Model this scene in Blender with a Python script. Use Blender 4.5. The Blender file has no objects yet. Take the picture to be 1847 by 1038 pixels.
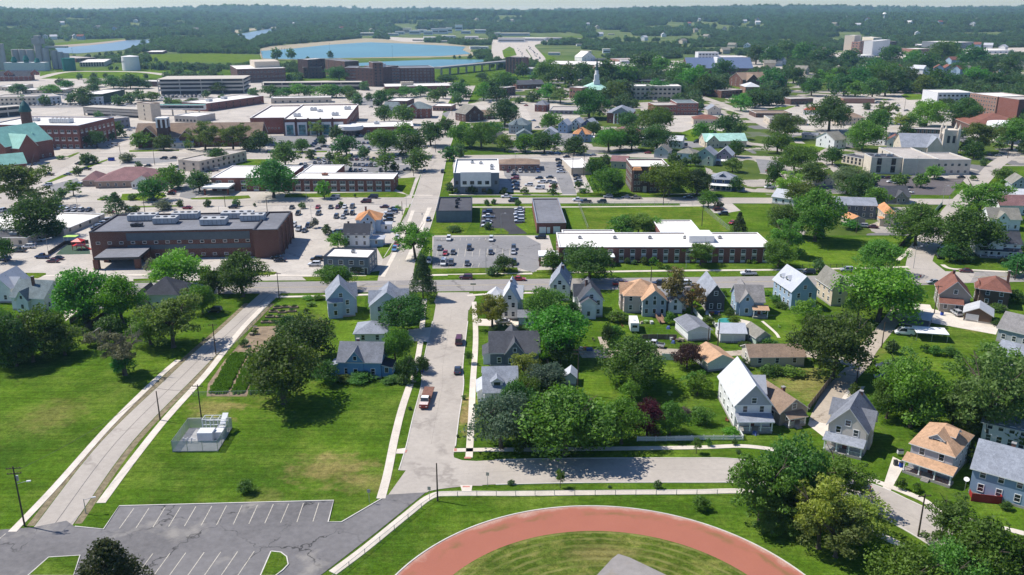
import bpy, bmesh, math, random
import numpy as np
from mathutils import Vector, Matrix
sc = bpy.context.scene
COL = sc.collection
# ---------------------------------------------------------------- camera, sky, sun, exposure
FPX, CX, CY, CAMH, PITCH = 1550.0, 923.5, 519.0, 88.0, math.radians(18.0)
SP, CP = math.sin(PITCH), math.cos(PITCH)
cam = bpy.data.cameras.new('camera'); camo = bpy.data.objects.new('camera', cam); COL.objects.link(camo)
cam.sensor_fit = 'HORIZONTAL'; cam.sensor_width = 36; cam.lens = FPX / 1847 * 36
cam.clip_start = 1; cam.clip_end = 60000
camo.location = (0, 0, CAMH); camo.rotation_euler = (math.pi / 2 - PITCH, 0, 0)
sc.camera = camo
SUN_EL = math.radians(54); SUN_DIR = Vector((-0.955, 0.297, 0)).normalized()      # horizontal direction towards the sun
world = bpy.data.worlds.new('World'); sc.world = world; world.use_nodes = True
nt = world.node_tree; nt.nodes.clear()
o_ = nt.nodes.new('ShaderNodeOutputWorld'); b_ = nt.nodes.new('ShaderNodeBackground'); s_ = nt.nodes.new('ShaderNodeTexSky')
s_.sky_type = 'NISHITA'; s_.sun_disc = False; s_.sun_elevation = SUN_EL
s_.sun_rotation = math.atan2(SUN_DIR.x, SUN_DIR.y)
s_.altitude = 300; s_.air_density = 1.0; s_.dust_density = 0.35; s_.ozone_density = 2.2
b_.inputs['Strength'].default_value = 0.088
tn_ = nt.nodes.new('ShaderNodeMix'); tn_.data_type = 'RGBA'; tn_.blend_type = 'MULTIPLY'; tn_.inputs['Factor'].default_value = 1; tn_.inputs['B'].default_value = (.80, .985, 1.30, 1); nt.links.new(s_.outputs[0], tn_.inputs['A']); nt.links.new(tn_.outputs['Result'], b_.inputs['Color']); nt.links.new(b_.outputs[0], o_.inputs['Surface'])
sun = bpy.data.lights.new('sun', 'SUN'); suno = bpy.data.objects.new('sun', sun); COL.objects.link(suno)
sun.energy = 5.0; sun.angle = math.radians(0.53); sun.color = (1.0, 0.95, 0.87)
tosun = Vector((SUN_DIR.x * math.cos(SUN_EL), SUN_DIR.y * math.cos(SUN_EL), math.sin(SUN_EL)))
suno.rotation_euler = tosun.to_track_quat('Z', 'Y').to_euler(); suno.location = (0, 0, 300)
sc.view_settings.view_transform = 'Standard'; sc.view_settings.look = 'None'
sc.view_settings.exposure = 0.26; sc.view_settings.gamma = 1.0; sc.view_settings.use_curve_mapping = False
sc.cycles.max_bounces = 5; sc.cycles.diffuse_bounces = 3; sc.cycles.glossy_bounces = 2; sc.cycles.transmission_bounces = 3
sc.cycles.volume_bounces = 1; sc.cycles.transparent_max_bounces = 6
sc.cycles.caustics_reflective = False; sc.cycles.caustics_refractive = False
rnd = random.Random(7); nrs = np.random.RandomState(7)

# ---------------------------------------------------------------- from map points to the ground
REG = {0: (0, 0, 1), 1: (0, 0, 3.694), 2: (450, 0, 3.694), 3: (900, 0, 3.694), 4: (1347, 0, 3.694),
       5: (0, 200, 3.9913), 6: (440, 200, 3.9913), 7: (880, 200, 3.9913), 8: (1387, 200, 3.9913),
       9: (0, 440, 3.9925), 10: (380, 440, 3.9925), 11: (760, 440, 3.9925), 12: (1100, 440, 3.9925), 13: (1447, 440, 3.9925),
       14: (0, 680, 2.9), 15: (600, 660, 2.746), 16: (1200, 640, 2.607), 17: (0, 0, 6.107), 18: (300, 0, 6.107),
       19: (860, 0, 6.107), 20: (1480, 30, 6.107)}
def Q(r, p):
    x0, y0, s = REG[r]; return (x0 + p[0] / s, y0 + p[1] / s)
def G(p, z=0.0, r=0):
    px, py = Q(r, p); u = (px - CX) / FPX; v = (py - CY) / FPX
    dz = -SP - v * CP
    t = (z - CAMH) / min(dz, -0.0022)
    return Vector((u * t, (CP - v * SP) * t, z))
def ppm(py): return FPX * (SP + (py - CY) / FPX * CP) / CAMH
def hat(g, py):                              # height of a point over ground point g that lies on sight line row py
    v = (py - CY) / FPX
    return CAMH - g.y * (SP + v * CP) / (CP - v * SP)
def pix(g):
    k = g.z - CAMH; zc = g.y * CP - k * SP
    return (CX + FPX * g.x / zc, CY + FPX * (-g.y * SP - k * CP) / zc)

# ---------------------------------------------------------------- registry, tags
TH = []          # things that still want a label that singles them out
LAND = []        # landmarks to name them by
def tag(o, label=None, cat=None, group=None, kind=None):
    if label: o['label'] = label
    if cat: o['category'] = cat
    if group: o['group'] = group
    if kind: o['kind'] = kind
    return o
def empty(name, loc, rz=0.0):
    o = bpy.data.objects.new(name, None); COL.objects.link(o); o.location = loc; o.rotation_euler = (0, 0, rz)
    o.empty_display_size = 1; return o
def auto(o, look, cat, group, g=None, where=None):
    o['category'] = cat
    if group: o['group'] = group
    g = g if g is not None else o.location
    TH.append([o, look, pix(Vector((g[0], g[1], 0))), where, Vector((g[0], g[1], 0))]); return o
def landmark(short, g, rad=10): LAND.append((short, Vector((g[0], g[1], 0)), rad))

# ---------------------------------------------------------------- mesh builder
class MB:
    def __init__(s): s.v, s.f, s.m = [], [], []
    def poly(s, pts, m=0):
        n = len(s.v); s.v += [tuple(p) for p in pts]; s.f.append(tuple(range(n, n + len(pts)))); s.m.append(m)
    def box(s, x0, y0, z0, x1, y1, z1, m=0, mt=None):
        n = len(s.v)
        s.v += [(x0,y0,z0),(x1,y0,z0),(x1,y1,z0),(x0,y1,z0),(x0,y0,z1),(x1,y0,z1),(x1,y1,z1),(x0,y1,z1)]
        for k, f in enumerate([(0,3,2,1),(4,5,6,7),(0,1,5,4),(1,2,6,5),(2,3,7,6),(3,0,4,7)]):
            s.f.append(tuple(n + i for i in f)); s.m.append(mt if (k == 1 and mt is not None) else m)
    def hexa(s, a, b, m=0, mt=None):          # slab between two quads a (below) and b (above)
        n = len(s.v); s.v += [tuple(p) for p in a] + [tuple(p) for p in b]; k = len(a)
        s.f.append(tuple(n + i for i in range(k - 1, -1, -1))); s.m.append(m)
        s.f.append(tuple(n + k + i for i in range(k))); s.m.append(m if mt is None else mt)
        for i in range(k):
            j = (i + 1) % k; s.f.append((n + i, n + j, n + k + j, n + k + i)); s.m.append(m)
    def tube(s, p0, p1, r0, r1, n=6, m=0, cap=True):
        p0, p1 = Vector(p0), Vector(p1); d = (p1 - p0)
        if d.length < 1e-6: return
        d.normalize(); a = d.orthogonal().normalized(); b = d.cross(a); k = len(s.v)
        for p, r in ((p0, r0), (p1, r1)):
            for i in range(n):
                t = 2 * math.pi * i / n; s.v.append(tuple(p + (a * math.cos(t) + b * math.sin(t)) * r))
        for i in range(n):
            j = (i + 1) % n; s.f.append((k + i, k + j, k + n + j, k + n + i)); s.m.append(m)
        if cap:
            s.f.append(tuple(k + n + i for i in range(n))); s.m.append(m)
            s.f.append(tuple(k + n - 1 - i for i in range(n))); s.m.append(m)
    def mesh(s, name, mats, smooth=False):
        me = bpy.data.meshes.new(name); me.from_pydata(s.v, [], s.f)
        for x in (mats if isinstance(mats, (list, tuple)) else [mats]): me.materials.append(x)
        if any(s.m): me.polygons.foreach_set('material_index', s.m)
        if smooth: me.polygons.foreach_set('use_smooth', [True] * len(s.f))
        me.update(); return me
    def build(s, name, mats, parent=None, loc=None, rz=0.0, smooth=False):
        return put(s.mesh(name, mats, smooth), name, parent, loc, rz)
def put(me, name, parent=None, loc=None, rz=0.0):
    o = bpy.data.objects.new(name, me); COL.objects.link(o)
    if parent is not None: o.parent = parent
    if loc is not None: o.location = loc
    if rz: o.rotation_euler = (0, 0, rz)
    return o

# ---------------------------------------------------------------- materials
MATS = {}
def nodes(name):
    m = bpy.data.materials.new(name); m.use_nodes = True; t = m.node_tree; t.nodes.clear()
    out = t.nodes.new('ShaderNodeOutputMaterial'); p = t.nodes.new('ShaderNodeBsdfPrincipled')
    t.links.new(p.outputs[0], out.inputs['Surface']); return m, t, p, out
def noise(t, vec, scale, detail=4, rough=0.6, dist=0.0):
    n = t.nodes.new('ShaderNodeTexNoise'); n.inputs['Scale'].default_value = scale; n.inputs['Detail'].default_value = detail
    n.inputs['Roughness'].default_value = rough; n.inputs['Distortion'].default_value = dist
    t.links.new(vec, n.inputs['Vector']); return n.outputs['Fac']
def maprange(t, x, a, b, c, d):
    n = t.nodes.new('ShaderNodeMapRange'); t.links.new(x, n.inputs['Value'])
    for k, v in zip(('From Min', 'From Max', 'To Min', 'To Max'), (a, b, c, d)): n.inputs[k].default_value = v
    return n.outputs['Result']
def mix(t, fac, a, b, mode='MIX'):
    n = t.nodes.new('ShaderNodeMix'); n.data_type = 'RGBA'; n.blend_type = mode
    def s(sock, v):
        if isinstance(v, (tuple, list)): sock.default_value = (*v[:3], 1)
        elif isinstance(v, float): sock.default_value = v
        else: t.links.new(v, sock)
    s(n.inputs['Factor'], fac); s(n.inputs['A'], a); s(n.inputs['B'], b); return n.outputs['Result']
def coord(t, kind):
    if kind == 'world': return t.nodes.new('ShaderNodeNewGeometry').outputs['Position']
    return t.nodes.new('ShaderNodeTexCoord').outputs['Object']
def math_(t, op, a, b=0.0):
    n = t.nodes.new('ShaderNodeMath'); n.operation = op
    for i, v in enumerate((a, b)):
        if isinstance(v, (int, float)): n.inputs[i].default_value = v
        else: t.links.new(v, n.inputs[i])
    return n.outputs[0]
def mat(name, col, rough=0.85, var=0.18, scale=0.6, spec=0.25, kind='world', fine=6.0, metal=0.0, bump=0.0):
    if name in MATS: return MATS[name]
    m, t, p, _ = nodes(name); c = coord(t, kind)
    n1 = noise(t, c, scale); n2 = noise(t, c, scale * fine, 3)
    f = math_(t, 'ADD', maprange(t, n1, .3, .7, 1 - var, 1 + var), maprange(t, n2, .3, .7, -var * .6, var * .6))
    cc = t.nodes.new('ShaderNodeCombineColor')
    for i in range(3): t.links.new(math_(t, 'MULTIPLY', f, col[i]), cc.inputs[i])
    t.links.new(cc.outputs[0], p.inputs['Base Color'])
    p.inputs['Roughness'].default_value = rough; p.inputs['Specular IOR Level'].default_value = spec; p.inputs['Metallic'].default_value = metal
    if bump:
        b = t.nodes.new('ShaderNodeBump'); b.inputs['Strength'].default_value = bump; b.inputs['Distance'].default_value = 0.2
        t.links.new(n2, b.inputs['Height']); t.links.new(b.outputs[0], p.inputs['Normal'])
    MATS[name] = m; return m
def rgb(h): # sRGB hex to linear
    return tuple(((int(h[i:i+2], 16) / 255 + .055) / 1.055) ** 2.4 if int(h[i:i+2], 16) > 10 else int(h[i:i+2], 16) / 255 / 12.92 for i in (0, 2, 4))
def shingle(name, col, var=.28):
    """roof shingles: courses and blotches"""
    if name in MATS: return MATS[name]
    m, t, p, _ = nodes(name); c = coord(t, 'object')
    v = t.nodes.new('ShaderNodeTexVoronoi'); v.inputs['Scale'].default_value = 2.6; t.links.new(c, v.inputs['Vector'])
    n1 = noise(t, c, .35, 5); n2 = noise(t, c, 5.0, 2)
    f = math_(t, 'ADD', maprange(t, n1, .3, .7, 1 - var * .6, 1 + var * .6), maprange(t, n2, .3, .7, -var * .5, var * .5))
    sep = t.nodes.new('ShaderNodeSeparateColor'); t.links.new(v.outputs['Color'], sep.inputs[0])
    f = math_(t, 'ADD', f, maprange(t, sep.outputs[0], 0, 1, -var * .4, var * .4))
    cc = t.nodes.new('ShaderNodeCombineColor')
    for i in range(3): t.links.new(math_(t, 'MULTIPLY', f, col[i]), cc.inputs[i])
    t.links.new(cc.outputs[0], p.inputs['Base Color']); p.inputs['Roughness'].default_value = .92; p.inputs['Specular IOR Level'].default_value = .15
    MATS[name] = m; return m
def siding(name, col):
    """clapboard: thin darker course lines every 15 cm of height"""
    if name in MATS: return MATS[name]
    m, t, p, _ = nodes(name); c = coord(t, 'object')
    sx = t.nodes.new('ShaderNodeSeparateXYZ'); t.links.new(c, sx.inputs[0])
    fr = math_(t, 'FRACT', math_(t, 'MULTIPLY', sx.outputs[2], 5.0))
    line = maprange(t, math_(t, 'LESS_THAN', fr, .14), 0, 1, 1, .72)
    n1 = noise(t, c, .5, 4); f = math_(t, 'MULTIPLY', line, maprange(t, n1, .3, .7, .9, 1.08))
    cc = t.nodes.new('ShaderNodeCombineColor')
    for i in range(3): t.links.new(math_(t, 'MULTIPLY', f, col[i]), cc.inputs[i])
    t.links.new(cc.outputs[0], p.inputs['Base Color']); p.inputs['Roughness'].default_value = .7; p.inputs['Specular IOR Level'].default_value = .3
    MATS[name] = m; return m
def brick(name, col, mortar=(.32, .28, .25)):
    if name in MATS: return MATS[name]
    m, t, p, _ = nodes(name); c = coord(t, 'object')
    sx = t.nodes.new('ShaderNodeSeparateXYZ'); t.links.new(c, sx.inputs[0])
    cb = t.nodes.new('ShaderNodeCombineXYZ'); t.links.new(math_(t, 'ADD', sx.outputs[0], sx.outputs[1]), cb.inputs[0]); t.links.new(sx.outputs[2], cb.inputs[1])
    b = t.nodes.new('ShaderNodeTexBrick'); b.inputs['Scale'].default_value = 2.2; b.inputs['Mortar Size'].default_value = .014
    b.inputs['Color1'].default_value = (*col, 1); b.inputs['Color2'].default_value = (*[k * .72 for k in col], 1); b.inputs['Mortar'].default_value = (*mortar, 1)
    t.links.new(cb.outputs[0], b.inputs['Vector'])
    n1 = noise(t, c, .25, 5)
    t.links.new(mix(t, maprange(t, n1, .35, .7, 0, .3), b.outputs['Color'], tuple(k * .6 for k in col)), p.inputs['Base Color'])
    p.inputs['Roughness'].default_value = .9; p.inputs['Specular IOR Level'].default_value = .15
    MATS[name] = m; return m
def tinted(name, rough=.35, spec=.5, var=.06, coat=0.0):
    """colour carried by each object (Object Info colour)"""
    if name in MATS: return MATS[name]
    m, t, p, _ = nodes(name); oi = t.nodes.new('ShaderNodeObjectInfo'); n = noise(t, coord(t, 'object'), 1.5)
    v = t.nodes.new('ShaderNodeHueSaturation'); t.links.new(oi.outputs['Color'], v.inputs['Color']); t.links.new(maprange(t, n, .3, .7, 1 - var, 1 + var), v.inputs['Value'])
    t.links.new(v.outputs[0], p.inputs['Base Color']); p.inputs['Roughness'].default_value = rough; p.inputs['Specular IOR Level'].default_value = spec
    p.inputs['Coat Weight'].default_value = coat; p.inputs['Coat Roughness'].default_value = .08
    MATS[name] = m; return m
def glassmat(name, col=(.012, .016, .022), rough=.08):
    if name in MATS: return MATS[name]
    m, t, p, _ = nodes(name); n = noise(t, coord(t, 'world'), .35, 2)
    t.links.new(mix(t, maprange(t, n, .4, .62, 0, 1), col, tuple(k * 3.2 + .01 for k in col)), p.inputs['Base Color'])
    p.inputs['Roughness'].default_value = rough; p.inputs['Specular IOR Level'].default_value = .6
    MATS[name] = m; return m
def membrane(name, col, var):
    m, t, p, _ = nodes(name); c = coord(t, 'object'); n1 = noise(t, c, .07, 6, .65); n2 = noise(t, c, .45, 5, .6); n3 = noise(t, c, 3.0, 2)
    b = t.nodes.new('ShaderNodeTexBrick'); b.inputs['Scale'].default_value = .16; b.inputs['Mortar Size'].default_value = .012; b.inputs['Color1'].default_value = (1, 1, 1, 1); b.inputs['Color2'].default_value = (.94, .94, .95, 1); b.inputs['Mortar'].default_value = (.78, .77, .76, 1); t.links.new(c, b.inputs['Vector'])
    f = math_(t, 'ADD', maprange(t, n1, .3, .7, 1 - var, 1 + var * .5), maprange(t, n2, .3, .7, -var * .6, var * .5)); f = math_(t, 'ADD', f, maprange(t, n3, .3, .7, -.04, .04))
    sc2 = t.nodes.new('ShaderNodeVectorMath'); sc2.operation = 'SCALE'; t.links.new(b.outputs['Color'], sc2.inputs[0]); t.links.new(f, sc2.inputs['Scale'])
    cl = mix(t, 1.0, sc2.outputs[0], col, 'MULTIPLY'); cl = mix(t, maprange(t, noise(t, c, .16, 5, .7), .60, .74, 0, .35), cl, tuple(k * .55 for k in col))
    t.links.new(cl, p.inputs['Base Color']); p.inputs['Roughness'].default_value = .85; p.inputs['Specular IOR Level'].default_value = .12; MATS[name] = m; return m
WHITE = mat('white_paint', (.78, .78, .76), .6, .05, kind='object'); GLASS = glassmat('window_glass')
TRIM = mat('pale_trim', (.62, .61, .58), .6, .06, kind='object')
CONC = mat('concrete', (.50, .455, .40), .9, .14, .12, fine=22); KERBM = mat('kerb_concrete', (.56, .53, .48), .9, .12, .5)
WALKM = mat('sidewalk_concrete', (.60, .54, .46), .9, .12, .3, fine=9)
METAL = mat('galvanised_metal', (.42, .43, .44), .45, .1, kind='object', metal=.6); DARKMETAL = mat('dark_metal', (.05, .05, .055), .5, .1, kind='object')
WOOD = mat('weathered_wood', (.20, .15, .11), .9, .25, 1.2, kind='object'); POLEW = mat('pole_wood', (.085, .065, .05), .9, .25, 1.2, kind='object')
MEMB = membrane('white_roof_membrane', (.80, .77, .72), .16); GREYM = membrane('grey_roof_membrane', (.20, .205, .225), .2)
GRAVROOF = membrane('gravel_roof', (.46, .42, .38), .2); DARKROOF = mat('dark_roof_felt', (.075, .075, .085), .85, .2, .12, fine=8)
# ================================================================ SETTING: ground, roads, water
def struct(o): o['kind'] = 'structure'; return o
_vn = np.random.RandomState(3).rand(64, 64)
def vnoise(x, y):
    x, y = np.asarray(x, float), np.asarray(y, float); xi, yi = np.floor(x).astype(int), np.floor(y).astype(int); fx, fy = x - xi, y - yi
    fx, fy = fx * fx * (3 - 2 * fx), fy * fy * (3 - 2 * fy); a = lambda i, j: _vn[(xi + i) % 64, (yi + j) % 64]
    return (a(0,0)*(1-fx)+a(1,0)*fx)*(1-fy)+(a(0,1)*(1-fx)+a(1,1)*fx)*fy
def sm(e0, e1, x): t = np.clip((x - e0) / (e1 - e0), 0, 1); return t * t * (3 - 2 * t)
def terrain(x, y):
    x, y = np.asarray(x, float), np.asarray(y, float); r = np.hypot(x, y); az = np.degrees(np.arctan2(x, np.maximum(y, 1e-3)))
    r0 = 2700 + 1700 * np.exp(-((az + 14.5) / 4.5) ** 2)                       # the river valley stays low for longer
    ridge = 4 + 66 * vnoise(x / 1300 + 9, y / 1700 + 4) + 12 * vnoise(x / 420, y / 420)
    h = sm(r0, r0 + 2600, r) * ridge * (0.92 + .1 * sm(-5, 25, -az))
    h = h + sm(7500, 12000, r) * (6 + 14 * vnoise(x / 2600 + 5, y / 2600 + 2)) - np.maximum(0, r - 9000) * .0016
    return np.where(r < r0, 0, np.maximum(h, -12))
def grass_mat(name, c1, c2, dry, patches=(), far=False, dryamt=0.5, stripes=None, rings=None):
    m, t, p, _ = nodes(name); c = coord(t, 'world')
    big = noise(t, c, .035, 5); med = noise(t, c, .3, 4); fine = noise(t, c, 3.2, 4, .7)
    col = mix(t, maprange(t, big, .38, .62, 0, 1), c1, c2)
    col = mix(t, maprange(t, med, .50, .74, 0, dryamt), col, dry)
    k = math_(t, 'MULTIPLY', maprange(t, fine, .25, .75, .55, 1.45), maprange(t, noise(t, c, .95, 5, .7),   .3, .7, .64, 1.38)); k = math_(t, 'MULTIPLY', k, maprange(t, noise(t, c, .11, 4), .35, .65, .84, 1.14))
    if stripes:
        w = t.nodes.new('ShaderNodeTexWave'); w.inputs['Scale'].default_value = stripes; w.inputs['Distortion'].default_value = 2.5; w.inputs['Detail'].default_value = 2
        w.bands_direction = 'DIAGONAL'; t.links.new(c, w.inputs['Vector']); k = math_(t, 'MULTIPLY', k, maprange(t, w.outputs['Fac'], 0, 1, .93, 1.07))
    mpn = t.nodes.new('ShaderNodeMapping'); mpn.inputs['Rotation'].default_value = (0, 0, .9); mpn.inputs['Scale'].default_value = (.05, 1.1, 1); t.links.new(c, mpn.inputs['Vector'])
    stk = noise(t, mpn.outputs[0], 1.0, 3, .6); k = math_(t, 'MULTIPLY', k, maprange(t, stk, .3, .7, .80, 1.22)); col = mix(t, math_(t, 'MULTIPLY', maprange(t, noise(t, c, .055, 6, .7), .48, .70, 0, .55), maprange(t, fine, .3, .6, .4, 1)), col, tuple(a * .6 + b * .4 for a, b in zip(dry, (.12, .15, .03))))
    for (px, py, rx, ry, amt) in patches:
        g = G((px, py)); vs = t.nodes.new('ShaderNodeVectorMath'); vs.operation = 'SUBTRACT'; t.links.new(c, vs.inputs[0]); vs.inputs[1].default_value = g
        vm = t.nodes.new('ShaderNodeVectorMath'); vm.operation = 'MULTIPLY'; t.links.new(vs.outputs[0], vm.inputs[0]); vm.inputs[1].default_value = (1 / rx, 1 / ry, 0)
        ln = t.nodes.new('ShaderNodeVectorMath'); ln.operation = 'LENGTH'; t.links.new(vm.outputs[0], ln.inputs[0])
        d = math_(t, 'ADD', ln.outputs['Value'], maprange(t, med, .2, .8, -.9, .9)); d = math_(t, 'ADD', d, maprange(t, fine, .2, .8, -.25, .25))
        col = mix(t, maprange(t, d, .35, 1.2, amt, 0), col, (.30, .215, .095))
    mm = t.nodes.new('ShaderNodeVectorMath'); mm.operation = 'SCALE'; t.links.new(col, mm.inputs[0]); t.links.new(k, mm.inputs['Scale']); col = mm.outputs[0]
    if rings:
        vs = t.nodes.new('ShaderNodeVectorMath'); vs.operation = 'SUBTRACT'; t.links.new(c, vs.inputs[0]); vs.inputs[1].default_value = (rings[0], rings[1], 0); ln = t.nodes.new('ShaderNodeVectorMath'); ln.operation = 'LENGTH'; t.links.new(vs.outputs[0], ln.inputs[0])
        ph = math_(t, 'ADD', math_(t, 'MULTIPLY', ln.outputs['Value'], 3.3), maprange(t, med, .2, .8, -1.5, 1.5)); col = mix(t, math_(t, 'MULTIPLY', maprange(t, math_(t, 'SINE', ph), .2, .9, 0, .55), maprange(t, noise(t, c, .14, 4), .4, .6, .1, 1)), col, (.25, .235, .085))
    if far:
        ln = t.nodes.new('ShaderNodeVectorMath'); ln.operation = 'LENGTH'; t.links.new(c, ln.inputs[0])
        wood = mix(t, maprange(t, noise(t, c, .012, 6), .35, .65, 0, 1), (.06, .10, .03), (.15, .18, .075))
        col = mix(t, maprange(t, ln.outputs['Value'], 1300, 1900, 0, 1), col, wood)
    t.links.new(col, p.inputs['Base Color']); p.inputs['Roughness'].default_value = .95; p.inputs['Specular IOR Level'].default_value = 0.0
    b = t.nodes.new('ShaderNodeBump'); b.inputs['Strength'].default_value = .5; b.inputs['Distance'].default_value = .12
    t.links.new(fine, b.inputs['Height']); t.links.new(b.outputs[0], p.inputs['Normal']); return m
GRASS = grass_mat('grass', (.048, .100, .010), (.076, .142, .012), (.15, .165, .035), [(596, 846, 8.5, 6.0, .58), (385, 737, 6.5, 5.5, .5), (660, 870, 5, 4, .35), (95, 748, 7, 9, .3), (520, 640, 9, 30, .35), (1455, 690, 9, 14, .45), (470, 905, 5, 4, .25), (845, 745, 2.5, 9, .8), (1690, 655, 2.5, 5, .7), (1560, 622, 4, 10, .4), (1760, 590, 5, 5, .5), (440, 930, 3, 2, .5)], far=True, dryamt=.32, stripes=None)
GRASS2 = grass_mat('mown_grass', (.070, .125, .012), (.095, .16, .014), (.18, .17, .04), [], dryamt=.7)
GRASSB = grass_mat('bright_grass', (.070, .135, .012), (.105, .175, .016), (.17, .18, .04), [], dryamt=.3)
INFIELD = grass_mat('infield_grass', (.052, .090, .012), (.080, .115, .016), (.27, .235, .075), [(1085, 1000, 6, 3, .4)], dryamt=.6, stripes=None, rings=(14.4, 101.9))
DIRT = mat('bare_dirt', (.24, .18, .12), .95, .3, .5, fine=9)
# road surfaces
def road_mat(name, col, var=.10, crack=0.0, tar=(.05, .05, .05), blotch=None):
    m, t, p, _ = nodes(name); c = coord(t, 'world')
    n1 = noise(t, c, .06, 5); n2 = noise(t, c, .9, 4); n3 = noise(t, c, 9, 2)
    f = math_(t, 'ADD', maprange(t, n1, .3, .7, 1 - var, 1 + var), maprange(t, n2, .3, .7, -var * .7, var * .7)); f = math_(t, 'ADD', f, maprange(t, n3, .3, .7, -var * .4, var * .4))
    cc = t.nodes.new('ShaderNodeCombineColor')
    for i in range(3): t.links.new(math_(t, 'MULTIPLY', f, col[i]), cc.inputs[i])
    colr = cc.outputs[0]
    if blotch: colr = mix(t, maprange(t, noise(t, c, .11, 5), .58, .70, 0, .75), colr, blotch)
    if crack:
        wv = t.nodes.new('ShaderNodeVectorMath'); wv.operation = 'ADD'; nn = t.nodes.new('ShaderNodeTexNoise'); nn.inputs['Scale'].default_value = .5; t.links.new(c, nn.inputs['Vector'])
        sc_ = t.nodes.new('ShaderNodeVectorMath'); sc_.operation = 'SCALE'; sc_.inputs['Scale'].default_value = 4.0; t.links.new(nn.outputs['Color'], sc_.inputs[0])
        t.links.new(c, wv.inputs[0]); t.links.new(sc_.outputs[0], wv.inputs[1])
        v = t.nodes.new('ShaderNodeTexVoronoi'); v.feature = 'DISTANCE_TO_EDGE'; v.inputs['Scale'].default_value = crack; t.links.new(wv.outputs[0], v.inputs['Vector'])
        hide = maprange(t, noise(t, c, .09, 3), .42, .58, 0, 1)
        colr = mix(t, math_(t, 'MULTIPLY', maprange(t, v.outputs['Distance'], .0, .018, .9, 0), hide), colr, tar)
    t.links.new(colr, p.inputs['Base Color']); p.inputs['Roughness'].default_value = .92; p.inputs['Specular IOR Level'].default_value = .15; return m
ROAD = road_mat('concrete_road', (.40, .36, .315), .10, .022, (.28, .25, .22), (.345, .31, .275))
PAVE = road_mat('town_pavement', (.45, .41, .36), .15, .03, (.26, .23, .21), (.31, .29, .265))
ASPH = road_mat('dark_asphalt', (.165, .158, .158), .18, .075, (.025, .025, .025), (.30, .28, .25))
ASPH2 = road_mat('grey_asphalt', (.23, .225, .225), .14, .05, (.07, .07, .07))
NEWASPH = road_mat('new_asphalt', (.055, .055, .06), .2, .1, (.02, .02, .02))
MAINR = road_mat('worn_asphalt_road', (.285, .265, .25), .10, .03, (.14, .13, .12))
ALLEY = road_mat('alley_gravel', (.40, .34, .27), .16, .06, (.2, .16, .12))
PAINT = mat('road_paint', (.50, .46, .38), .8, .3, 1.6); REDPAV = mat('tactile_paving', (.50, .22, .18), .8, .15, 2); PINKBRICK = mat('red_pavers', (.40, .20, .16), .9, .15, 1)
# ---- base sheet to the horizon
def make_ground():
    az = np.concatenate([np.linspace(-50, 50, 420), np.linspace(56, 304, 42)]); rr = np.concatenate([[25, 60, 120, 250, 500, 900, 1400, 2000], np.geomspace(2500, 32000, 90)])
    a = np.radians(az); X = np.outer(rr, np.sin(a)); Y = np.outer(rr, np.cos(a)); Z = terrain(X, Y)
    na, nr = len(az), len(rr); v = [(0, 0, 0)] + list(zip(X.ravel().tolist(), Y.ravel().tolist(), Z.ravel().tolist())); f = []
    for j in range(na):
        k = (j + 1) % na; f.append((0, 1 + k, 1 + j))
        for i in range(nr - 1): f.append((1 + i * na + j, 1 + i * na + k, 1 + (i + 1) * na + k, 1 + (i + 1) * na + j))
    me = bpy.data.meshes.new('ground'); me.from_pydata(v, [], f); me.materials.append(GRASS); me.update()
    for pl in me.polygons: pl.use_smooth = True
    if me.polygons[0].normal.z < 0: me.flip_normals()
    return struct(put(me, 'ground'))
make_ground()
EXCL = []; WPOLY = []
ZS = []
def own_level(w, z):
    x0, x1, y0, y1 = min(p[0] for p in w), max(p[0] for p in w), min(p[1] for p in w), max(p[1] for p in w); k = 0
    while k < 40 and any(abs(z - q[4]) < .0012 and x0 < q[1] and x1 > q[0] and y0 < q[3] and y1 > q[2] for q in ZS): z += .0014; k += 1
    ZS.append((x0, x1, y0, y1, z)); return z
def sheet(name, pts, z, m, r=0, thick=0.0, kind='structure', world_pts=False):
    w = [Vector((p[0], p[1], z)) if world_pts else G(p, 0, r) for p in pts]
    z = own_level(w, z); w = [Vector((p.x, p.y, z)) for p in w]
    if sum(w[i].x * w[(i+1) % len(w)].y - w[(i+1) % len(w)].x * w[i].y for i in range(len(w))) < 0: w.reverse()
    EXCL.append([(p.x, p.y) for p in w]); (WPOLY.append(EXCL[-1]) if name in ('lake', 'river', 'shore', 'meadow') else None); mb = MB()
    if thick: mb.hexa([p - Vector((0, 0, thick)) for p in w], w)
    else: mb.poly(w)
    o = mb.build(name, m); o['kind'] = kind
    bm = bmesh.new(); bm.from_mesh(o.data); bmesh.ops.triangulate(bm, faces=[f for f in bm.faces if len(f.verts) > 4]); bm.to_mesh(o.data); bm.free(); return o
def smooth_line(w, n=6):
    if len(w) < 3: return w
    out = []
    for i in range(len(w) - 1):
        p0, p1, p2, p3 = w[max(i-1, 0)], w[i], w[i+1], w[min(i+2, len(w)-1)]
        for k in range(n):
            t = k / n; out.append(0.5 * ((2*p1) + (p2-p0)*t + (2*p0-5*p1+4*p2-p3)*t*t + (3*p1-p0-3*p2+p3)*t**3))
    return out + [w[-1]]
def offs(w, d):
    out = []
    for i, p in enumerate(w):
        a, b = w[max(i-1, 0)], w[min(i+1, len(w)-1)]; t = (b - a); t.z = 0; t.normalize(); out.append(p + Vector((-t.y, t.x, 0)) * d)
    return out
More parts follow.
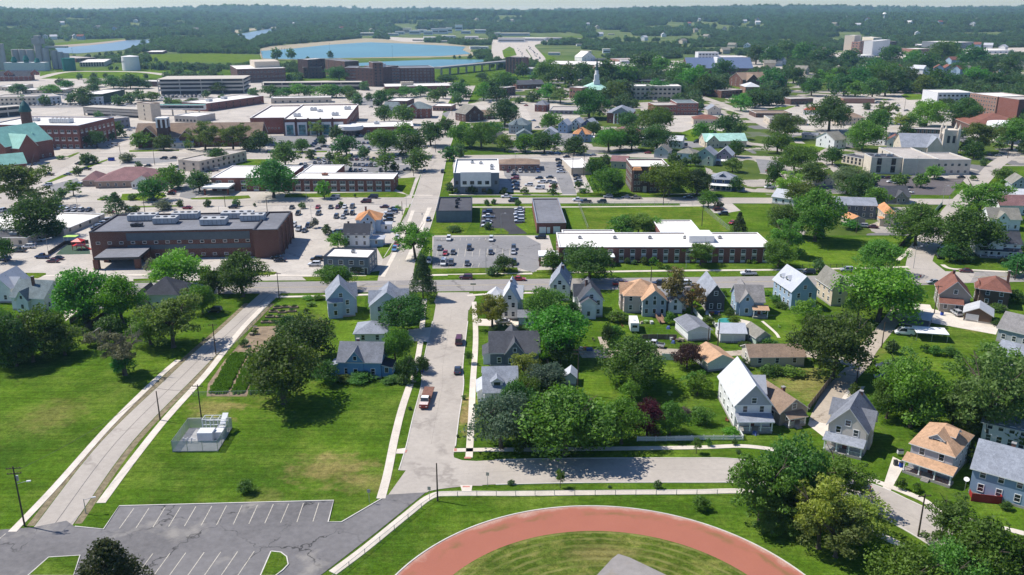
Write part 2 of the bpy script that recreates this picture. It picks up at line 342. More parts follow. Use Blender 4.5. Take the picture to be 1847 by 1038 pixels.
def ribbon(name, pts, width, z, m, r=0, smooth=True, thick=0.0, off=0.0, kind='structure', dash=None, lines=None):
    w = [G(p, 0, r) for p in pts]
    if smooth: w = smooth_line(w)
    if off: w = offs(w, off)
    if not thick and not dash: z = own_level(w, z)
    L, R_ = offs(w, width / 2), offs(w, -width / 2); mb = MB()
    if width > 4: E1, E2 = offs(w, width / 2 + 4), offs(w, -width / 2 - 4); EXCL.append([(p.x, p.y) for p in E1] + [(p.x, p.y) for p in reversed(E2)])
    up = Vector((0, 0, z))
    if dash:
        acc = 0.0
        for i in range(len(w) - 1):
            d = (w[i+1] - w[i]); n = max(1, int(d.length / .5))
            for k in range(n):
                a, b = w[i] + d * (k / n), w[i] + d * ((k+1) / n); acc += d.length / n
                if acc % (dash[0] + dash[1]) < dash[0]:
                    s = Vector((-d.y, d.x, 0)).normalized() * width / 2; mb.poly([a - s + up, b - s + up, b + s + up, a + s + up])
    else:
        for i in range(len(w) - 1):
            q = [R_[i] + up, R_[i+1] + up, L[i+1] + up, L[i] + up]
            if thick: mb.hexa([v - Vector((0, 0, thick)) for v in q], q)
            else: mb.poly(q)
    o = mb.build(name, m); o['kind'] = kind; return o
def kerbs(pts, width, r=0, sides=(1, -1), smooth=True):
    for s in sides: ribbon('kerb', pts, .22, .13, KERBM, r, smooth, .16, s * (width / 2 + .1))
# ---- town pavement (concrete forecourts, lots and streets seen as one pale surface)
sheet('pavement', [(-420, 512), (560, 506), (690, 488), (712, 440), (735, 380), (752, 330), (770, 290), (790, 240), (800, 200), (830, 150), (700, 143), (420, 150), (210, 143), (100, 130), (-60, 140), (-250, 250)], .02, PAVE)
sheet('pavement', [(806, 345), (820, 285), (1062, 280), (1075, 350)], .02, PAVE)
sheet('pavement', [(1365, 215), (1300, 195), (1420, 178), (1500, 172), (1560, 170), (1680, 168), (1720, 205), (1780, 225), (1850, 240), (1850, 268), (1690, 235), (1560, 245), (1450, 236)], .02, PAVE)
sheet('pavement', [(1172, 232), (1185, 205), (1265, 203), (1330, 213), (1300, 240), (1200, 238)], .02, PAVE)
sheet('pavement', [(840, 222), (800, 195), (880, 182), (1010, 186), (1015, 215)], .02, PAVE)
sheet('pavement', [(940, 150), (1040, 112), (1400, 108), (1430, 125), (1200, 128), (1000, 140)], .02, PAVE)
sheet('pavement', [(780, 490), (780, 425), (990, 425), (1010, 490)], .02, PAVE)
for q in ([(700, 79), (705, 60), (860, 55), (890, 72), (880, 80), (800, 74)], [(898, 108), (905, 62), (1010, 60), (1040, 68), (960, 80), (925, 110)], [(1475, 108), (1470, 98), (1560, 92), (1680, 100), (1640, 107)], [(1260, 105), (1255, 98), (1330, 100), (1340, 108)], [(1750, 98), (1755, 88), (1850, 86), (1850, 100)]):
    sheet('pavement', q, .02, PAVE)
def yard_mat():
    m, t, p, _ = nodes('yards_and_lots'); c = coord(t, 'world'); wv = t.nodes.new('ShaderNodeVectorMath'); wv.operation = 'ADD'; nn = t.nodes.new('ShaderNodeTexNoise'); nn.inputs['Scale'].default_value = .12; t.links.new(c, nn.inputs['Vector'])
    s_ = t.nodes.new('ShaderNodeVectorMath'); s_.operation = 'SCALE'; s_.inputs['Scale'].default_value = 5.0; t.links.new(nn.outputs['Color'], s_.inputs[0]); t.links.new(c, wv.inputs[0]); t.links.new(s_.outputs[0], wv.inputs[1])
    v = t.nodes.new('ShaderNodeTexVoronoi'); v.distance = 'CHEBYCHEV'; v.inputs['Scale'].default_value = .05; t.links.new(wv.outputs[0], v.inputs['Vector']); sep = t.nodes.new('ShaderNodeSeparateColor'); t.links.new(v.outputs['Color'], sep.inputs[0])
    f = noise(t, c, 1.2, 5, .7); gr = mix(t, maprange(t, noise(t, c, .06, 5), .35, .65, 0, 1), (.055, .092, .016), (.095, .13, .026)); pv = mix(t, maprange(t, noise(t, c, .08, 5), .35, .65, 0, 1), (.40, .36, .31), (.30, .275, .245))
    col = mix(t, maprange(t, sep.outputs[0], .60, .61, 0, 1), gr, pv); col = mix(t, maprange(t, sep.outputs[1], .86, .87, 0, 1), col, (.17, .165, .165)); sc2 = t.nodes.new('ShaderNodeVectorMath'); sc2.operation = 'SCALE'; t.links.new(col, sc2.inputs[0]); t.links.new(maprange(t, f, .3, .7, .78, 1.22), sc2.inputs['Scale'])
    t.links.new(sc2.outputs[0], p.inputs['Base Color']); p.inputs['Roughness'].default_value = .95; p.inputs['Specular IOR Level'].default_value = .05; return m
YARDS = yard_mat(); NX = len(EXCL)
sheet('yards', [(845, 272), (850, 190), (900, 150), (1150, 128), (1480, 112), (1860, 108), (1900, 300), (1800, 300), (1690, 350), (1480, 350), (1280, 345), (1270, 290)], .008, YARDS)
sheet('yards', [(1380, 350), (1700, 360), (1640, 425), (1450, 425), (1400, 390)], .008, YARDS)
del EXCL[NX:]
# ---- streets
MAIN = [(-300, 524), (0, 522), (250, 521), (500, 519), (900, 514.5), (1400, 508.5), (1640, 505), (1760, 500), (1950, 498)]
SOUTH = [(818, 528), (812, 580), (799, 658), (798, 696), (786, 755), (777, 806), (766, 850)]
NORTH = [(712, 512), (722, 465), (748, 415), (771, 350), (788, 285), (806, 240), (826, 200), (848, 155)]
CROSS = [(748, 868), (800, 859), (893, 852), (1040, 849), (1250, 848.5), (1330, 850), (1440, 866), (1550, 890), (1610, 916), (1690, 958), (1850, 1060)]
UST = [(-200, 374), (200, 370), (500, 366), (800, 363), (1200, 362), (1500, 363), (1745, 365)]
VST = [(105, 280), (440, 281), (790, 283.5), (1100, 281), (1345, 284), (1420, 290)]
WST = [(-40, 385), (62, 322), (118, 290), (175, 266), (222, 250), (238, 228)]
XST = [(1655, 505), (1662, 460), (1692, 418), (1725, 373), (1774, 322), (1800, 295), (1842, 270)]
YAL = [(1640, 530), (1615, 570), (1568, 628), (1552, 655), (1520, 690), (1497, 720), (1478, 762)]
LST = [(499, 520), (468, 548), (420, 594), (376, 633), (328, 680), (210, 798), (98, 947), (75, 975)]
for nm, p, w, z, m in (('street', NORTH, 12, .05, ROAD), ('street', UST, 12.5, .045, ROAD), ('street', VST, 12, .04, ROAD), ('street', WST, 15, .035, ROAD), ('street', XST, 8.5, .047, ROAD), ('street', SOUTH, 10.2, .06, ROAD), ('street', CROSS, 9.4, .064, ROAD), ('main_street', MAIN, 12.4, .055, MAINR), ('alley', YAL, 4.6, .05, ALLEY), ('street', LST, 6.6, .05, ROAD)):
    struct(ribbon(nm, p, w, z, m))
sheet('street_junction', [(788, 532), (853, 530), (858, 537), (846, 560), (791, 560), (783, 545)], .068, ROAD)
sheet('street_junction', [(700, 894), (733, 848), (738, 800), (815, 805), (819, 826), (834, 831), (870, 833), (870, 877), (790, 877), (770, 889)], .070, ROAD)
sheet('street_junction', [(1640, 492), (1650, 470), (1680, 470), (1705, 490), (1760, 492), (1750, 510), (1640, 512)], .068, ROAD)
kerbs(SOUTH[1:], 10.2, sides=(-1,)); kerbs(SOUTH[1:-1], 10.2, sides=(1,)); kerbs(CROSS[2:], 9.4); kerbs(MAIN[4:6], 12.4, sides=(-1,)); kerbs(UST, 12.5)
for d in (-.18, .18): ribbon('lane_line', MAIN, .12, .062, mat('yellow_line', (.45, .36, .16), .8, .2), off=d)
for d in (-3.1, 3.1): ribbon('lane_line', MAIN, .10, .062, PAINT, off=d, dash=(3, 6))
ribbon('road_seam', LST, .10, .056, DARKMETAL); ribbon('road_seam', SOUTH, .05, .066, mat('joint_tar', (.26, .235, .21), .9)); ribbon('road_seam', CROSS[1:], .05, .072, mat('joint_tar', (.26, .235, .21), .9))
for off_ in (4.1, -4.1): ribbon('dirt_verge', LST[1:-1], 1.3, .012, mat('verge_dirt', (.20, .165, .10), .95, .4, .9), off=off_)
# alley between the back gardens and driveways
for q, z in (([(1100, 632), (1200, 629), (1310, 634), (1345, 632), (1345, 641), (1250, 646), (1100, 645)], .03), ([(1330, 632), (1470, 633), (1540, 650), (1530, 660), (1460, 645), (1330, 641)], .034), ([(1078, 608), (1092, 608), (1100, 632), (1088, 634)], .028), ([(1040, 632), (1110, 630), (1110, 646), (1050, 646)], .026)):
    sheet('alley', q, z, ALLEY)
for q, r_ in (([(918, 660), (925, 540), (1010, 560), (1000, 660)], 12), ([(790, 430), (920, 440), (935, 470), (1160, 520), (1420, 590), (1395, 655), (930, 570), (760, 480)], 13), ([(455, 490), (560, 440), (575, 470), (470, 560)], 9), ([(410, 540), (700, 555), (700, 600), (405, 590)], 11), ([(1070, 480), (1130, 510), (1060, 640), (1010, 660)], 16), ([(815, 150), (940, 150), (760, 400), (670, 330), (700, 250)], 16)):
    sheet('driveway', q, .038, WALKM, r_)
sheet('driveway', [(1420, 620), (1590, 600), (1597, 710), (1430, 700)], .036, WALKM, 10)
# sidewalks
SW = [([(740, 693), (725, 738), (712, 790), (699, 855), (687, 900)], 1.7, 0), ([(855, 545), (858, 610), (853, 690), (850, 760), (846, 826)], 1.5, 0), ([(600, 1034), (660, 989), (735, 928), (778, 896), (820, 891), (950, 891), (1100, 889), (1250, 888), (1340, 887), (1420, 898), (1510, 930), (1580, 962), (1680, 1012)], 1.7, 0),
      ([(818, 813), (870, 812), (1000, 811), (1250, 808), (1350, 806), (1440, 822), (1560, 862), (1660, 900), (1700, 925), (1847, 963)], 1.5, 0),
      ([(322, 650), (285, 682), (200, 766), (100, 878), (22, 960)], 1.5, 0), ([(484, 545), (440, 590), (400, 640), (368, 680), (300, 755), (240, 830), (182, 908)], 1.7, 0),
      ([(1012, 492), (1200, 489), (1420, 487), (1640, 482)], 1.8, 0), ([(500, 536), (560, 535), (730, 530)], 1.6, 0), ([(770, 497), (960, 494)], 1.8, 0), ([(800, 374), (1020, 374), (1270, 372)], 1.7, 0), ([(-50, 500), (110, 498), (330, 496), (480, 497), (660, 499)], 1.8, 0),
      ([(1620, 470), (1650, 440), (1690, 385)], 1.6, 0), ([(1700, 478), (1715, 485), (1760, 488), (1847, 492)], 1.6, 0), ([(736, 470), (775, 375)], 2.0, 0), ([(690, 500), (730, 420), (745, 380)], 1.6, 0), ([(843, 534), (900, 530), (1010, 528)], 1.5, 0), ([(1375, 580), (1398, 600), (1405, 610)], .8, 0), ([(560, 352), (780, 353)], 1.6, 0), ([(810, 352), (1080, 352), (1270, 350)], 1.6, 0), ([(766, 540), (758, 620), (745, 690)], 1.5, 0)]
for p, w, r_ in SW: ribbon('sidewalk', p, w, .09, WALKM, r_, thick=.08)
for q in ([(705, 460), (740, 450), (752, 385), (778, 380), (735, 470)],): pass
for q in ([(819, 810), (824, 810), (824, 815), (819, 815)], [(838, 825), (849, 825), (850, 828), (837, 828)], [(835, 877.5), (847, 877.5), (848, 880), (834, 880)], [(731, 813), (735, 812), (733, 817), (729, 818)]): sheet('tactile_paving', q, .096, REDPAV)
sheet('sidewalk', [(716, 811), (731, 809), (729, 819), (714, 819)], .088, WALKM); sheet('sidewalk', [(830, 876), (852, 876), (850, 890), (834, 890)], .092, WALKM)
# verges that sit on the pavement
def lawn(pts, r=0, m=None, z=.10, name='lawn'): return sheet(name, pts, z, m or GRASS2, r, thick=.09)
for q, r_, m_ in (([(1105, 860), (1165, 700), (1190, 700), (1100, 855)], 6, GRASSB), ([(1085, 490), (1235, 480), (1190, 610), (1085, 560)], 6, GRASS2), ([(300, 600), (1085, 585), (1190, 610), (1150, 625), (290, 625)], 6, GRASS2), ([(1355, 885), (1380, 810), (1640, 805), (1600, 885)], 6, GRASS2), ([(1690, 885), (1700, 840), (1840, 850), (1835, 885)], 6, GRASS2),
              ([(0, 350), (220, 350), (180, 400), (0, 400)], 6, GRASS2), ([(1690, 365), (1836, 350), (1836, 395), (1700, 395)], 5, GRASSB), ([(880, 600), (1180, 590), (1200, 620), (1100, 650), (700, 645), (700, 635), (870, 635)], 5, GRASSB), ([(1370, 630), (1790, 610), (1806, 630), (1690, 640), (1380, 640)], 5, GRASS2), ([(500, 440), (770, 350), (790, 352), (640, 410), (340, 525), (320, 520)], 5, GRASS2),
              ([(60, 210), (330, 212), (330, 225), (270, 250), (50, 240)], 9, GRASS2), ([(960, 255), (1130, 250), (1130, 268), (960, 270)], 9, GRASS2), ([(1430, 195), (1597, 200), (1597, 232), (1440, 235)], 9, GRASS2), ([(0, 195), (420, 200), (475, 205), (460, 225), (350, 232), (0, 230)], 10, GRASS2), ([(660, 240), (1190, 232), (1210, 240), (1120, 260), (690, 266)], 10, GRASS2), ([(1030, 470), (1120, 380), (1100, 520), (1050, 575), (1000, 590)], 10, GRASSB), ([(1195, 25), (1300, 0), (1330, 0), (1290, 80), (1240, 110)], 10, GRASSB), ([(60, 180), (690, 172), (700, 208), (62, 212)], 11, GRASS2), ([(190, 225), (690, 218), (680, 245), (190, 250)], 11, GRASS2), ([(830, 192), (1060, 185), (1060, 208), (830, 208)], 11, GRASS2), ([(820, 225), (1070, 215), (1060, 243), (840, 244)], 11, GRASS2),
              ([(640, 590), (960, 590), (1280, 595), (1280, 610), (640, 610)], 7, GRASS2), ([(170, 590), (510, 590), (525, 608), (180, 605)], 7, GRASS2), ([(730, 360), (800, 360), (870, 590), (760, 590), (700, 470)], 7, GRASSB), ([(0, 850), (110, 848), (155, 880), (140, 890), (0, 888)], 7, GRASS2), ([(270, 700), (310, 700), (350, 885), (285, 885), (195, 820), (260, 810)], 7, GRASSB), ([(1430, 590), (1510, 480), (1500, 360), (1470, 380), (1440, 480), (1420, 600)], 6, GRASS2)):
    lawn(q, r_, m_)
lawn([(650, 690), (1580, 690), (1760, 870), (720, 880)], 7, GRASS2, .03, 'grass_field'); lawn([(570, 690), (650, 695), (710, 860), (600, 860)], 7, GRASSB, .03)
# far right school lawn, garden bright lawns
lawn([(1443, 487), (1440, 432), (1610, 428), (1645, 432), (1600, 482)], 0, GRASSB, .03, 'school_lawn')
for q, r_ in (([(720, 450), (840, 400), (1140, 520), (1120, 700), (930, 720), (880, 600)], 10), ([(350, 850), (620, 860), (760, 940), (760, 1080), (380, 1100)], 12), ([(1090, 330), (1240, 330), (1320, 500), (1430, 700), (1150, 690), (1100, 560)], 12), ([(1130, 930), (1340, 950), (1380, 1080), (1060, 1080)], 11), ([(530, 720), (790, 790), (1130, 760), (1140, 940), (850, 900)], 13)):
    sheet('lawn', q, .014, GRASSB, r_)
# ---- more paving in the eastern blocks
for q, r_, m_ in (([(500, 420), (520, 475), (700, 475), (745, 480), (720, 530), (690, 600), (560, 560), (470, 470)], 8, PAVE), ([(-95, 350), (60, 350), (60, 450), (-60, 450)], 8, ASPH2), ([(1270, 190), (1560, 190), (1640, 260), (1400, 270), (1290, 230)], 7, ASPH2), ([(1270, 30), (1500, 30), (1530, 135), (1320, 145)], 7, PAVE), ([(1120, 760), (1340, 760), (1380, 790), (1300, 860), (1130, 860)], 3, PAVE), ([(600, 880), (1000, 860), (1010, 930), (620, 940)], 4, PAVE), ([(330, 770), (540, 770), (540, 790), (330, 800)], 3, PAVE), ([(940, 720), (1040, 715), (1040, 770), (960, 780)], 3, PAVE), ([(0, 690), (230, 690), (330, 700), (330, 740), (90, 750), (0, 740)], 3, PAVE), ([(1120, 380), (1260, 370), (1300, 480), (1150, 500)], 8, PAVE), ([(1380, 670), (1750, 660), (1820, 720), (1700, 740), (1400, 730)], 7, PAVE)):
    sheet('pavement', q, .022, m_, r_)
for q, w_, r_ in (([(200, 215), (300, 290), (430, 380), (505, 445)], 6, 8), ([(1330, 640), (1500, 700), (1700, 780), (1845, 855)], 9, 3), ([(0, 850), (300, 862), (650, 850)], 8, 3), ([(330, 692), (740, 692), (1040, 682), (1330, 642)], 8, 3), ([(0, 770), (150, 850), (320, 895), (700, 872), (1000, 855), (1200, 800)], 8, 4), ([(190, 690), (240, 780), (250, 860)], 8, 3), ([(960, 690), (1010, 760), (1060, 860), (1080, 1000)], 8, 3), ([(1255, 335), (1420, 480), (1500, 560)], 7, 8)):
    ribbon('street', q, w_, .034, ROAD, r_)
# ---- lots
sheet('parking_lot', [(780, 483), (782, 428), (948, 426), (975, 440), (976, 480), (962, 492), (935, 484)], .045, ASPH2)
sheet('parking_lot', [(864, 420), (870, 376), (948, 376), (950, 422), (900, 424)], .05, NEWASPH); sheet('parking_lot', [(120, 470), (100, 365), (560, 370), (640, 600), (540, 610), (490, 480), (235, 470), (230, 580)], .05, ASPH2, 7)
sheet('parking_lot', [(720, 530), (760, 480), (1410, 490), (1300, 610), (1000, 605), (760, 580)], .048, mat('brown_asphalt', (.115, .10, .10), .9, .14, .1), 8)
sheet('parking_lot', [(320, 440), (520, 340), (1230, 340), (1200, 445), (1090, 490)], .047, ASPH2, 6); sheet('parking_lot', [(560, 290), (690, 190), (1250, 180), (1330, 260), (1290, 295)], .047, ASPH2, 6); sheet('parking_lot', [(160, 300), (190, 180), (600, 175), (590, 290)], .046, ASPH2, 6)
sheet('parking_lot', [(0, 722), (680, 705), (700, 770), (560, 735), (0, 735)], .048, ASPH2, 5); sheet('driveway', [(1320, 540), (1470, 470), (1500, 560), (1380, 640), (1290, 620)], .05, ASPH2, 5)
sheet('parking_lot', [(280, 960), (380, 885), (560, 885), (540, 980)], .03, ASPH2, 3)
for q, r_ in (([(330, 545), (555, 485), (600, 550), (430, 615)], 5), ([(900, 345), (1270, 335), (1275, 365), (860, 400)], 5), ([(170, 690), (900, 688), (905, 712), (170, 722)], 1), ([(1060, 632), (1350, 628), (1360, 660), (1060, 665)], 1), ([(690, 690), (700, 650), (900, 640), (870, 715)], 2), ([(1280, 760), (1420, 700), (1440, 760), (1330, 800)], 2), ([(420, 590), (490, 590), (480, 665), (410, 660)], 1)):
    sheet('parking_lot', q, .033, ASPH2, r_)
for p_ in (UST, VST): ribbon('lane_line', p_, .14, .066, PAINT, dash=(3, 6))
ribbon('lane_line', NORTH, .14, .066, PAINT, dash=(3, 6)); ribbon('lane_line', WST, .16, .066, PAINT, dash=(3, 6))
kerbs(VST, 12, sides=(1, -1)); kerbs(NORTH[1:], 12); ribbon('sidewalk', [(128, 300), (440, 296), (770, 297)], 1.8, .09, WALKM, thick=.08); ribbon('sidewalk', [(240, 268), (440, 268), (770, 271)], 1.8, .09, WALKM, thick=.08)
for q, r_ in (([(440, 335), (780, 332), (790, 342), (440, 345)], 6), ([(330, 292), (600, 290), (600, 300), (330, 304)], 6), ([(480, 330), (560, 300), (575, 304), (500, 340)], 5), ([(930, 286), (1290, 280), (1290, 290), (930, 298)], 5), ([(900, 690), (1320, 680), (1320, 690), (900, 702)], 5)): lawn(q, r_, GRASS2)
PLZ = .075
sheet('parking_lot', [(215, 914), (602, 904), (592, 943), (616, 943), (685, 902), (700, 893), (768, 889), (680, 960), (570, 1045), (480, 1120), (-160, 1120), (-90, 963), (60, 952), (120, 940), (135, 951), (187, 955)], PLZ, ASPH)
for q in ([(145, 1045), (255, 948), (420, 938), (385, 1045)], [(1418, 916), (1470, 922), (1500, 945), (1508, 985), (1480, 1015), (1440, 1045), (1362, 1045)]):
    lawn(q, 14, GRASS, PLZ + .12, 'parking_island'); ribbon('kerb', q + [q[0]], .2, PLZ + .14, KERBM, 14, False, .15)
ribbon('kerb', [(135, 951), (187, 956), (215, 914), (602, 904), (592, 943), (616, 943), (688, 901)], .22, PLZ + .12, KERBM, 0, False, .16)
tx = [700, 780, 863, 945, 1025, 1108, 1185, 1267, 1348, 1430, 1510, 1587, 1668]; bx = [625, 712, 800, 882, 965, 1052, 1133, 1220, 1302, 1385, 1468, 1553, 1637]
mb = MB()
def stripe(a, b, w=.13, z=PLZ + .006):
    a, b = Vector((a.x, a.y, z)), Vector((b.x, b.y, z)); d = (b - a).normalized(); s = Vector((-d.y, d.x, 0)) * w / 2; mb.poly([a - s, b - s, b + s, a + s])
for i in range(13): stripe(G((tx[i], 690 - 2.4 * i), 0, 14), G((bx[i], 795 - 3 * i), 0, 14))
for i, x in enumerate([800, 890, 972, 1068, 1155, 1243, 1330]): stripe(G((x, 926 - 2 * i), 0, 14), G((x - 92, 1050), 0, 14))
stripe(G((30, 822), 0, 14), G((-40, 880), 0, 14))
for r_, xs, y0, y1 in ((11, [55, 110, 160, 208, 260, 312, 365, 415, 470, 525, 580, 632], 92, 36), (11, [95, 150, 205, 300, 360, 410], 172, 142)):
    for x in xs: stripe(G((x, y0), 0, r_), G((x + 8, y1), 0, r_), .14, .052)
for k in range(9): stripe(G((1420 + 45 * k, 935), 0, 6), G((1425 + 45 * k, 918), 0, 6), .14, .052)
for k in range(14): stripe(G((770 + 16 * k, 540 + 4 * k), 0, 8), G((800 + 17 * k, 545 + 3 * k), 0, 8), .2, .055)
for k in range(8): stripe(G((1240 + 4 * k, 600 - 14 * k), 0, 8), G((1330 + 8 * k, 600 - 14 * k), 0, 8), .2, .055)
for k in range(8): stripe(G((398 + k * 6, 445 - 10 * k), 0, 7), G((470, 445 - 10 * k), 0, 7), .15, .055)
struct(mb.build('parking_lines', PAINT))
# ---- running track
TC = (14.4, 101.9)
def arc(r0, r1, z, m, name, a0=0, a1=180, seg=64):
    mb = MB()
    for i in range(seg):
        t0, t1 = math.radians(a0 + (a1 - a0) * i / seg), math.radians(a0 + (a1 - a0) * (i + 1) / seg)
        mb.poly([(TC[0] + r * math.cos(t), TC[1] + r * math.sin(t), z) for r, t in ((r0, t0), (r1, t0), (r1, t1), (r0, t1))])
    for s in (-1, 1):
        x0, x1 = sorted((TC[0] + s * r0, TC[0] + s * r1)); mb.poly([(x0, TC[1] - 84, z), (x1, TC[1] - 84, z), (x1, TC[1], z), (x0, TC[1], z)])
    return struct(mb.build(name, m))
def track_mat():
    m, t, p, _ = nodes('cinder_track'); c = coord(t, 'world'); n1 = noise(t, c, .16, 5); n2 = noise(t, c, 4, 4, .7)
    vs = t.nodes.new('ShaderNodeVectorMath'); vs.operation = 'SUBTRACT'; t.links.new(c, vs.inputs[0]); vs.inputs[1].default_value = (TC[0], TC[1], 0.03)
    ln = t.nodes.new('ShaderNodeVectorMath'); ln.operation = 'LENGTH'; t.links.new(vs.outputs[0], ln.inputs[0]); d = math_(t, 'ADD', ln.outputs['Value'], maprange(t, n1, .3, .7, -1.0, 1.0))
    col = mix(t, maprange(t, n2, .25, .75, 0, 1), (.325, .120, .080), (.375, .148, .102)); col = mix(t, maprange(t, n1, .35, .7, 0, .5), col, (.31, .115, .08))
    col = mix(t, math_(t, 'MULTIPLY', maprange(t, d, 36.2, 37.2, 0, .75), maprange(t, n2, .3, .6, .3, 1)), col, (.50, .36, .29))
    g = math_(t, 'MULTIPLY', maprange(t, d, 34.2, 35.0, 0, 1), maprange(t, d, 35.2, 36.0, 1, 0)); g = math_(t, 'MULTIPLY', g, maprange(t, noise(t, c, .12, 3), .44, .6, 0, .6))
    col = mix(t, g, col, (.16, .12, .045)); t.links.new(col, p.inputs['Base Color']); p.inputs['Roughness'].default_value = .95; p.inputs['Specular IOR Level'].default_value = .1; return m
arc(0.01, 29.5, .025, INFIELD, 'infield'); arc(29.45, 37.3, .032, track_mat(), 'running_track')
mb = MB()
for s in (1,):
    for i in range(90):
        t0, t1 = math.radians(2 * i), math.radians(2 * i + 2); P_ = lambda r, t, z: (TC[0] + r * math.cos(t), TC[1] + r * math.sin(t), z)
        mb.hexa([P_(37.3, t0, 0), P_(37.55, t0, 0), P_(37.55, t1, 0), P_(37.3, t1, 0)], [P_(37.3, t0, .12), P_(37.55, t0, .12), P_(37.55, t1, .12), P_(37.3, t1, .12)])
struct(mb.build('track_kerb', KERBM))
sheet('jump_pad', [(1415, 933), (1470, 950), (1650, 1036), (1750, 1120), (1200, 1120), (1310, 1036), (1385, 955)], .04, road_mat('jump_pad_asphalt', (.27, .25, .235), .14, .12, (.14, .13, .1), (.25, .2, .12)), 15)
# ---- water
def water_mat(name, col):
    m, t, p, _ = nodes(name); c = coord(t, 'world'); n = noise(t, c, .25, 4)
    t.links.new(mix(t, maprange(t, noise(t, c, .004, 3), .4, .6, 0, 1), col, tuple(k * 1.15 for k in col)), p.inputs['Base Color']); p.inputs['Roughness'].default_value = .3; p.inputs['Specular IOR Level'].default_value = .35
    b = t.nodes.new('ShaderNodeBump'); b.inputs['Strength'].default_value = .12; b.inputs['Distance'].default_value = .3; t.links.new(n, b.inputs['Height']); t.links.new(b.outputs[0], p.inputs['Normal']); return m
LAKEM = water_mat('lake_water', (.085, .205, .235)); RIVM = water_mat('river_water', (.14, .20, .24))
SAND = mat('sandy_shore', (.31, .27, .185), .95, .15, .03, fine=9)
sheet('shore', [(60, 332), (120, 312), (450, 283), (770, 256), (900, 262), (1030, 280), (1300, 290), (1490, 312), (1470, 345), (1540, 360), (1480, 374), (1200, 385), (650, 390), (300, 400), (80, 395)], .1, SAND, 2)
sheet('lake', [(75, 342), (300, 325), (500, 303), (720, 288), (800, 284), (1000, 291), (1200, 301), (1440, 313), (1418, 335), (1475, 360), (1280, 376), (1100, 377), (650, 388), (320, 398), (90, 392)], .3, LAKEM, 2)
sheet('lake', [(640, 440), (680, 425), (900, 412), (1250, 398), (1560, 400), (1560, 412), (1270, 455), (1000, 445)], .3, LAKEM, 2)
sheet('river', [(596, 555), (620, 528), (1000, 498), (1200, 474), (1380, 448), (1700, 436), (1660, 470), (1520, 500), (1350, 555), (1100, 575), (850, 592), (640, 585)], .3, RIVM, 17)
sheet('shore', [(560, 535), (600, 505), (1000, 475), (1200, 452), (1400, 438), (1380, 452), (1200, 478), (1000, 502), (620, 533)], .35, mat('river_bank', (.30, .25, .19), .95, .2, .05), 17)
sheet('river', [(760, 385), (900, 360), (1050, 335), (1180, 312), (1290, 302), (1700, 294), (1700, 302), (1250, 322), (1180, 352), (1040, 380), (920, 440), (820, 410)], .3, RIVM, 18)
sheet('shore', [(540, 350), (700, 345), (930, 318), (1200, 298), (1290, 300), (1180, 312), (940, 340), (780, 366)], .35, SAND, 18)
sheet('meadow', [(440, 800), (1830, 780), (1830, 860), (760, 870), (440, 870)], .05, GRASSB, 17); sheet('meadow', [(1640, 610), (1832, 590), (1832, 680), (1640, 680)], .05, GRASS2, 17); sheet('meadow', [(0, 600), (480, 590), (1140, 610), (1160, 650), (800, 690), (0, 680)], .05, GRASS2, 18); sheet('meadow', [(560, 480), (700, 470), (1000, 440), (1400, 425), (1360, 440), (1000, 478), (600, 505)], .36, GRASS2, 17)
sheet('meadow', [(280, 560), (360, 515), (410, 540), (440, 610), (300, 640)], .08, GRASSB, 19); sheet('meadow', [(660, 720), (720, 580), (880, 650), (740, 700)], .08, GRASSB, 19); sheet('meadow', [(900, 400), (1000, 360), (1180, 390), (1160, 420)], .5, GRASS2, 19)
# motorway and the far avenue
ribbon('motorway', [(530, 690), (520, 620), (470, 540), (450, 510), (520, 490)], 24, .2, PAVE, 19); ribbon('motorway', [(680, 690), (680, 640), (620, 560), (585, 510), (640, 485), (900, 440), (1150, 425)], 24, .22, PAVE, 19)
ribbon('street', [(262, 680), (225, 600), (215, 520), (212, 440)], 22, .15, PAVE, 19)
ribbon('street', [(-100, 905), (330, 880), (700, 800), (1100, 790), (1600, 800), (2000, 860)], 14, .12, PAVE, 17)
# fields among the far houses, ball courts
sheet('ball_field', [(1500, 600), (1490, 560), (1700, 580), (1730, 650), (1560, 660)], .06, GRASS2, 3)
sheet('sports_field', [(80, 620), (60, 560), (380, 565), (440, 620)], .06, GRASS2, 20); sheet('tennis_court', [(350, 475), (355, 450), (440, 450), (460, 478)], .06, mat('court_red', (.42, .13, .09), .9), 4)
sheet('lawn', [(880, 870), (940, 850), (1170, 860), (1170, 915), (960, 920)], .05, GRASSB, 20)
for q in ([(1200, 250), (1250, 232), (1330, 240), (1300, 262)], [(1420, 258), (1500, 262), (1470, 278)], [(1440, 190), (1380, 196), (1400, 205)]): sheet('lawn', q, .06, GRASSB)
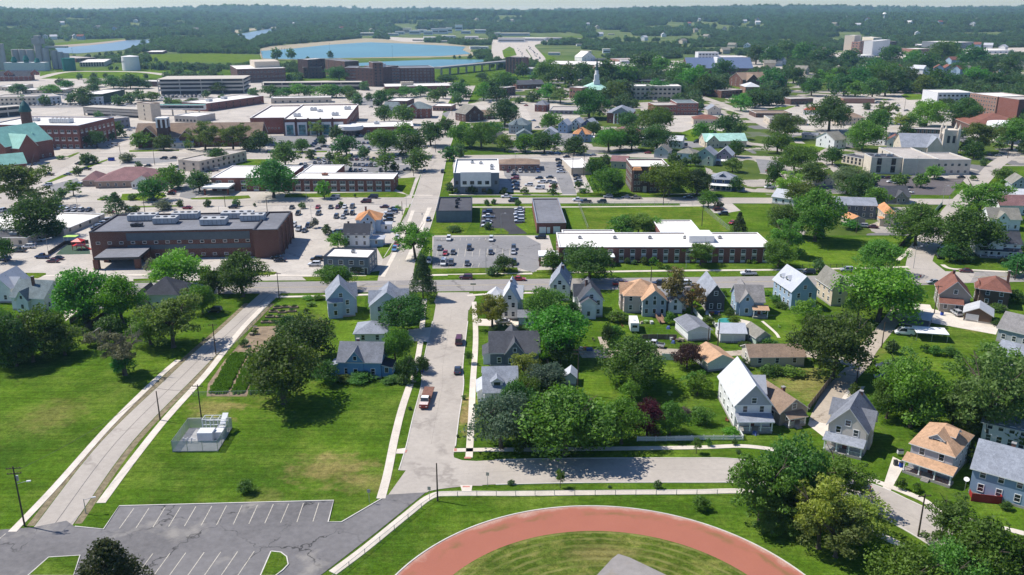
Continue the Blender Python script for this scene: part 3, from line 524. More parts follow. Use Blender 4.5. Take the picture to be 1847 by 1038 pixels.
# ================================================================ BUILDINGS
WIN = {}
def win_mesh(w, h, style, near):
    k = (round(w, 1), round(h, 1), style, near)
    if k in WIN: return WIN[k]
    w, h = max(k[0], .3), max(k[1], .3); fr = {'w': WHITE, 'd': DARKMETAL, 't': TRIM}[style]; t = .12 if near else .1
    f = MB(); f.box(-w/2 - t, -.07, -t, -w/2, .02, h + t); f.box(w/2, -.07, -t, w/2 + t, .02, h + t)
    f.box(-w/2, -.068, h, w/2, .02, h + t); f.box(-w/2, -.10, -t, w/2, .02, 0)
    g = MB()
    if near and h > .8: f.box(-w/2, -.05, h * .5 - .03, w/2, .01, h * .5 + .03)
    if w > 1.7: f.box(-.04, -.05, 0, .04, .01, h)
    if near:
        g.poly([(-w/2, -.025, 0), (w/2, -.025, 0), (w/2, -.025, h), (-w/2, -.025, h)])
        WIN[k] = (f.mesh('window', fr), g.mesh('pane', GLASS))
    else:
        f.poly([(-w/2, -.025, 0), (w/2, -.025, 0), (w/2, -.025, h), (-w/2, -.025, h)], 1)
        WIN[k] = (f.mesh('window', [fr, GLASS]), None)
    return WIN[k]
ROT = {'F': 0, 'L': -math.pi/2, 'R': math.pi/2, 'B': math.pi}
def window(root, face, x, y, z, w, h, style='w', near=True):
    a, b = win_mesh(w, h, style, near); o = put(a, 'window', root, (x, y, z), ROT[face])
    if b: put(b, 'pane', o)
    return o
def door(root, face, x, y, z, w=.95, h=2.1, m=None, name='door'):
    mb = MB(); mb.box(-w/2, -.05, 0, w/2, .02, h); mb.box(-w/2 - .1, -.075, 0, -w/2, .02, h + .1, 1); mb.box(w/2, -.075, 0, w/2 + .1, .02, h + .1, 1); mb.box(-w/2, -.073, h, w/2, .02, h + .1, 1)
    if name == 'garage_door':
        for k in range(1, 4): mb.box(-w/2, -.06, h * k / 4 - .02, w/2, .0, h * k / 4 + .02, 1)
    return mb.build(name, [m or mat('door_paint', (.25, .09, .07), .5, .1, kind='object'), WHITE], root, (x, y, z), ROT[face])
def gable_roof(mb, x0, x1, y0, y1, z, rise, axis, ov=.45, t=.2, m=0, em=1):
    """two slabs meeting at a ridge; em = edge material"""
    if axis == 'y':
        xm = (x0 + x1) / 2; k = rise / (xm - x0); a, b = y0 - ov, y1 + ov
        for s, xe in ((1, x0 - ov), (-1, x1 + ov)):
            ze = z - k * ov; lo = [(xe, a, ze), (xe, b, ze), (xm, b, z + rise), (xm, a, z + rise)]
            if s > 0: lo.reverse()
            mb.hexa(lo, [(p[0], p[1], p[2] + t) for p in lo], em, m)
    else:
        ym = (y0 + y1) / 2; k = rise / (ym - y0); a, b = x0 - ov, x1 + ov
        for s, ye in ((1, y0 - ov), (-1, y1 + ov)):
            ze = z - k * ov; lo = [(a, ye, ze), (b, ye, ze), (b, ym, z + rise), (a, ym, z + rise)]
            if s < 0: lo.reverse()
            mb.hexa(lo, [(p[0], p[1], p[2] + t) for p in lo], em, m)
def hip_roof(mb, x0, x1, y0, y1, z, rise, ov=.5, t=.18, m=0, em=1, cut=1.0):
    x0 -= ov; x1 += ov; y0 -= ov; y1 += ov; w, d = x1 - x0, y1 - y0; h = min(w, d) / 2 * cut; zb, zt = z - .05, z - .05 + t
    E = [(x0, y0), (x1, y0), (x1, y1), (x0, y1)]
    mb.poly([(*p, zb) for p in reversed(E)], em)
    for i in range(4):
        p, q = E[i], E[(i + 1) % 4]; mb.poly([(*p, zb), (*q, zb), (*q, zt), (*p, zt)], em)
    R4 = [(x0 + h, y0 + h), (x1 - h, y0 + h), (x1 - h, y1 - h), (x0 + h, y1 - h)]
    for i in range(4):
        p, q, r, s = E[i], E[(i + 1) % 4], R4[(i + 1) % 4], R4[i]; pts = [(*p, zt), (*q, zt)]
        pts += [(*r, z + rise)] if (abs(r[0]-s[0]) + abs(r[1]-s[1])) < .02 else [(*r, z + rise), (*s, z + rise)]
        mb.poly(pts, m)
    if cut < .999: mb.poly([(*p, z + rise) for p in R4], m)
def frame_of(A, B, r):
    a, b = G(A, 0, r), G(B, 0, r); d = b - a; return a, d.length, math.atan2(d.y, d.x)
def depth_of(a, rz, back, z, r):
    p = G(back, z, r) - a; return abs(-p.x * math.sin(rz) + p.y * math.cos(rz))
def spread_windows(root, face, w, d, x0, x1, z0, floors, n, ww=.95, wh=1.45, dz=2.8, style='w', near=True, skip=()):
    out = []
    for f in range(floors):
        for i in range(n):
            if (f, i) in skip: continue
            c = x0 + (x1 - x0) * (i + .5) / n; z = z0 + dz * f
            p = {'F': (c, 0), 'B': (c, d), 'L': (0, c), 'R': (w, c)}[face]
            window(root, face, p[0], p[1], z, ww, wh, style, near)
def chimney(root, x, y, z0, z1, m=None, s=.35, parent=None):
    mb = MB(); mb.box(x - s, y - s, z0, x + s, y + s, z1); mb.box(x - s - .08, y - s - .08, z1, x + s + .08, y + s + .08, z1 + .15, 1)
    return mb.build('chimney', [m or brick('chimney_brick', (.22, .09, .06)), mat('chimney_cap', (.3, .29, .28), .9)], parent or root)
def house(label, short, A, B, d, eave, rise, ridge, wall, roof, r=0, name='house', cat='house', near=True, group='houses of the neighbourhood', nf=2, nl=3, nr=3, floors=None, porch=None, wings=(), dormers=(), chim=(), ov=.45, attic=True, trim=None, rz=None, lean=None, gd=None, doorF=None, extra=None, found=True, look=None, style='w', gable=None):
    a, w, rz_ = frame_of(A, B, r); rz = rz_ if rz is None else rz
    root = empty(name, (a.x, a.y, 0), rz); tr = trim or TRIM
    if label: tag(root, label, cat, group); landmark(short, root.matrix_basis @ Vector((w/2, d/2, 0)), max(w, d) / 2)
    elif look: auto(root, look, cat, group, root.matrix_basis @ Vector((w/2, d/2, 0)))
    mb = MB(); gm = 0
    if ridge == 'y':
        P5 = lambda y: [(0, y, 0), (w, y, 0), (w, y, eave), (w/2, y, eave + rise), (0, y, eave)]
        mb.poly(P5(0)); mb.poly(list(reversed(P5(d)))); mb.poly([(w, 0, 0), (w, d, 0), (w, d, eave), (w, 0, eave)]); mb.poly([(0, d, 0), (0, 0, 0), (0, 0, eave), (0, d, eave)])
    elif ridge == 'x':
        P5 = lambda x: [(x, d, 0), (x, 0, 0), (x, 0, eave), (x, d/2, eave + rise), (x, d, eave)]
        mb.poly(P5(0)); mb.poly(list(reversed(P5(w)))); mb.poly([(0, 0, 0), (w, 0, 0), (w, 0, eave), (0, 0, eave)]); mb.poly([(w, d, 0), (0, d, 0), (0, d, eave), (w, d, eave)])
    else:
        E = [(0, 0), (w, 0), (w, d), (0, d)]
        for i in range(4): p, q = E[i], E[(i+1) % 4]; mb.poly([(*p, 0), (*q, 0), (*q, eave), (*p, eave)])
    wl = mb.build('wall', wall, root)
    mb = MB()
    if ridge in 'xy': gable_roof(mb, 0, w, 0, d, eave, rise, ridge, ov)
    else: hip_roof(mb, 0, w, 0, d, eave, rise, ov)
    rf = mb.build('roof', [roof, tr], root)
    if near and found:
        mb = MB(); mb.box(-.06, -.06, 0, w + .06, d + .06, .5); mb.build('foundation', mat('foundation_block', (.34, .32, .30), .9, .15, 1, kind='object'), root)
    if gable and ridge == 'y':
        mb = MB(); k = .9; z0 = eave - .1; mb.poly([(.05, -.03, z0), (w - .05, -.03, z0), (w/2, -.03, eave + rise - .1)]); mb.box(0, -.09, z0 - .2, w, 0, z0 - .003, 1); mb.build('gable_panel', [gable, tr], root)
    fl = floors or max(1, int((eave + .4) / 2.75)); sk = ()
    if porch: sk = tuple((0, i) for i in range(nf))
    spread_windows(root, 'F', w, d, .3, w - .3, 1.1, fl, nf, near=near, skip=sk, style=style)
    spread_windows(root, 'L', w, d, .5, d - .5, 1.1, fl, nl, near=near, style=style); spread_windows(root, 'R', w, d, .5, d - .5, 1.1, fl, nr, near=near, style=style)
    if near: spread_windows(root, 'B', w, d, .5, w - .5, 1.1, fl, 2, near=near, style=style)
    if attic and ridge == 'y' and rise > 2: window(root, 'F', w/2, -.03 if gable else 0, eave + .35, 1.0, 1.2, style, near); window(root, 'B', w/2, d, eave + .35, .9, 1.1, style, near)
    if attic and ridge == 'x' and rise > 2: window(root, 'L', 0, d/2, eave + .3, .9, 1.1, style, near); window(root, 'R', w, d/2, eave + .3, .9, 1.1, style, near)
    if porch:   # (x0, x1, depth, height, roof_mat, rails)
        x0, x1, pd, ph, pr = porch[:5]; rails = porch[5] if len(porch) > 5 else True
        po = empty('porch', (0, 0, 0)); po.parent = root
        mb = MB(); mb.hexa([(x0 - .3, -pd - .3, ph - .35), (x1 + .3, -pd - .3, ph - .35), (x1 + .3, -.02, ph + .45), (x0 - .3, -.02, ph + .45)], [(x0 - .3, -pd - .3, ph - .15), (x1 + .3, -pd - .3, ph - .15), (x1 + .3, -.02, ph + .65), (x0 - .3, -.02, ph + .65)], 1, 0); mb.build('porch_roof', [pr, tr], po)
        mb = MB(); mb.box(x0, -pd, 0, x1, -.07, .55); mb.build('porch_floor', mat('porch_boards', (.30, .28, .26), .8, .15, 1, kind='object'), po)
        n = max(2, int((x1 - x0) / 2.4) + 1)
        for i in range(n):
            x = x0 + .15 + (x1 - x0 - .3) * i / (n - 1); mb = MB(); mb.box(-.11, -.11, .55, .11, .11, ph - .3); mb.box(-.17, -.17, .55, .17, .17, .75); mb.box(-.16, -.16, ph - .45, .16, .16, ph - .3); mb.build('post', WHITE, po, (x, -pd + .15, 0))
        if rails:
            mb = MB(); gap0, gap1 = (x0 + x1) / 2 - .7, (x0 + x1) / 2 + .7
            for u, v in ((x0, gap0), (gap1, x1)):
                mb.box(u, -pd + .1, 1.4, v, -pd + .18, 1.48)
                for k in range(int((v - u) / .25)): mb.box(u + .12 + k * .25, -pd + .12, .55, u + .17 + k * .25, -pd + .17, 1.4)
            mb.build('railing', rails if not isinstance(rails, bool) else WHITE, po)
            mb = MB()
            for k in range(3): mb.box(gap0, -pd - .3 * (k + 1), 0, gap1, -pd - .3 * k - .003, .5 - .15 * k)
            mb.build('steps', mat('porch_boards', (.30, .28, .26), .8, .15, 1, kind='object'), po)
        door(root, 'F', (x0 + x1) / 2, 0, .55); window(root, 'F', x0 + (x1 - x0) * .2, 0, 1.2, 1.0, 1.4, style, near); window(root, 'F', x0 + (x1 - x0) * .8, 0, 1.2, 1.0, 1.4, style, near)
    for wg in wings:   # (side, c0, c1, proj, eave, rise, wallmat, roofmat, kind)
        side, c0, c1, pr, ev, ri = wg[:6]; wm = wg[6] or wall if len(wg) > 6 else wall; rm = (wg[7] or roof) if len(wg) > 7 else roof; kd = wg[8] if len(wg) > 8 else 'gable'
        wo = empty('wing', {'F': (c0, 0, 0), 'L': (0, c1, 0), 'R': (w, c0, 0), 'B': (c1, d, 0)}[side], ROT[side]); wo.parent = root; ww_ = c1 - c0
        m1, m2 = MB(), MB()
        if kd == 'gable':
            m1.poly([(0, -pr, 0), (ww_, -pr, 0), (ww_, -pr, ev), (ww_/2, -pr, ev + ri), (0, -pr, ev)])
            m1.poly([(ww_, -pr, 0), (ww_, .0, 0), (ww_, .0, ev), (ww_, -pr, ev)]); m1.poly([(0, 0, 0), (0, -pr, 0), (0, -pr, ev), (0, 0, ev)])
            inn = (d / 2 if ridge == 'x' else w / 2) if side in ('FB' if ridge == 'x' else 'LR') else 1.5
            if ridge in ('hip',): inn = min(w, d) / 2
            inn *= min(1, (ev + ri - eave) / max(rise, .1)) if ev + ri > eave else 0
            gable_roof(m2, 0, ww_, -pr, max(inn - .45, -.42), ev, ri, 'y', .4, .18)
        elif kd == 'shed':
            m1.poly([(0, -pr, 0), (ww_, -pr, 0), (ww_, -pr, ev), (0, -pr, ev)]); m1.poly([(ww_, -pr, 0), (ww_, 0, 0), (ww_, 0, ev + ri), (ww_, -pr, ev)]); m1.poly([(0, 0, 0), (0, -pr, 0), (0, -pr, ev), (0, 0, ev + ri)])
            k = ri / pr; lo = [(-.3, -pr - .3, ev - .3 * k), (ww_ + .3, -pr - .3, ev - .3 * k), (ww_ + .3, -.02, ev + ri), (-.3, -.02, ev + ri)]; m2.hexa(lo, [(p[0], p[1], p[2] + .18) for p in lo], 1, 0)
        else:
            m1.box(0, -pr, 0, ww_, -.003, ev); hip_roof(m2, 0, ww_, -pr, .3, ev, ri)
        m1.build('wing_wall', wm, wo); m2.build('wing_roof', [rm, tr], wo)
        nfl = max(1, int((ev + .4) / 2.75)); nn = max(1, int(ww_ / 2.2))
        for f in range(nfl):
            for i in range(nn): window(wo, 'F', ww_ * (i + .5) / nn, -pr, 1.1 + 2.7 * f, .95, 1.35, style, False)
        if kd == 'gable' and ri > 1.8: window(wo, 'F', ww_/2, -pr, ev + .25, .8, 1.0, style, False)
        if pr > 2.5: window(wo, 'L', 0, -pr/2, 1.2, .9, 1.3, style, False); window(wo, 'R', ww_, -pr/2, 1.2, .9, 1.3, style, False)
    for dm in dormers:  # (side, centre, width, setback, z, height, wallmat)
        side, c, dw, sb, z, hh = dm[:6]; wm = dm[6] if len(dm) > 6 else wall
        do = empty('dormer', {'F': (c - dw/2, sb, 0), 'L': (sb, c + dw/2, 0), 'R': (w - sb, c - dw/2, 0), 'B': (c + dw/2, d - sb, 0)}[side], ROT[side]); do.parent = root
        m1, m2 = MB(), MB(); m1.poly([(0, 0, z - .6), (dw, 0, z - .6), (dw, 0, z + hh), (dw/2, 0, z + hh + dw * .35), (0, 0, z + hh)]); L_ = 2.6
        m1.poly([(dw, 0, z - .6), (dw, L_, z - .6), (dw, L_, z + hh), (dw, 0, z + hh)]); m1.poly([(0, L_, z - .6), (0, 0, z - .6), (0, 0, z + hh), (0, L_, z + hh)]); gable_roof(m2, 0, dw, 0, L_ + .6, z + hh, dw * .35, 'y', .3, .15)
        m1.build('dormer_wall', wm, do); m2.build('dormer_roof', [roof, tr], do)
        window(do, 'F', dw/2, 0, z + .05, min(dw - .5, 1.5), hh - .15, style, False)
    for c in chim: chimney(root, c[0] * w, c[1] * d, eave * .9, eave + rise + (c[2] if len(c) > 2 else .8), parent=rf)
    if lean: pass
    if gd:
        for (face, x, ww_, hh) in gd: door(root, face, {'F': x * w, 'L': 0, 'R': w, 'B': x * w}[face], {'F': 0, 'L': x * d, 'R': x * d, 'B': d}[face], .02, ww_, hh, mat('garage_door_white', (.68, .68, .67), .6, .05, kind='object'), 'garage_door')
    if doorF: door(root, 'F', doorF * w, 0, .3)
    if near and eave > 3.5 and ridge in 'xy':
        for k in range(2): mb = MB(); mb.tube((0, 0, 0), (0, 0, .5), .06, .06, 6); mb.build('roof_vent', DARKMETAL, rf, (w * (.62 if ridge == 'y' else .3 + .4 * k), d * (.3 + .35 * k if ridge == 'y' else .62), eave + rise * .72))
    return root, w, d
def rooftop_unit(parent, x, y, z, w, d, h, m=None):
    mb = MB(); mb.box(x, y, z + .3, x + w, y + d, z + h); mb.box(x + .2, y + .2, z, x + w - .2, y + d - .2, z + .3, 1)
    n = max(1, int(w / 2.5))
    for i in range(n): cx = x + w * (i + .5) / n; mb.tube((cx, y + d/2, z + h), (cx, y + d/2, z + h + .25), min(.8, d * .3), min(.8, d * .3), 10, 1)
    for i in range(1, n * 2): mb.box(x + w * i / (n * 2) - .04, y - .05, z + .5, x + w * i / (n * 2) + .04, y - .004, z + h - .2, 1)
    return mb.build('rooftop_unit', [m or METAL, DARKMETAL], parent)
def wing_block(root, x0, y0, x1, y1, h, wall, roof, coping, par=.5, names=('wall', 'roof', 'coping'), z0=0.0):
    t = .35; mb = MB(); E = [(x0, y0), (x1, y0), (x1, y1), (x0, y1)]; I = [(x0+t, y0+t), (x1-t, y0+t), (x1-t, y1-t), (x0+t, y1-t)]; zt = h + par
    for i in range(4):
        p, q, a, b = E[i], E[(i+1) % 4], I[i], I[(i+1) % 4]; mb.poly([(*p, z0), (*q, z0), (*q, zt), (*p, zt)]); mb.poly([(*b, h), (*a, h), (*a, zt), (*b, zt)])
    wl = mb.build(names[0], wall, root)
    mb = MB(); mb.poly([(*p, h + .01) for p in I]); rf = mb.build(names[1], roof, root)
    mb = MB(); O = [(x0-.08, y0-.08), (x1+.08, y0-.08), (x1+.08, y1+.08), (x0-.08, y1+.08)]; J = [(x0+t+.05, y0+t+.05), (x1-t-.05, y0+t+.05), (x1-t-.05, y1-t-.05), (x0+t+.05, y1-t-.05)]
    for i in range(4):
        j = (i+1) % 4; mb.hexa([(*O[i], zt - .12), (*O[j], zt - .12), (*J[j], zt - .12), (*J[i], zt - .12)], [(*O[i], zt + .08), (*O[j], zt + .08), (*J[j], zt + .08), (*J[i], zt + .08)])
    mb.build(names[2], coping, root); return wl, rf
def block(label, short, A, B, top, back, wall, roof, r=0, name='building', cat='building', coping=None, group='flat roofed buildings of the town', fac=(), units=(), par=.5, near=False, depth=None, h=None, look=None, wings=()):
    a, w, rz = frame_of(A, B, r); hh = h if h is not None else hat(a, Q(r, (0, top))[1])
    hh = max(2.5, hh); d = depth if depth is not None else max(4.0, depth_of(a, rz, back, hh, r))
    root = empty(name, (a.x, a.y, 0), rz)
    if label: tag(root, label, cat, group); landmark(short, root.matrix_basis @ Vector((w/2, d/2, 0)), max(w, d) / 2)
    elif look: auto(root, look, cat, group, root.matrix_basis @ Vector((w/2, d/2, 0)))
    wl, rf = wing_block(root, 0, 0, w, d, hh - par, wall, roof, coping or TRIM, par)
    for f in fac:    # (face, floors, columns, window w, window h, style, panel, z0)
        face, fl, n, ww_, wh = f[:5]; st = f[5] if len(f) > 5 else 'd'; pan = f[6] if len(f) > 6 else None; z0 = f[7] if len(f) > 7 else 1.0
        L = w if face in 'FB' else d; dz = (hh - par - .3) / fl
        spread_windows(root, face, w, d, .6, L - .6, z0, fl, n, ww_, min(wh, dz - .7), dz, st, near)
        if pan is not None:
            for i in range(n):
                c = .6 + (L - 1.2) * (i + .5) / n; p = {'F': (c, 0), 'B': (c, d), 'L': (0, c), 'R': (w, c)}[face]
                for k in range(fl):
                    mb = MB(); mb.box(-ww_/2 - .1, -.05, 0, ww_/2 + .1, 0, .8); mb.build('spandrel_panel', pan, root, (p[0], p[1], z0 - .93 + dz * k), ROT[face])
    for u in units: rooftop_unit(rf, u[0] * w, u[1] * d, hh - par + .01, *u[2:5], *(u[5:6]))
    for wg in wings:   # (x0,y0,x1,y1 fractions, extra height, wall, roof)
        wing_block(root, wg[0]*w, wg[1]*d, wg[2]*w, wg[3]*d, hh + wg[4] - par, wg[5] or wall, wg[6] or roof, coping or TRIM, par, ('upper_wall', 'upper_roof', 'upper_coping'), hh - par if wg[0] >= 0 and wg[1] >= 0 and wg[2] <= 1 and wg[3] <= 1 else 0)
    return root, w, d, hh
# ---------------------------------------------------------------- near houses
SW_ = {k: siding('siding_' + k, v) for k, v in dict(white=(.76, .76, .75), cream=(.62, .53, .40), beige=(.56, .51, .44), blue=(.155, .32, .52), paleblue=(.33, .44, .56), skyblue=(.26, .36, .49), grey=(.40, .42, .45), taupe=(.30, .265, .23), dark=(.085, .08, .085), slate=(.13, .15, .19), greygreen=(.36, .42, .44), pinkish=(.55, .46, .41), brown=(.13, .085, .06), purple=(.32, .24, .31), navy=(.06, .09, .18), green=(.40, .50, .42), tan=(.48, .40, .32), yellow=(.62, .55, .35)).items()}
RF = {k: shingle('shingle_' + k, v, .13 if k in ('white', 'light') else .28) for k, v in dict(white=(.52, .53, .55), light=(.44, .46, .50), grey=(.19, .20, .225), dark=(.085, .088, .10), charcoal=(.055, .058, .07), tan=(.46, .29, .18), orange=(.50, .25, .12), brown=(.24, .175, .13), redbrown=(.20, .09, .068), mauve=(.23, .13, .13), mottle=(.235, .225, .22), greengrey=(.155, .19, .20), midgrey=(.26, .28, .32), olive=(.22, .21, .18), mint=(.36, .58, .50)).items()}
RF['metal'] = mat('ribbed_metal_roof', (.46, .47, .48), .5, .1, .4, kind='object')
STONE = mat('limestone', (.60, .53, .44), .85, .12, .3, kind='object')
BR1 = brick('brick_dark', (.155, .062, .045)); BR2 = brick('brick_red', (.24, .075, .055)); BR3 = brick('brick_brown', (.12, .06, .05)); BR4 = brick('brick_pale', (.36, .19, .14))
REDP = mat('red_painted_wood', (.32, .03, .03), .6, .15, 1, kind='object'); MAROON = mat('maroon_rail', (.14, .035, .03), .7, .15, 1, kind='object')
house('large white two storey gabled house with pale roof and front porch, picket fence beside', 'the large white gabled house', (322, 345), (490, 345), 15.5, 5.7, 4.6, 'y', SW_['white'], RF['white'], 16, nf=2, nl=4, porch=(.2, 7.7, 2.6, 3.0, RF['midgrey']), wings=(('R', 6.5, 11, .4, 5.7, 3.0),), gable=SW_['grey'], trim=WHITE, chim=())
house('tan roofed bungalow with corner porch attached beside the large white house', 'the tan roofed bungalow', (535, 335), (660, 312), 13.5, 3.3, 2.6, 'y', SW_['taupe'], RF['brown'], 16, nf=2, porch=(1.2, 5.6, 1.8, 2.5, RF['brown']), chim=((.62, .4, .5),), found=False)
house('beige two storey house with steep dark grey cross gables and porch by the alley', 'the beige gabled alley house', (755, 432), (932, 476), 10.5, 5.5, 4.3, 'y', SW_['beige'], RF['grey'], 16, nf=2, nl=2, nr=4, porch=(-.1, 7.4, 2.3, 3.0, RF['midgrey']), wings=(('R', 3.2, 6.6, .5, 5.5, 2.7), ('L', 5.5, 9.5, .8, 5.5, 2.6)), chim=((.55, .9, .3),))
_h13 = house('foursquare house with orange tan hipped roof, dormer and maroon porch railings', 'the orange roofed foursquare house', (1140, 535), (1335, 600), 11.5, 5.6, 3.0, 'hip', SW_['grey'], RF['tan'], 16, nf=2, nl=3, nr=3, porch=(-.3, 8.6, 2.4, 3.0, RF['tan'], MAROON), dormers=(('F', 4.0, 2.6, 1.6, 6.5, 1.0), ('R', 6.0, 3.0, 1.4, 6.5, 1.1)), trim=WHITE)
house('pale blue house with long grey roof and red deck near the lower corner', 'the pale blue house with red deck', (1425, 650), (1700, 730), 10.5, 5.5, 3.6, 'x', SW_['skyblue'], RF['midgrey'], 16, nf=3, nl=3, chim=((.55, .55, .7),), trim=WHITE)
house('white house half hidden behind trees beyond the pale blue house', 'the half hidden white house', (1478, 418), (1700, 470), 9, 5.2, 2.8, 'x', SW_['white'], RF['greengrey'], 16, nf=4)
# the row along the main street, seen from their back gardens
house('house with broad tan roof, pinkish walls and grey green back wing with four windows', 'the tan roofed street house', (100, 498), (352, 500), 11, 5.4, 3.8, 'hip', SW_['pinkish'], RF['tan'], 12, nf=3, wings=(('F', 5.2, 12.2, 3.2, 5.2, 3.0, SW_['greygreen'], RF['tan']), ('L', 3, 8, .8, 5.3, 2.6)), trim=TRIM)
house('small white cottage with dark roof wings behind a browning tree on the main street', 'the small white cottage', (392, 480), (548, 482), 9, 3.6, 3.2, 'y', SW_['white'], RF['grey'], 12, nf=2, wings=(('F', .8, 5.0, 2.4, 3.0, 1.9), ('R', 3, 7, 1.2, 3.6, 2.2)))
house('charcoal two storey house with long grey roof on the main street', 'the charcoal street house', (690, 488), (820, 488), 14, 4.9, 3.6, 'y', SW_['dark'], RF['midgrey'], 12, nf=2, nl=3)
house('pale house with mottled grey shingle roof and tan roofed back porch', 'the mottled roof house', (905, 515), (1100, 520), 9, 4.6, 3.6, 'x', SW_['paleblue'], RF['mottle'], 12, nf=3, nl=2, wings=(('F', 1.0, 5.0, .6, 4.6, 2.6), ('B', 1, 5.5, 4, 4.6, 2.8)), porch=(4.7, 9.0, 2.6, 2.9, RF['tan'], False))
house('blue two storey gabled house with pale roof and white sunlit side on main street', 'the blue gabled street house', (1300, 478), (1478, 468), 12.5, 6.2, 4.4, 'y', SW_['paleblue'], RF['light'], 12, nf=2, nl=4, dormers=(('L', 6.0, 2.4, 1.2, 7.2, 1.1), ('L', 9.6, 2.0, 1.0, 7.0, 1.0)), trim=WHITE)
house('cream two storey house with brown grey roof beside a tall leafy tree', 'the cream street house', (205, 450), (318, 446), 11, 6.0, 3.8, 'y', SW_['cream'], RF['olive'], 13, nf=1, nl=3, trim=WHITE)
house('taupe house with brown roof, white eaves and enclosed back porch windows', 'the taupe brown roofed house', (975, 470), (1195, 492), 11, 5.0, 4.2, 'y', SW_['taupe'], RF['redbrown'], 13, nf=2, wings=(('F', 0.1, 6.4, 2.2, 2.7, 1.1, None, None, 'shed'),), chim=((.5, .8, 1.2),), trim=WHITE)
house('dark brown house with dark red hipped roof and white windows', 'the dark red hipped house', (1262, 445), (1475, 472), 11, 5.4, 3.0, 'hip', SW_['brown'], RF['redbrown'], 13, nf=2, wings=(('L', 2, 7, 1.0, 5.0, 1.6, None, None, 'hip'),), chim=((.95, .75, 1.6),), trim=WHITE)
house('house with big grey brown shingle roof cut by the frame edge', 'the big shingle roof house', (1395, 700), (1640, 760), 11, 4.0, 3.2, 'x', SW_['grey'], RF['mottle'], 13, nf=3)
house('low house with blue grey roof at the frame edge below the shingle roof', 'the blue grey roof house', (1370, 880), (1660, 960), 10, 3.4, 2.4, 'x', SW_['slate'], RF['midgrey'], 13, nf=3)
house('white house with pale metal coloured cross roof at the street corner', 'the pale roofed corner house', (578, 545), (694, 548), 11, 6.0, 4.0, 'y', SW_['white'], RF['white'], 11, nf=2, wings=(('L', 2.5, 9, 4.6, 5.2, 3.0, None, None, 'hip'), ('R', 3, 9, 1.0, 5.8, 3.0)), chim=((.5, .55, .4),), trim=WHITE)
house('grey roofed house mostly hidden by round trees beside the corner house', 'the hidden grey roofed house', (925, 410), (1062, 415), 11, 5.2, 4.2, 'y', SW_['white'], RF['midgrey'], 11, nf=2, chim=((.6, .6, .4),))
house('white two storey house with slate roof, small gable and back door', 'the white slate roofed house', (1140, 530), (1303, 528), 10, 5.6, 3.8, 'y', SW_['white'], RF['dark'], 11, nf=3, wings=(('F', .2, 4.6, 1.8, 5.0, 1.6), ('L', 4, 8.5, 1.2, 5.6, 2.8)), chim=((.35, .5, .8),), trim=WHITE)
house('wide dark grey roofed house with front porch facing the side street', 'the wide dark roofed house', (497, 885), (845, 880), 9.5, 4.0, 3.8, 'x', SW_['slate'], RF['dark'], 11, nf=3, wings=(('F', 4.0, 8.6, .6, 4.0, 3.0), ('L', 1.5, 8, 1.8, 2.6, .9, SW_['white'], None, 'shed'), ('B', 3, 9, 2.0, 4.0, 3.2)))
house('grey gabled house with white porch posts on the side street under trees', 'the grey porch house', (752, 212), (915, 208), 11, 4.2, 3.8, 'x', SW_['white'], RF['midgrey'], 15, nf=2, wings=(('L', 3.5, 10, 1.5, 2.7, .9, SW_['white'], RF['light'], 'shed'),), dormers=(('F', 3, 2.6, 1.2, 5.0, 1.1),), trim=WHITE)
# gardens side of the side street
house('tall pale blue house with steep grey roof beside the garden beds', 'the tall pale blue house', (850, 537), (1042, 522), 9.5, 6.0, 4.3, 'y', SW_['paleblue'], RF['midgrey'], 10, nf=2, nr=3, wings=(('F', .1, 4.2, .8, 5.2, .8, None, None, 'shed'), ('R', 3, 7, .8, 6, 3.0)), trim=WHITE)
house('white two storey house with mid grey roof behind a round dark tree', 'the white grey roofed house', (1155, 578), (1400, 572), 10, 5.6, 4.0, 'y', SW_['white'], RF['midgrey'], 10, nf=2, wings=(('L', 3.5, 9, .5, 5.6, 2.6), ('R', 3, 8, .8, 5.6, 3.2)), trim=WHITE)
house('bright blue house with dark grey roof, centre gable and side porch', 'the bright blue house', (925, 962), (1228, 968), 9.0, 4.4, 3.4, 'x', SW_['blue'], RF['grey'], 10, nf=3, wings=(('F', 2.3, 6.4, .35, 4.6, 2.6), ('L', .4, 5, 2.2, 2.7, .9, None, RF['midgrey'], 'shed'), ('R', .8, 5.5, 2.6, 2.5, .7, None, RF['charcoal'], 'shed')), chim=((.38, .6, .5),), trim=TRIM)
house('low hipped grey roof garage joined behind the bright blue house', 'the grey hipped garage', (1040, 720), (1262, 718), 8.5, 2.9, 2.3, 'hip', SW_['white'], RF['midgrey'], 10, nf=2, name='garage', cat='garage', group='garages and sheds')
house('white house with charcoal roof in front of the orange roofed house by the lot', 'the white charcoal roofed house', (722, 985), (905, 985), 8.5, 5.2, 3.2, 'x', SW_['white'], RF['charcoal'], 6, nf=3, nr=2, wings=(('R', 1, 6.5, 5.0, 3.0, .8, SW_['paleblue'], RF['light'], 'hip'),), chim=((.12, .6, .7),))
house('pale blue house with orange brown hipped roof and front gable by the lot', 'the orange brown roofed house', (812, 880), (985, 878), 10.5, 5.4, 3.2, 'hip', SW_['paleblue'], RF['orange'], 6, nf=2, wings=(('F', 2.0, 7.8, 1.6, 5.4, 3.0, None, RF['orange']), ('R', 1, 5.5, 4.2, 3.2, .8, SW_['white'], RF['light'], 'hip')), chim=((.35, .6, 1.0),))
house('white house with long dark green grey roof and tall chimney', 'the green grey roofed house', (95, 478), (330, 492), 10.5, 4.4, 3.9, 'x', SW_['white'], RF['greengrey'], 9, nf=3, wings=(('F', 2.5, 6.5, 1.2, 4.0, 2.6),), chim=((.5, .35, 1.6),), trim=WHITE)
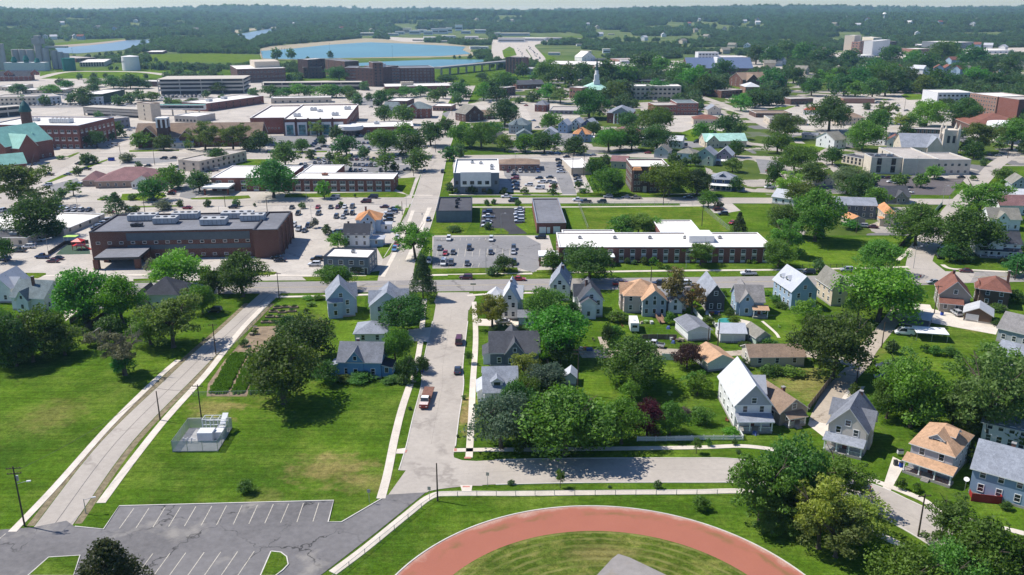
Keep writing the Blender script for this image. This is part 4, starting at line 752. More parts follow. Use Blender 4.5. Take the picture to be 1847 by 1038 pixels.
house('white house with light grey roof cut by the frame beside the green grey roof', 'the light grey roof edge house', (-70, 425), (92, 425), 11, 4.8, 3.8, 'y', SW_['white'], RF['light'], 9, nf=2, wings=(('R', 2, 6, 1.0, 4.6, 2.6),))
house('white house with big charcoal hipped roof behind leafy trees', 'the charcoal hipped roof house', (1045, 475), (1290, 475), 11, 4.8, 4.2, 'hip', SW_['white'], RF['charcoal'], 9, nf=4, chim=((.45, .45, -.8),), wings=(('R', 2, 7, 1.5, 4.6, 2.6),))
house('narrow brown roofed outbuilding beside the charcoal hipped roof house', 'the brown roofed outbuilding', (985, 480), (1050, 480), 9, 3.6, 2.4, 'y', SW_['tan'], RF['brown'], 9, nf=1, name='outbuilding', cat='outbuilding', group='garages and sheds')
house('tiny pale shed with gabled roof by the dark board fence', 'the tiny pale shed', (690, 680), (770, 678), 3.4, 2.0, 1.0, 'y', SW_['cream'], RF['olive'], 9, nf=0, nl=0, nr=0, attic=False, name='shed', cat='shed', group='garages and sheds', found=False, doorF=.5, floors=0)
# garages
GR = dict(group='garages and sheds', cat='garage', attic=False, floors=1)
house('white garage with dark patched low roof by the boundary fence', 'the dark roofed garage', (560, 702), (722, 690), 9.5, 3.0, 1.2, 'y', SW_['white'], RF['grey'], 12, name='garage', nf=0, nl=0, nr=1, gd=(('F', .5, 4.6, 2.2),), trim=WHITE, **GR)
house('white double garage with two pale doors and silver roof', 'the white double garage', (792, 712), (972, 714), 6.5, 2.9, 1.6, 'x', SW_['white'], RF['light'], 12, name='garage', nf=0, nl=1, nr=1, gd=(('F', .27, 2.7, 2.1), ('F', .74, 2.7, 2.1)), trim=WHITE, **GR)
house('small pale green garage with brown gabled roof', 'the small brown roofed garage', (1050, 738), (1152, 728), 7, 2.6, 1.6, 'y', SW_['green'], RF['olive'], 12, name='garage', nf=0, nl=1, nr=1, gd=(('F', .5, 2.6, 2.1),), **GR)
house('long low building with plain brown roof and beige walls behind the white house', 'the long brown roofed garage', (1005, 888), (1395, 884), 7.5, 2.8, 1.9, 'x', SW_['beige'], RF['brown'], 12, name='garage', nf=3, nl=1, nr=1, **GR)
house('white garage with tan roof beside the dark purple tree', 'the tan roofed garage', (705, 922), (890, 902), 8.5, 2.6, 1.7, 'y', SW_['white'], RF['tan'], 12, name='garage', nf=0, nl=1, nr=1, trim=WHITE, **GR)
house('brown garage with weathered grey roof and white door beside the taupe house', 'the weathered roof garage', (1158, 552), (1358, 582), 7, 2.6, 1.9, 'y', SW_['brown'], RF['metal'], 13, name='garage', nf=0, nl=1, nr=1, gd=(('F', .3, 3.2, 2.2),), trim=TRIM, **GR)
house('small white shed with pale roof under the silvery tree', 'the small white shed', (1030, 1018), (1112, 1022), 4, 2.2, 1.2, 'y', SW_['white'], RF['light'], 11, name='shed', nf=0, nl=0, nr=0, group='garages and sheds', cat='shed', attic=False, floors=0)
house('grey roofed garage behind the pale roofed corner house', 'the corner house garage', (700, 590), (822, 592), 6.5, 2.6, 1.0, 'x', SW_['white'], RF['grey'], 11, name='garage', nf=1, nl=1, nr=1, **GR)
house('shallow roofed blue grey shed under the alley trees', 'the blue grey alley shed', (712, 578), (905, 612), 7, 2.5, .6, 'x', SW_['slate'], RF['metal'], 13, name='shed', nf=0, nl=1, nr=1, group='garages and sheds', cat='shed', attic=False, floors=1)
# right edge houses beyond the bend
house('white house with charcoal roofs and glazed front porch facing the bend', 'the white charcoal porch house', (1500, 1045), (1800, 1060), 10, 5.2, 3.4, 'x', SW_['white'], RF['charcoal'], 8, nf=4, wings=(('F', 3.0, 8.0, 1.2, 5.0, 2.6),), porch=(.2, 14, 2.4, 2.9, RF['charcoal'], False), trim=WHITE)
house('white house with beige brown roof and front gable behind the porch house', 'the beige roofed house', (1575, 862), (1800, 868), 10, 5.0, 3.6, 'x', SW_['white'], RF['olive'], 8, nf=4, wings=(('F', 2.5, 7.5, .8, 5.0, 2.8),), trim=WHITE)
house('house with purple pink roof wing at the frame edge', 'the purple roofed house', (1650, 752), (1860, 755), 10, 4.6, 3.6, 'x', SW_['white'], RF['mauve'], 8, nf=4)
house('white house with large pale silver roof at the frame edge', 'the pale silver roofed house', (1590, 690), (1850, 700), 12, 4.4, 3.2, 'x', SW_['white'], RF['white'], 8, nf=4)
house('grey house with tan roof and dark gable by the upper bend', 'the tan grey edge house', (1740, 600), (1860, 605), 11, 5.4, 3.4, 'y', SW_['grey'], RF['olive'], 8, nf=3)
house('cream house with orange hipped roof behind the dark round tree', 'the cream orange roofed house', (825, 835), (900, 838), 15, 5.4, 2.6, 'hip', SW_['cream'], RF['orange'], 8, nf=1, nl=4, wings=(('L', 0.5, 4, 1.6, 3.2, .6, None, None, 'hip'),))
house('two storey grey blue apartment house with solar panels on its roof', 'the solar panel apartment house', (480, 772), (765, 782), 12, 6.0, 2.2, 'x', SW_['slate'], RF['midgrey'], 8, nf=5, nl=2, trim=WHITE, name='apartment_house')
house('low dark slate roofed house beside the church car park', 'the slate roofed lot house', (815, 670), (1008, 668), 10, 3.4, 4.0, 'x', SW_['taupe'], RF['dark'], 8, nf=3, wings=(('F', 6, 11, .8, 3.4, 2.6),))
house('small garage with orange roof behind the solar panel apartments', 'the orange roofed garage', (585, 830), (690, 825), 7.5, 2.6, 1.4, 'y', SW_['tan'], RF['orange'], 8, name='garage', nf=0, nl=1, nr=1, **GR)
house('house with weathered grey roof at the edge of the grass field', 'the weathered roof house', (20, 668), (180, 690), 12, 3.4, 2.8, 'x', SW_['white'], RF['light'], 8, nf=3)
house('reddish roofed small house between the trees and the church lot', 'the reddish roofed house', (372, 545), (470, 540), 9, 3.4, 2.6, 'y', SW_['cream'], RF['redbrown'], 8, nf=2)
# houses of the blocks behind the clinic and the brick apartments
MH = dict(near=False, nl=2, nr=2)
house('white two storey house with grey gabled roof beyond the street trees', 'the white grey gabled house', (335, 255), (465, 278), 11, 6.0, 4.2, 'y', SW_['white'], RF['olive'], 8, nf=2, **MH)
house('grey gabled house joined in shade behind the white gabled house', 'the shaded grey gabled house', (485, 250), (600, 262), 11, 5.0, 3.6, 'y', SW_['grey'], RF['olive'], 8, nf=2, **MH)
house('white porch house with brown roof behind the limestone church hall', 'the white porch house', (845, 262), (950, 268), 10, 4.8, 3.0, 'y', SW_['white'], RF['redbrown'], 8, nf=2, **MH)
house('pale house with olive roof behind a large tree near the church hall', 'the olive roofed house', (705, 235), (830, 248), 10, 4.8, 3.4, 'x', SW_['white'], RF['olive'], 8, nf=3, **MH)
house('low garage with grey roof beside the white gabled house', 'the low grey garage', (235, 200), (345, 208), 8, 2.8, 1.4, 'x', SW_['cream'], RF['grey'], 8, nf=2, name='garage', cat='garage', near=False)
house('navy and white foursquare house with grey hipped roof beside the brick apartments', 'the navy foursquare house', (1600, 570), (1780, 580), 11, 5.6, 3.2, 'hip', SW_['navy'], RF['midgrey'], 7, nf=3, porch=(.2, 10.5, 2.2, 3.0, WHITE, False), dormers=(('F', 5.5, 2.8, 1.4, 6.3, 1.0),), **MH)
house('white house with brown hipped roof in the row behind the brick apartments', 'the white brown hipped house', (1355, 375), (1480, 385), 11, 6.0, 2.8, 'hip', SW_['white'], RF['olive'], 7, nf=2, **MH)
house('pale green tall gabled house in the row behind the brick apartments', 'the pale green gabled house', (1490, 390), (1620, 400), 11, 6.4, 3.8, 'y', SW_['green'], RF['midgrey'], 7, nf=2, **MH)
house('lavender grey house with pale gabled roof at the end of its row', 'the lavender gabled house', (1640, 385), (1750, 392), 11, 5.6, 4.0, 'y', SW_['purple'], RF['white'], 7, nf=2, porch=(.1, 6.5, 2.0, 2.6, WHITE, False), **MH)
house('grey garage like house with brown roof right of the brick apartments', 'the grey brown roofed house', (1195, 338), (1295, 345), 9, 4.4, 3.0, 'y', SW_['grey'], RF['olive'], 7, nf=1, **MH)
house('pinkish outbuilding with maroon roof behind the tree beside the brick apartments', 'the maroon roofed outbuilding', (885, 415), (1000, 420), 12, 4.2, 2.2, 'x', SW_['tan'], RF['mauve'], 7, nf=2, name='outbuilding', cat='outbuilding', near=False)
house('grey house with three gables and green grey roof on the middle block', 'the three gabled house', (150, 165), (280, 166), 11, 6.2, 3.8, 'hip', SW_['greygreen'], RF['greengrey'], 7, nf=3, wings=(('F', 3, 7.5, .8, 6, 2.6),), **MH)
house('grey green cottage in front of the three gabled house', 'the grey green cottage', (205, 215), (318, 215), 9, 4.0, 3.2, 'y', SW_['grey'], RF['greengrey'], 7, nf=2, **MH)
house('pale grey gabled house at the end of a close row', 'the pale grey row house', (505, 160), (572, 163), 13, 6.0, 3.2, 'y', SW_['paleblue'], RF['light'], 7, nf=2, **MH)
house('white gabled house in the middle of a close row', 'the white row house', (600, 140), (662, 143), 12, 5.6, 3.0, 'y', SW_['white'], RF['light'], 7, nf=2, **MH)
house('dark blue house with white cross gables at the end of a close row', 'the dark blue row house', (672, 155), (755, 160), 12, 6.0, 3.6, 'y', SW_['navy'], RF['light'], 7, nf=2, trim=WHITE, **MH)
_, _, _ = house('ornate house with orange roof, round turret and blue gable', 'the orange turret house', (610, 225), (735, 228), 11, 5.4, 4.2, 'hip', SW_['skyblue'], RF['orange'], 7, nf=3, wings=(('F', 4, 8.5, 1.4, 5.2, 3.4, None, RF['orange']), ('R', 2, 7, 2.4, 3.2, .7, SW_['white'], WHITE, 'hip')), chim=((.3, .4, 1.6),), **MH)
house('white cottage roof showing between street trees', 'the white cottage roof', (390, 195), (490, 198), 9, 3.8, 3.2, 'y', SW_['white'], RF['light'], 7, nf=2, **MH)
house('cream cottage with pale roof half hidden by the broad leafy trees', 'the cream cottage', (25, 240), (95, 245), 9, 4.0, 3.2, 'y', SW_['cream'], RF['olive'], 7, nf=2, **MH)
house('white two storey house with pale roof by the street lot behind a dark tree', 'the white house by the lot', (1300, 270), (1395, 275), 10, 5.2, 2.6, 'x', SW_['white'], RF['white'], 7, nf=3, **MH)
house('white house peeping between two dark trees', 'the white house between trees', (1105, 260), (1185, 262), 9, 5.0, 3.2, 'y', SW_['white'], RF['white'], 7, nf=2, **MH)
house('long house with broad mauve brown roof behind the orange turret house', 'the broad mauve roof house', (905, 185), (1095, 190), 14, 3.6, 3.2, 'hip', SW_['tan'], RF['mauve'], 7, nf=3, **MH)
house('mint green roofed church hall with gabled ends', 'the mint roofed hall', (1560, 265), (1860, 262), 14, 4.2, 4.0, 'x', SW_['cream'], RF['mint'], 7, nf=5, wings=(('F', .5, 9, 3.0, 4.2, 4.0, None, RF['mint']),), name='church_hall', cat='hall', near=False, nl=2, nr=2)
house('long low building with brown hipped roof behind the white clinic', 'the brown low building', (82, 432), (372, 432), 15, 3.6, 2.2, 'hip', BR4, RF['brown'], 7, nf=6, name='low_building', cat='building', near=False, nl=2, nr=2)
house('brown roofed brick clinic with branching hipped wings and glazed gable', 'the brown roofed clinic', (690, 560), (1160, 548), 24, 3.6, 5.2, 'hip', mat('clinic_brick', (.34, .25, .20), .9, .15, 1, kind='object'), RF['mauve'], 5, name='clinic', cat='clinic', nf=8, wings=(('F', 19, 30, 4.5, 3.4, 3.4, SW_['white'], None), ('L', 6, 20, 8, 3.2, 3.4, None, None, 'hip'), ('R', 4, 16, 6, 3.2, 3.4, None, None, 'hip')), near=False, nl=2, nr=2)
# ---------------------------------------------------------------- flat roofed buildings, churches, landmarks
WPAN = mat('white_panel', (.66, .65, .62), .6, .08, kind='object'); BEIGEW = mat('beige_wall', (.53, .46, .37), .85, .1, kind='object'); GREYW = mat('grey_wall', (.22, .23, .26), .8, .12, kind='object'); BLUEGREY = mat('blue_grey_cladding', (.14, .17, .21), .6, .1, kind='object'); CREAMW = mat('cream_wall', (.66, .58, .46), .85, .08, kind='object'); WHITEW = mat('white_wall', (.74, .73, .71), .75, .06, kind='object'); DGREEN = mat('dark_green_wall', (.02, .05, .035), .7, .1, kind='object'); COPPER = mat('green_copper_roof', (.23, .47, .40), .6, .14, .3, kind='object'); CASTC = mat('cast_concrete', (.48, .44, .38), .85, .1, kind='object'); LIGHTM = mat('pale_cladding', (.60, .61, .62), .6, .07, kind='object')
# the long dark brick block with roof machines
rt, w, d, h = block('large dark brick office with grey roof and row of big rooftop machines', 'the large dark brick office', (168, 469), (463, 463), 419, (222, 387), BR1, GREYM, coping=DARKMETAL, fac=(('F', 2, 14, 1.2, .8, 't'), ('R', 2, 6, 1.0, 1.4, 'd')), near=True)
for (x, y, ww, dd) in ((.13, .62, 10.5, 5), (.32, .42, 8.5, 5), (.40, .68, 10, 5), (.63, .30, 9.5, 5.5), (.72, .66, 12, 5), (.86, .5, 9, 5), (.2, .3, 4, 2.5)): rooftop_unit(rt, x * w, y * d, h - .48, ww, dd, 2.4 if ww > 5 else 1.2, mat('unit_grey', (.40, .41, .42), .6, .15, kind='object') if ww > 5 else DARKMETAL)
mb = MB(); mb.box(w * .22, -.12, h * .66, w * .97, -.0, h * .93); mb.build('wall_band', mat('slate_panel', (.10, .12, .135), .6, .1, kind='object'), rt)
mb = MB(); mb.box(w * .22, -.10, h * .34, w * .97, -.0, h * .5); mb.build('wall_band', mat('slate_panel', (.10, .12, .135), .6, .1, kind='object'), rt)
wing_block(rt, w + .01, -2.5, w + 9, d - 1, h - .2, BR1, GREYM, DARKMETAL, .5, ('end_wall', 'end_roof', 'end_coping'))
for k in range(4): mb = MB(); mb.box(-.35, -.4, 0, .35, 0, h + .3); mb.build('pier', BR1, rt, (w + 9.4, 3 + k * (d - 6) / 3, 0), math.pi/2)
can = empty('entrance_canopy', (0, 0, 0)); can.parent = rt; a = Vector((w * .1, -13, 0))
mb = MB(); mb.box(w * .10, -13.5, 3.6, w * .36, -.2, 4.5, 1, 0); mb.build('canopy_roof', [GREYM, DARKMETAL], can)
for x, y in ((.105, -12.5), (.345, -12.5), (.105, -3), (.345, -3)): mb = MB(); mb.box(x * w - .9, y - .9, 0, x * w + .9, y + .9, 3.6); mb.build('pillar', BR1, can)
# motel-like long brick block on the main street
rt, w, d, h = block('long two storey brick block with white flat roof and repeating window bays', 'the long white roofed brick block', (1008, 474), (1392, 474), 446, (1012, 420), BR2, MEMB, fac=(('F', 2, 19, 1.5, 1.3, 't', WPAN), ('L', 2, 4, 1.3, 1.3, 't'), ('R', 2, 4, 1.3, 1.3, 't')), near=True, coping=WHITE, par=.35)
wing_block(rt, w * .03, d + .01, w * .29, d + 4.5, h - .4, BR2, MEMB, WHITE, .35, ('back_wall', 'back_roof', 'back_coping')); wing_block(rt, w * .52, d + .012, w * .72, d + 20, h - .2, BR2, MEMB, WHITE, .35, ('rear_wing_wall', 'rear_wing_roof', 'rear_wing_coping'))
mb = MB(); mb.box(w * .625, d * .35, h - .3, w * .745, d * .78, h + 2.2); mb.build('penthouse', WHITEW, rt)
for k in range(5): rooftop_unit(rt, w * (.1 + .17 * k), d * .6, h - .34, 1.4, 1.2, .9)
pc = empty('entrance_canopy', (0, 0, 0)); pc.parent = rt
mb = MB(); mb.box(-7.5, -5, 3.4, -.3, 2, 4.0); mb.build('canopy_roof', WHITE, pc)
for x, y in ((-7, -4.5), (-1, -4.5), (-7, 1.5), (-4, 1.5)): mb = MB(); mb.box(x - .35, y - .35, 0, x + .35, y + .35, 3.4); mb.build('pillar', BR2, pc)
mb = MB(); mb.box(w * .205, -4.5, 0, w * .25, -.02, 3.2); mb.box(w * .2, -5, 3.2, w * .255, -.02, 3.6, 1); mb.build('entrance_lobby', [BR2, WHITE], rt)
# small flat roofed buildings along the cross street
rt, w, d, h = block('small blue grey flat roofed building with dark ribbed roof', 'the small blue grey building', (1385, 805), (1640, 803), 722, (1408, 622), BLUEGREY, DARKROOF, 6, coping=DARKMETAL, near=True, fac=(('R', 1, 4, 1.0, 1.2, 'd'),))
for x, y in ((.52, .25), (.52, .5), (.55, .8), (.5, .65)): rooftop_unit(rt, x * w, y * d, h - .49, 1.4, 1.6, 1.2, DARKMETAL)
rt, w, d, h = block('brick workshop with stained grey flat roof and three white doors', 'the grey roofed brick workshop', (352, 885), (562, 884), 808, (330, 632), BR2, GREYM, 7, near=True, coping=METAL)
for x, ww, hh in ((.2, 2.6, 2.6), (.4, 1.1, 2.5), (.68, 2.6, 2.8)): door(rt, 'F', x * w, 0, .1, ww, hh, WHITE, 'garage_door')
rt, w, d, h = block('white two storey clinic with grey corners and bright white roof', 'the white modern clinic', (1512, 600), (1838, 598), 448, (1530, 348), BLUEGREY, MEMB, 6, near=True, coping=WHITE, fac=(('L', 2, 4, 1.2, 1.6, 'd'), ('R', 2, 4, 1.2, 1.6, 'd')), par=.8)
mb = MB(); mb.box(w * .15, -.6, 3.8, w * .82, 0, h + .4); mb.build('white_front', WHITEW, rt)
for k in range(4): window(rt, 'F', w * (.24 + .165 * k), -.6, 5.0, 1.8, 1.5, 'd')
for k in range(3): window(rt, 'F', w * (.3 + .18 * k), 0, .9, 2.0, 1.8, 'd')
for x in (.07, .93): window(rt, 'F', x * w, 0, 4.9, 1.1, 1.6, 'd')
for x, y in ((.35, .75), (.55, .7), (.8, .5), (.8, .3)): rooftop_unit(rt, x * w, y * d, h - .79, 2, 1.6, 1.2, LIGHTM)
block('small pale box building with plain white roof beside the lot', 'the pale box building', (600, 465), (745, 462), 412, (578, 345), BEIGEW, MEMB, 7, coping=WHITE, fac=(('R', 1, 3, 1, 1.2),))
rt, w, d, h = block('three storey dark brick apartment building with two bays and white roof', 'the three storey brick apartments', (1032, 585), (1300, 585), 402, (985, 346), BR3, MEMB, 7, near=True, coping=TRIM, fac=(('F', 3, 7, 1.1, 1.5, 't'), ('L', 3, 8, 1.1, 1.5, 't')), par=.8)
for x in (.13, .57):
    mb = MB(); mb.box(x * w - 2, -1.6, 0, x * w + 2, -.02, h - 1.6); mb.build('bay', BR3, rt); mb = MB(); mb.hexa([(x*w-2.3, -2, h-1.6), (x*w+2.3, -2, h-1.6), (x*w+2.3, -.02, h-1.6), (x*w-2.3, -.02, h-1.6)], [(x*w-1.8, -1.2, h-.5), (x*w+1.8, -1.2, h-.5), (x*w+1.8, -.02, h-.1), (x*w-1.8, -.02, h-.1)]); mb.build('bay_roof', RF['orange'], rt)
    for f in range(3):
        for s in (-.9, .9): window(rt, 'F', x * w + s, -1.6, 1.0 + 3.2 * f, .9, 1.5, 't')
mb = MB(); mb.box(w * .3, -.9, 0, w * .4, -.03, 3); mb.build('entrance', STONE, rt)
rt, w, d, h = block('two storey brick and white panel strip building with flat roof by the car lots', 'the brick and panel strip building', (352, 580), (1078, 582), 490, (470, 446), BR2, MEMB, 6, near=True, coping=WHITE, fac=(('F', 2, 11, 2.6, 1.3, 't', WPAN), ('R', 2, 2, 1.2, 1.3, 't')), par=.35, group='flat roofed buildings of the town')
wing_block(rt, .5, d + .01, w * .36, d + 24, h - .3, BR2, MEMB, WHITE, .35, ('back_wall', 'back_roof', 'back_coping')); rooftop_unit(rt, w * .25, d * .6, h - .34, 3, 2, 1.2, mat('rust_unit', (.3, .14, .1), .8))
rt, w, d, h = block('low wing of brick and white panels with flat entrance canopy', 'the panel wing with canopy', (383, 345), (520, 345), 321, (425, 299), BR2, MEMB, near=True, coping=WHITE, fac=(('F', 2, 6, 2.4, 1.3, 't', WPAN), ('L', 2, 3, 1.2, 1.3, 't')), par=.35)
cn = empty('entrance_canopy', (0, 0, 0)); cn.parent = rt; mb = MB(); mb.box(-1, -11, 3.4, 12, -.1, 4.2); mb.build('canopy_roof', WHITE, cn)
for x in (-.2, 11.2): mb = MB(); mb.box(x - .4, -10.4, 0, x + .4, -9.6, 3.4); mb.build('pillar', BR2, cn)
block('beige two storey block with small square windows standing end on', 'the beige end on block', (1290, 432), (1440, 445), 352, (1500, 268), BEIGEW, GRAVROOF, 5, near=True, coping=CREAMW, fac=(('F', 2, 2, 1.2, 1.1), ('R', 2, 9, 1.3, 1.2), ('L', 2, 6, 1.2, 1.1)))
rt, w, d, h = block('wide low building with white flat roof cut by the frame', 'the wide white roofed hall', (-260, 880), (465, 902), 848, (640, 738), BEIGEW, MEMB, 5, near=True, coping=WHITE, fac=(('R', 1, 4, 1, 1.2),))
block('low annexe with dark felt roof in front of the white roofed hall', 'the dark felt annexe', (-160, 975), (205, 975), 915, (10, 855), BEIGEW, DARKROOF, 5, near=True, coping=TRIM, units=((.5, .4, 3, 2, 1.2),), fac=(('F', 1, 4, 1, 1.2),))
rt, w, d, h = block('small slate blue two storey office with white flat roof on the corner', 'the slate blue corner office', (818, 212), (1142, 222), 92, (862, 28), BLUEGREY, MEMB, 10, near=True, coping=DARKMETAL, fac=(('F', 2, 4, 1.5, 1.4, 'w', None, .8), ('R', 2, 3, 1.2, 1.4, 'w')), par=.4)
rooftop_unit(rt, w * .5, d * .55, h - .39, 1.4, 1.2, 1.0); door(rt, 'F', w * .93, -.03, .05, 1.1, 2.3, DARKMETAL); mb = MB(); mb.box(w * .62, -.09, .3, w * .84, -.04, 2.6); mb.build('shop_window', GLASS, rt)
# green roofed brick church at the edge
def steep_hall(label, short, A, B, d, eave, rise, axis, wall, roof, r, name='church', cat='church', nw=5, found=False, near=False): return house(label, short, A, B, d, eave, rise, axis, wall, roof, r, name, cat, near, 'churches of the town', nf=nw, nl=3, nr=3, floors=1, found=False, attic=True)
rt, w, d = steep_hall('dark red brick church with green copper roof and round corner tower', 'the green roofed brick church', (60, 395), (395, 330), 24, 11, 9.5, 'x', BR2, COPPER, 5, nw=6)
tl_ = rt.matrix_basis.inverted() @ G((57, 268)); tl_ = (tl_.x, tl_.y, 0)
mb = MB(); mb.tube((0, 0, 0), (0, 0, 24), 3.4, 3.2, 12); mb.build('tower', BR3, rt, tl_); mb = MB(); mb.tube((0, 0, 24), (0, 0, 25), 3.8, 3.8, 12); mb.tube((0, 0, 25), (0, 0, 28), 3.6, 2.6, 12); mb.tube((0, 0, 28), (0, 0, 31), 2.6, .4, 12); mb.build('tower_dome', mat('dark_green_copper', (.03, .10, .10), .5, .15, kind='object'), rt, tl_)
wg = empty('wing', (0, 0, 0)); wg.parent = rt
m1, m2 = MB(), MB(); m1.poly([(4, -6, 0), (17, -6, 0), (17, -6, 10), (10.5, -6, 17), (4, -6, 10)]); m1.poly([(17, -6, 0), (17, 0, 0), (17, 0, 10), (17, -6, 10)]); m1.poly([(4, 0, 0), (4, -6, 0), (4, -6, 10), (4, 0, 10)]); gable_roof(m2, 4, 17, -6, 7, 10, 7, 'y', .5); m1.build('wing_wall', BR2, wg); m2.build('wing_roof', [COPPER, TRIM], wg)
for x in (.3, .52, .74): mb = MB(); mb.poly([(-1, 0, 0), (1, 0, 0), (0, 0, 2)]); mb.poly([(1, 0, 0), (0, 3.2, 2), (0, 0, 2)]); mb.poly([(0, 0, 2), (0, 3.2, 2), (-1, 0, 0)]); mb.build('roof_vent', COPPER, rt, (x * w, d * .2, 14.2))
house('low brick church wing with sloping green copper roof below the great roof', 'the low copper roofed church wing', (-90, 470), (200, 440), 14, 5.0, 5, 'x', BR2, COPPER, 5, 'church_hall', 'church', False, 'churches of the town', nf=4, nl=2, nr=2)
# office with stone window bands
rt, w, d, h = block('three storey red brick office with pale window panels and white roof', 'the red brick panel office', (-60, 985), (545, 992), 832, (-40, 775), BR2, MEMB, 1, coping=mat('blue_edge', (.16, .24, .38), .6), fac=(('F', 3, 14, 2.4, 1.5, 't', WPAN), ('R', 3, 8, 2.4, 1.5, 't', WPAN)), units=((.55, .3, 14, 6, 3, LIGHTM), (.2, .5, 8, 4, 2, LIGHTM)))
# brown roofed brick church with white louvred tower
rt, w, d = steep_hall('long brown roofed brick church with gables and open white tower', 'the long brown roofed church', (905, 985), (1745, 975), 22, 6.5, 8, 'x', BR1, RF['brown'], 1, nw=9)
for x0, x1 in ((.03, .19), (.36, .46)):
    m1, m2 = MB(), MB(); a, b = w * x0, w * x1; m1.poly([(a, -2.5, 0), (b, -2.5, 0), (b, -2.5, 7), ((a+b)/2, -2.5, 7 + (b-a)*.5), (a, -2.5, 7)]); m1.poly([(b, -2.5, 0), (b, 0, 0), (b, 0, 7), (b, -2.5, 7)]); m1.poly([(a, 0, 0), (a, -2.5, 0), (a, -2.5, 7), (a, 0, 7)]); gable_roof(m2, a, b, -2.5, 6, 7, (b-a)*.5, 'y', .4); m1.build('gable_wall', BR1, rt); m2.build('gable_roof', [RF['brown'], WHITE], rt)
tw = empty('tower', (w * .23, 1.5, 0)); tw.parent = rt; mb = MB(); mb.box(-3.4, -3.4, 0, 3.4, 3.4, 13); mb.build('tower_shaft', BR3, tw); mb = MB(); mb.box(-3.6, -3.6, 18.5, 3.6, 3.6, 19.5); [mb.box(x - .5, y - .5, 13, x + .5, y + .5, 18.5) for x in (-3, 0, 3) for y in (-3, 3)]; mb.box(-2.6, -2.6, 13, 2.6, 2.6, 18.5, 1); mb.build('belfry', [WHITE, BR3], tw)
house('white canopy fronted hall porch of the brown roofed church', 'the church porch hall', (1140, 990), (1290, 985), 9, 3.6, 2.0, 'x', SW_['white'], RF['light'], 1, 'church_porch', 'porch', False, 'churches of the town', nf=3, nl=1, nr=1)
# big white roofed red brick store with clerestory front
rt, w, d, h = block('large red brick building with broad white roof and tall glazed bays', 'the large white roofed store', (230, 905), (655, 900), 795, (120, 700), BR2, MEMB, 2, coping=WHITE, par=.9, units=((.1, .2, 5, 4, 2.4, LIGHTM), (.25, .6, 5, 4, 2.4, LIGHTM), (.4, .5, 4, 3, 2, LIGHTM), (.7, .25, 5, 4, 2.4, LIGHTM), (.82, .65, 5, 4, 2.4, LIGHTM)), fac=(('R', 2, 9, 2.2, 2.6, 't'),))
for k in range(5):
    x = w * (.03 + .19 * k); mb = MB(); mb.box(x, -.7, 0, x + w * .15, 0, h * .8); mb.build('glazed_bay', WHITEW, rt); mb = MB(); mb.box(x + 1, -.75, .6, x + w * .15 - 1, -.70, h * .65); mb.build('bay_glass', glassmat('teal_glass', (.03, .09, .10)), rt)
    mb = MB(); mb.box(x - 1.2, -1.0, 0, x - .2, -.0, h + .8); mb.build('pier', BR1, rt)
wing_block(rt, -w * .55, d * .1, -.02, d * .95, h - .9, BR2, MEMB, WHITE, .9, ('side_wall', 'side_roof', 'side_coping')); spread_windows(rt, 'F', w, d, -w * .5, -2, 5, 1, 9, .9, .9, 3, 't', False)
rt, w, d, h = block('single storey brick bank with curved white canopy and white roof', 'the curved canopy bank', (660, 905), (1095, 895), 850, (700, 815), BR2, MEMB, 2, coping=WHITE, fac=(('F', 1, 5, 2, 2.4, 'w'), ('R', 1, 2, 2, 2, 'w')), units=((.4, .6, 4, 3, 2, LIGHTM),))
mb = MB(); mb.tube((2, -1, 5.2), (2, -1, 7.6), 9, 9, 28); mb.tube((2, -1, 4.6), (2, -1, 5.2), 8.4, 8.4, 28); mb.build('curved_canopy', WHITEW, rt); mb = MB(); mb.tube((2, -1, 0), (2, -1, 4.6), 6, 6, 20); mb.build('glazed_drum', GLASS, rt)
block('lower brick block with white roof behind the large store', 'the block behind the store', (1385, 745), (1760, 690), 690, (1450, 650), BR2, MEMB, 1, coping=WHITE, units=((.2, .4, 5, 4, 2.4, LIGHTM), (.5, .5, 5, 4, 2.4, LIGHTM)), fac=(('F', 2, 8, 1.2, 1.4),))
block('long pale roofed hall wing joining the store and tower', 'the pale hall wing', (1165, 815), (1315, 822), 770, (1200, 745), CASTC, MEMB, 1, coping=WHITE, fac=(('F', 1, 6, 1.6, 1.5),))
block('tall brick and beige stair tower above the footbridge', 'the beige stair tower', (925, 800), (1015, 812), 682, (935, 672), BEIGEW, GRAVROOF, 1, name='stair_tower', cat='tower', coping=BR1, fac=(('F', 4, 1, 1.0, 1.5),))
# enclosed footbridge, parking decks
def deck(label, short, A, B, top, back, r, levels=3, wall=CASTC, name='parking_garage', cat='parking garage'):
    a, w, rz = frame_of(A, B, r); h = hat(a, Q(r, (0, top))[1]); d = max(10, depth_of(a, rz, back, h, r)); root = empty(name, (a.x, a.y, 0), rz); tag(root, label, cat, 'parking garages'); landmark(short, root.matrix_basis @ Vector((w/2, d/2, 0)), w/2)
    fl = h / levels
    for k in range(levels + 1): mb = MB(); mb.box(-.01 * k, -.01 * k, fl * k - (.4 if k else -.02), w + .01 * k, d + .01 * k, fl * k + (1.5 if 0 < k else .06)) if k < levels else mb.box(-.3, -.3, fl * k - .5, w + .3, d + .3, fl * k); mb.build('deck_slab', [wall], root)
    mb = MB(); mb.box(2, 2, .1, w - 2, d - 2, h - .6); mb.build('painted_shade_core', mat('painted_deck_shade', (.06, .06, .065), .9, .1), root)  # near-black filler box: shade between the deck levels put in as colour
    n = max(2, int(w / 22))
    for i in range(n + 1): mb = MB(); mb.box(i * (w - 1) / n, .05, 0, i * (w - 1) / n + .8, 1.0, h - .4); mb.build('column', wall, root)
    return root, w, d, h
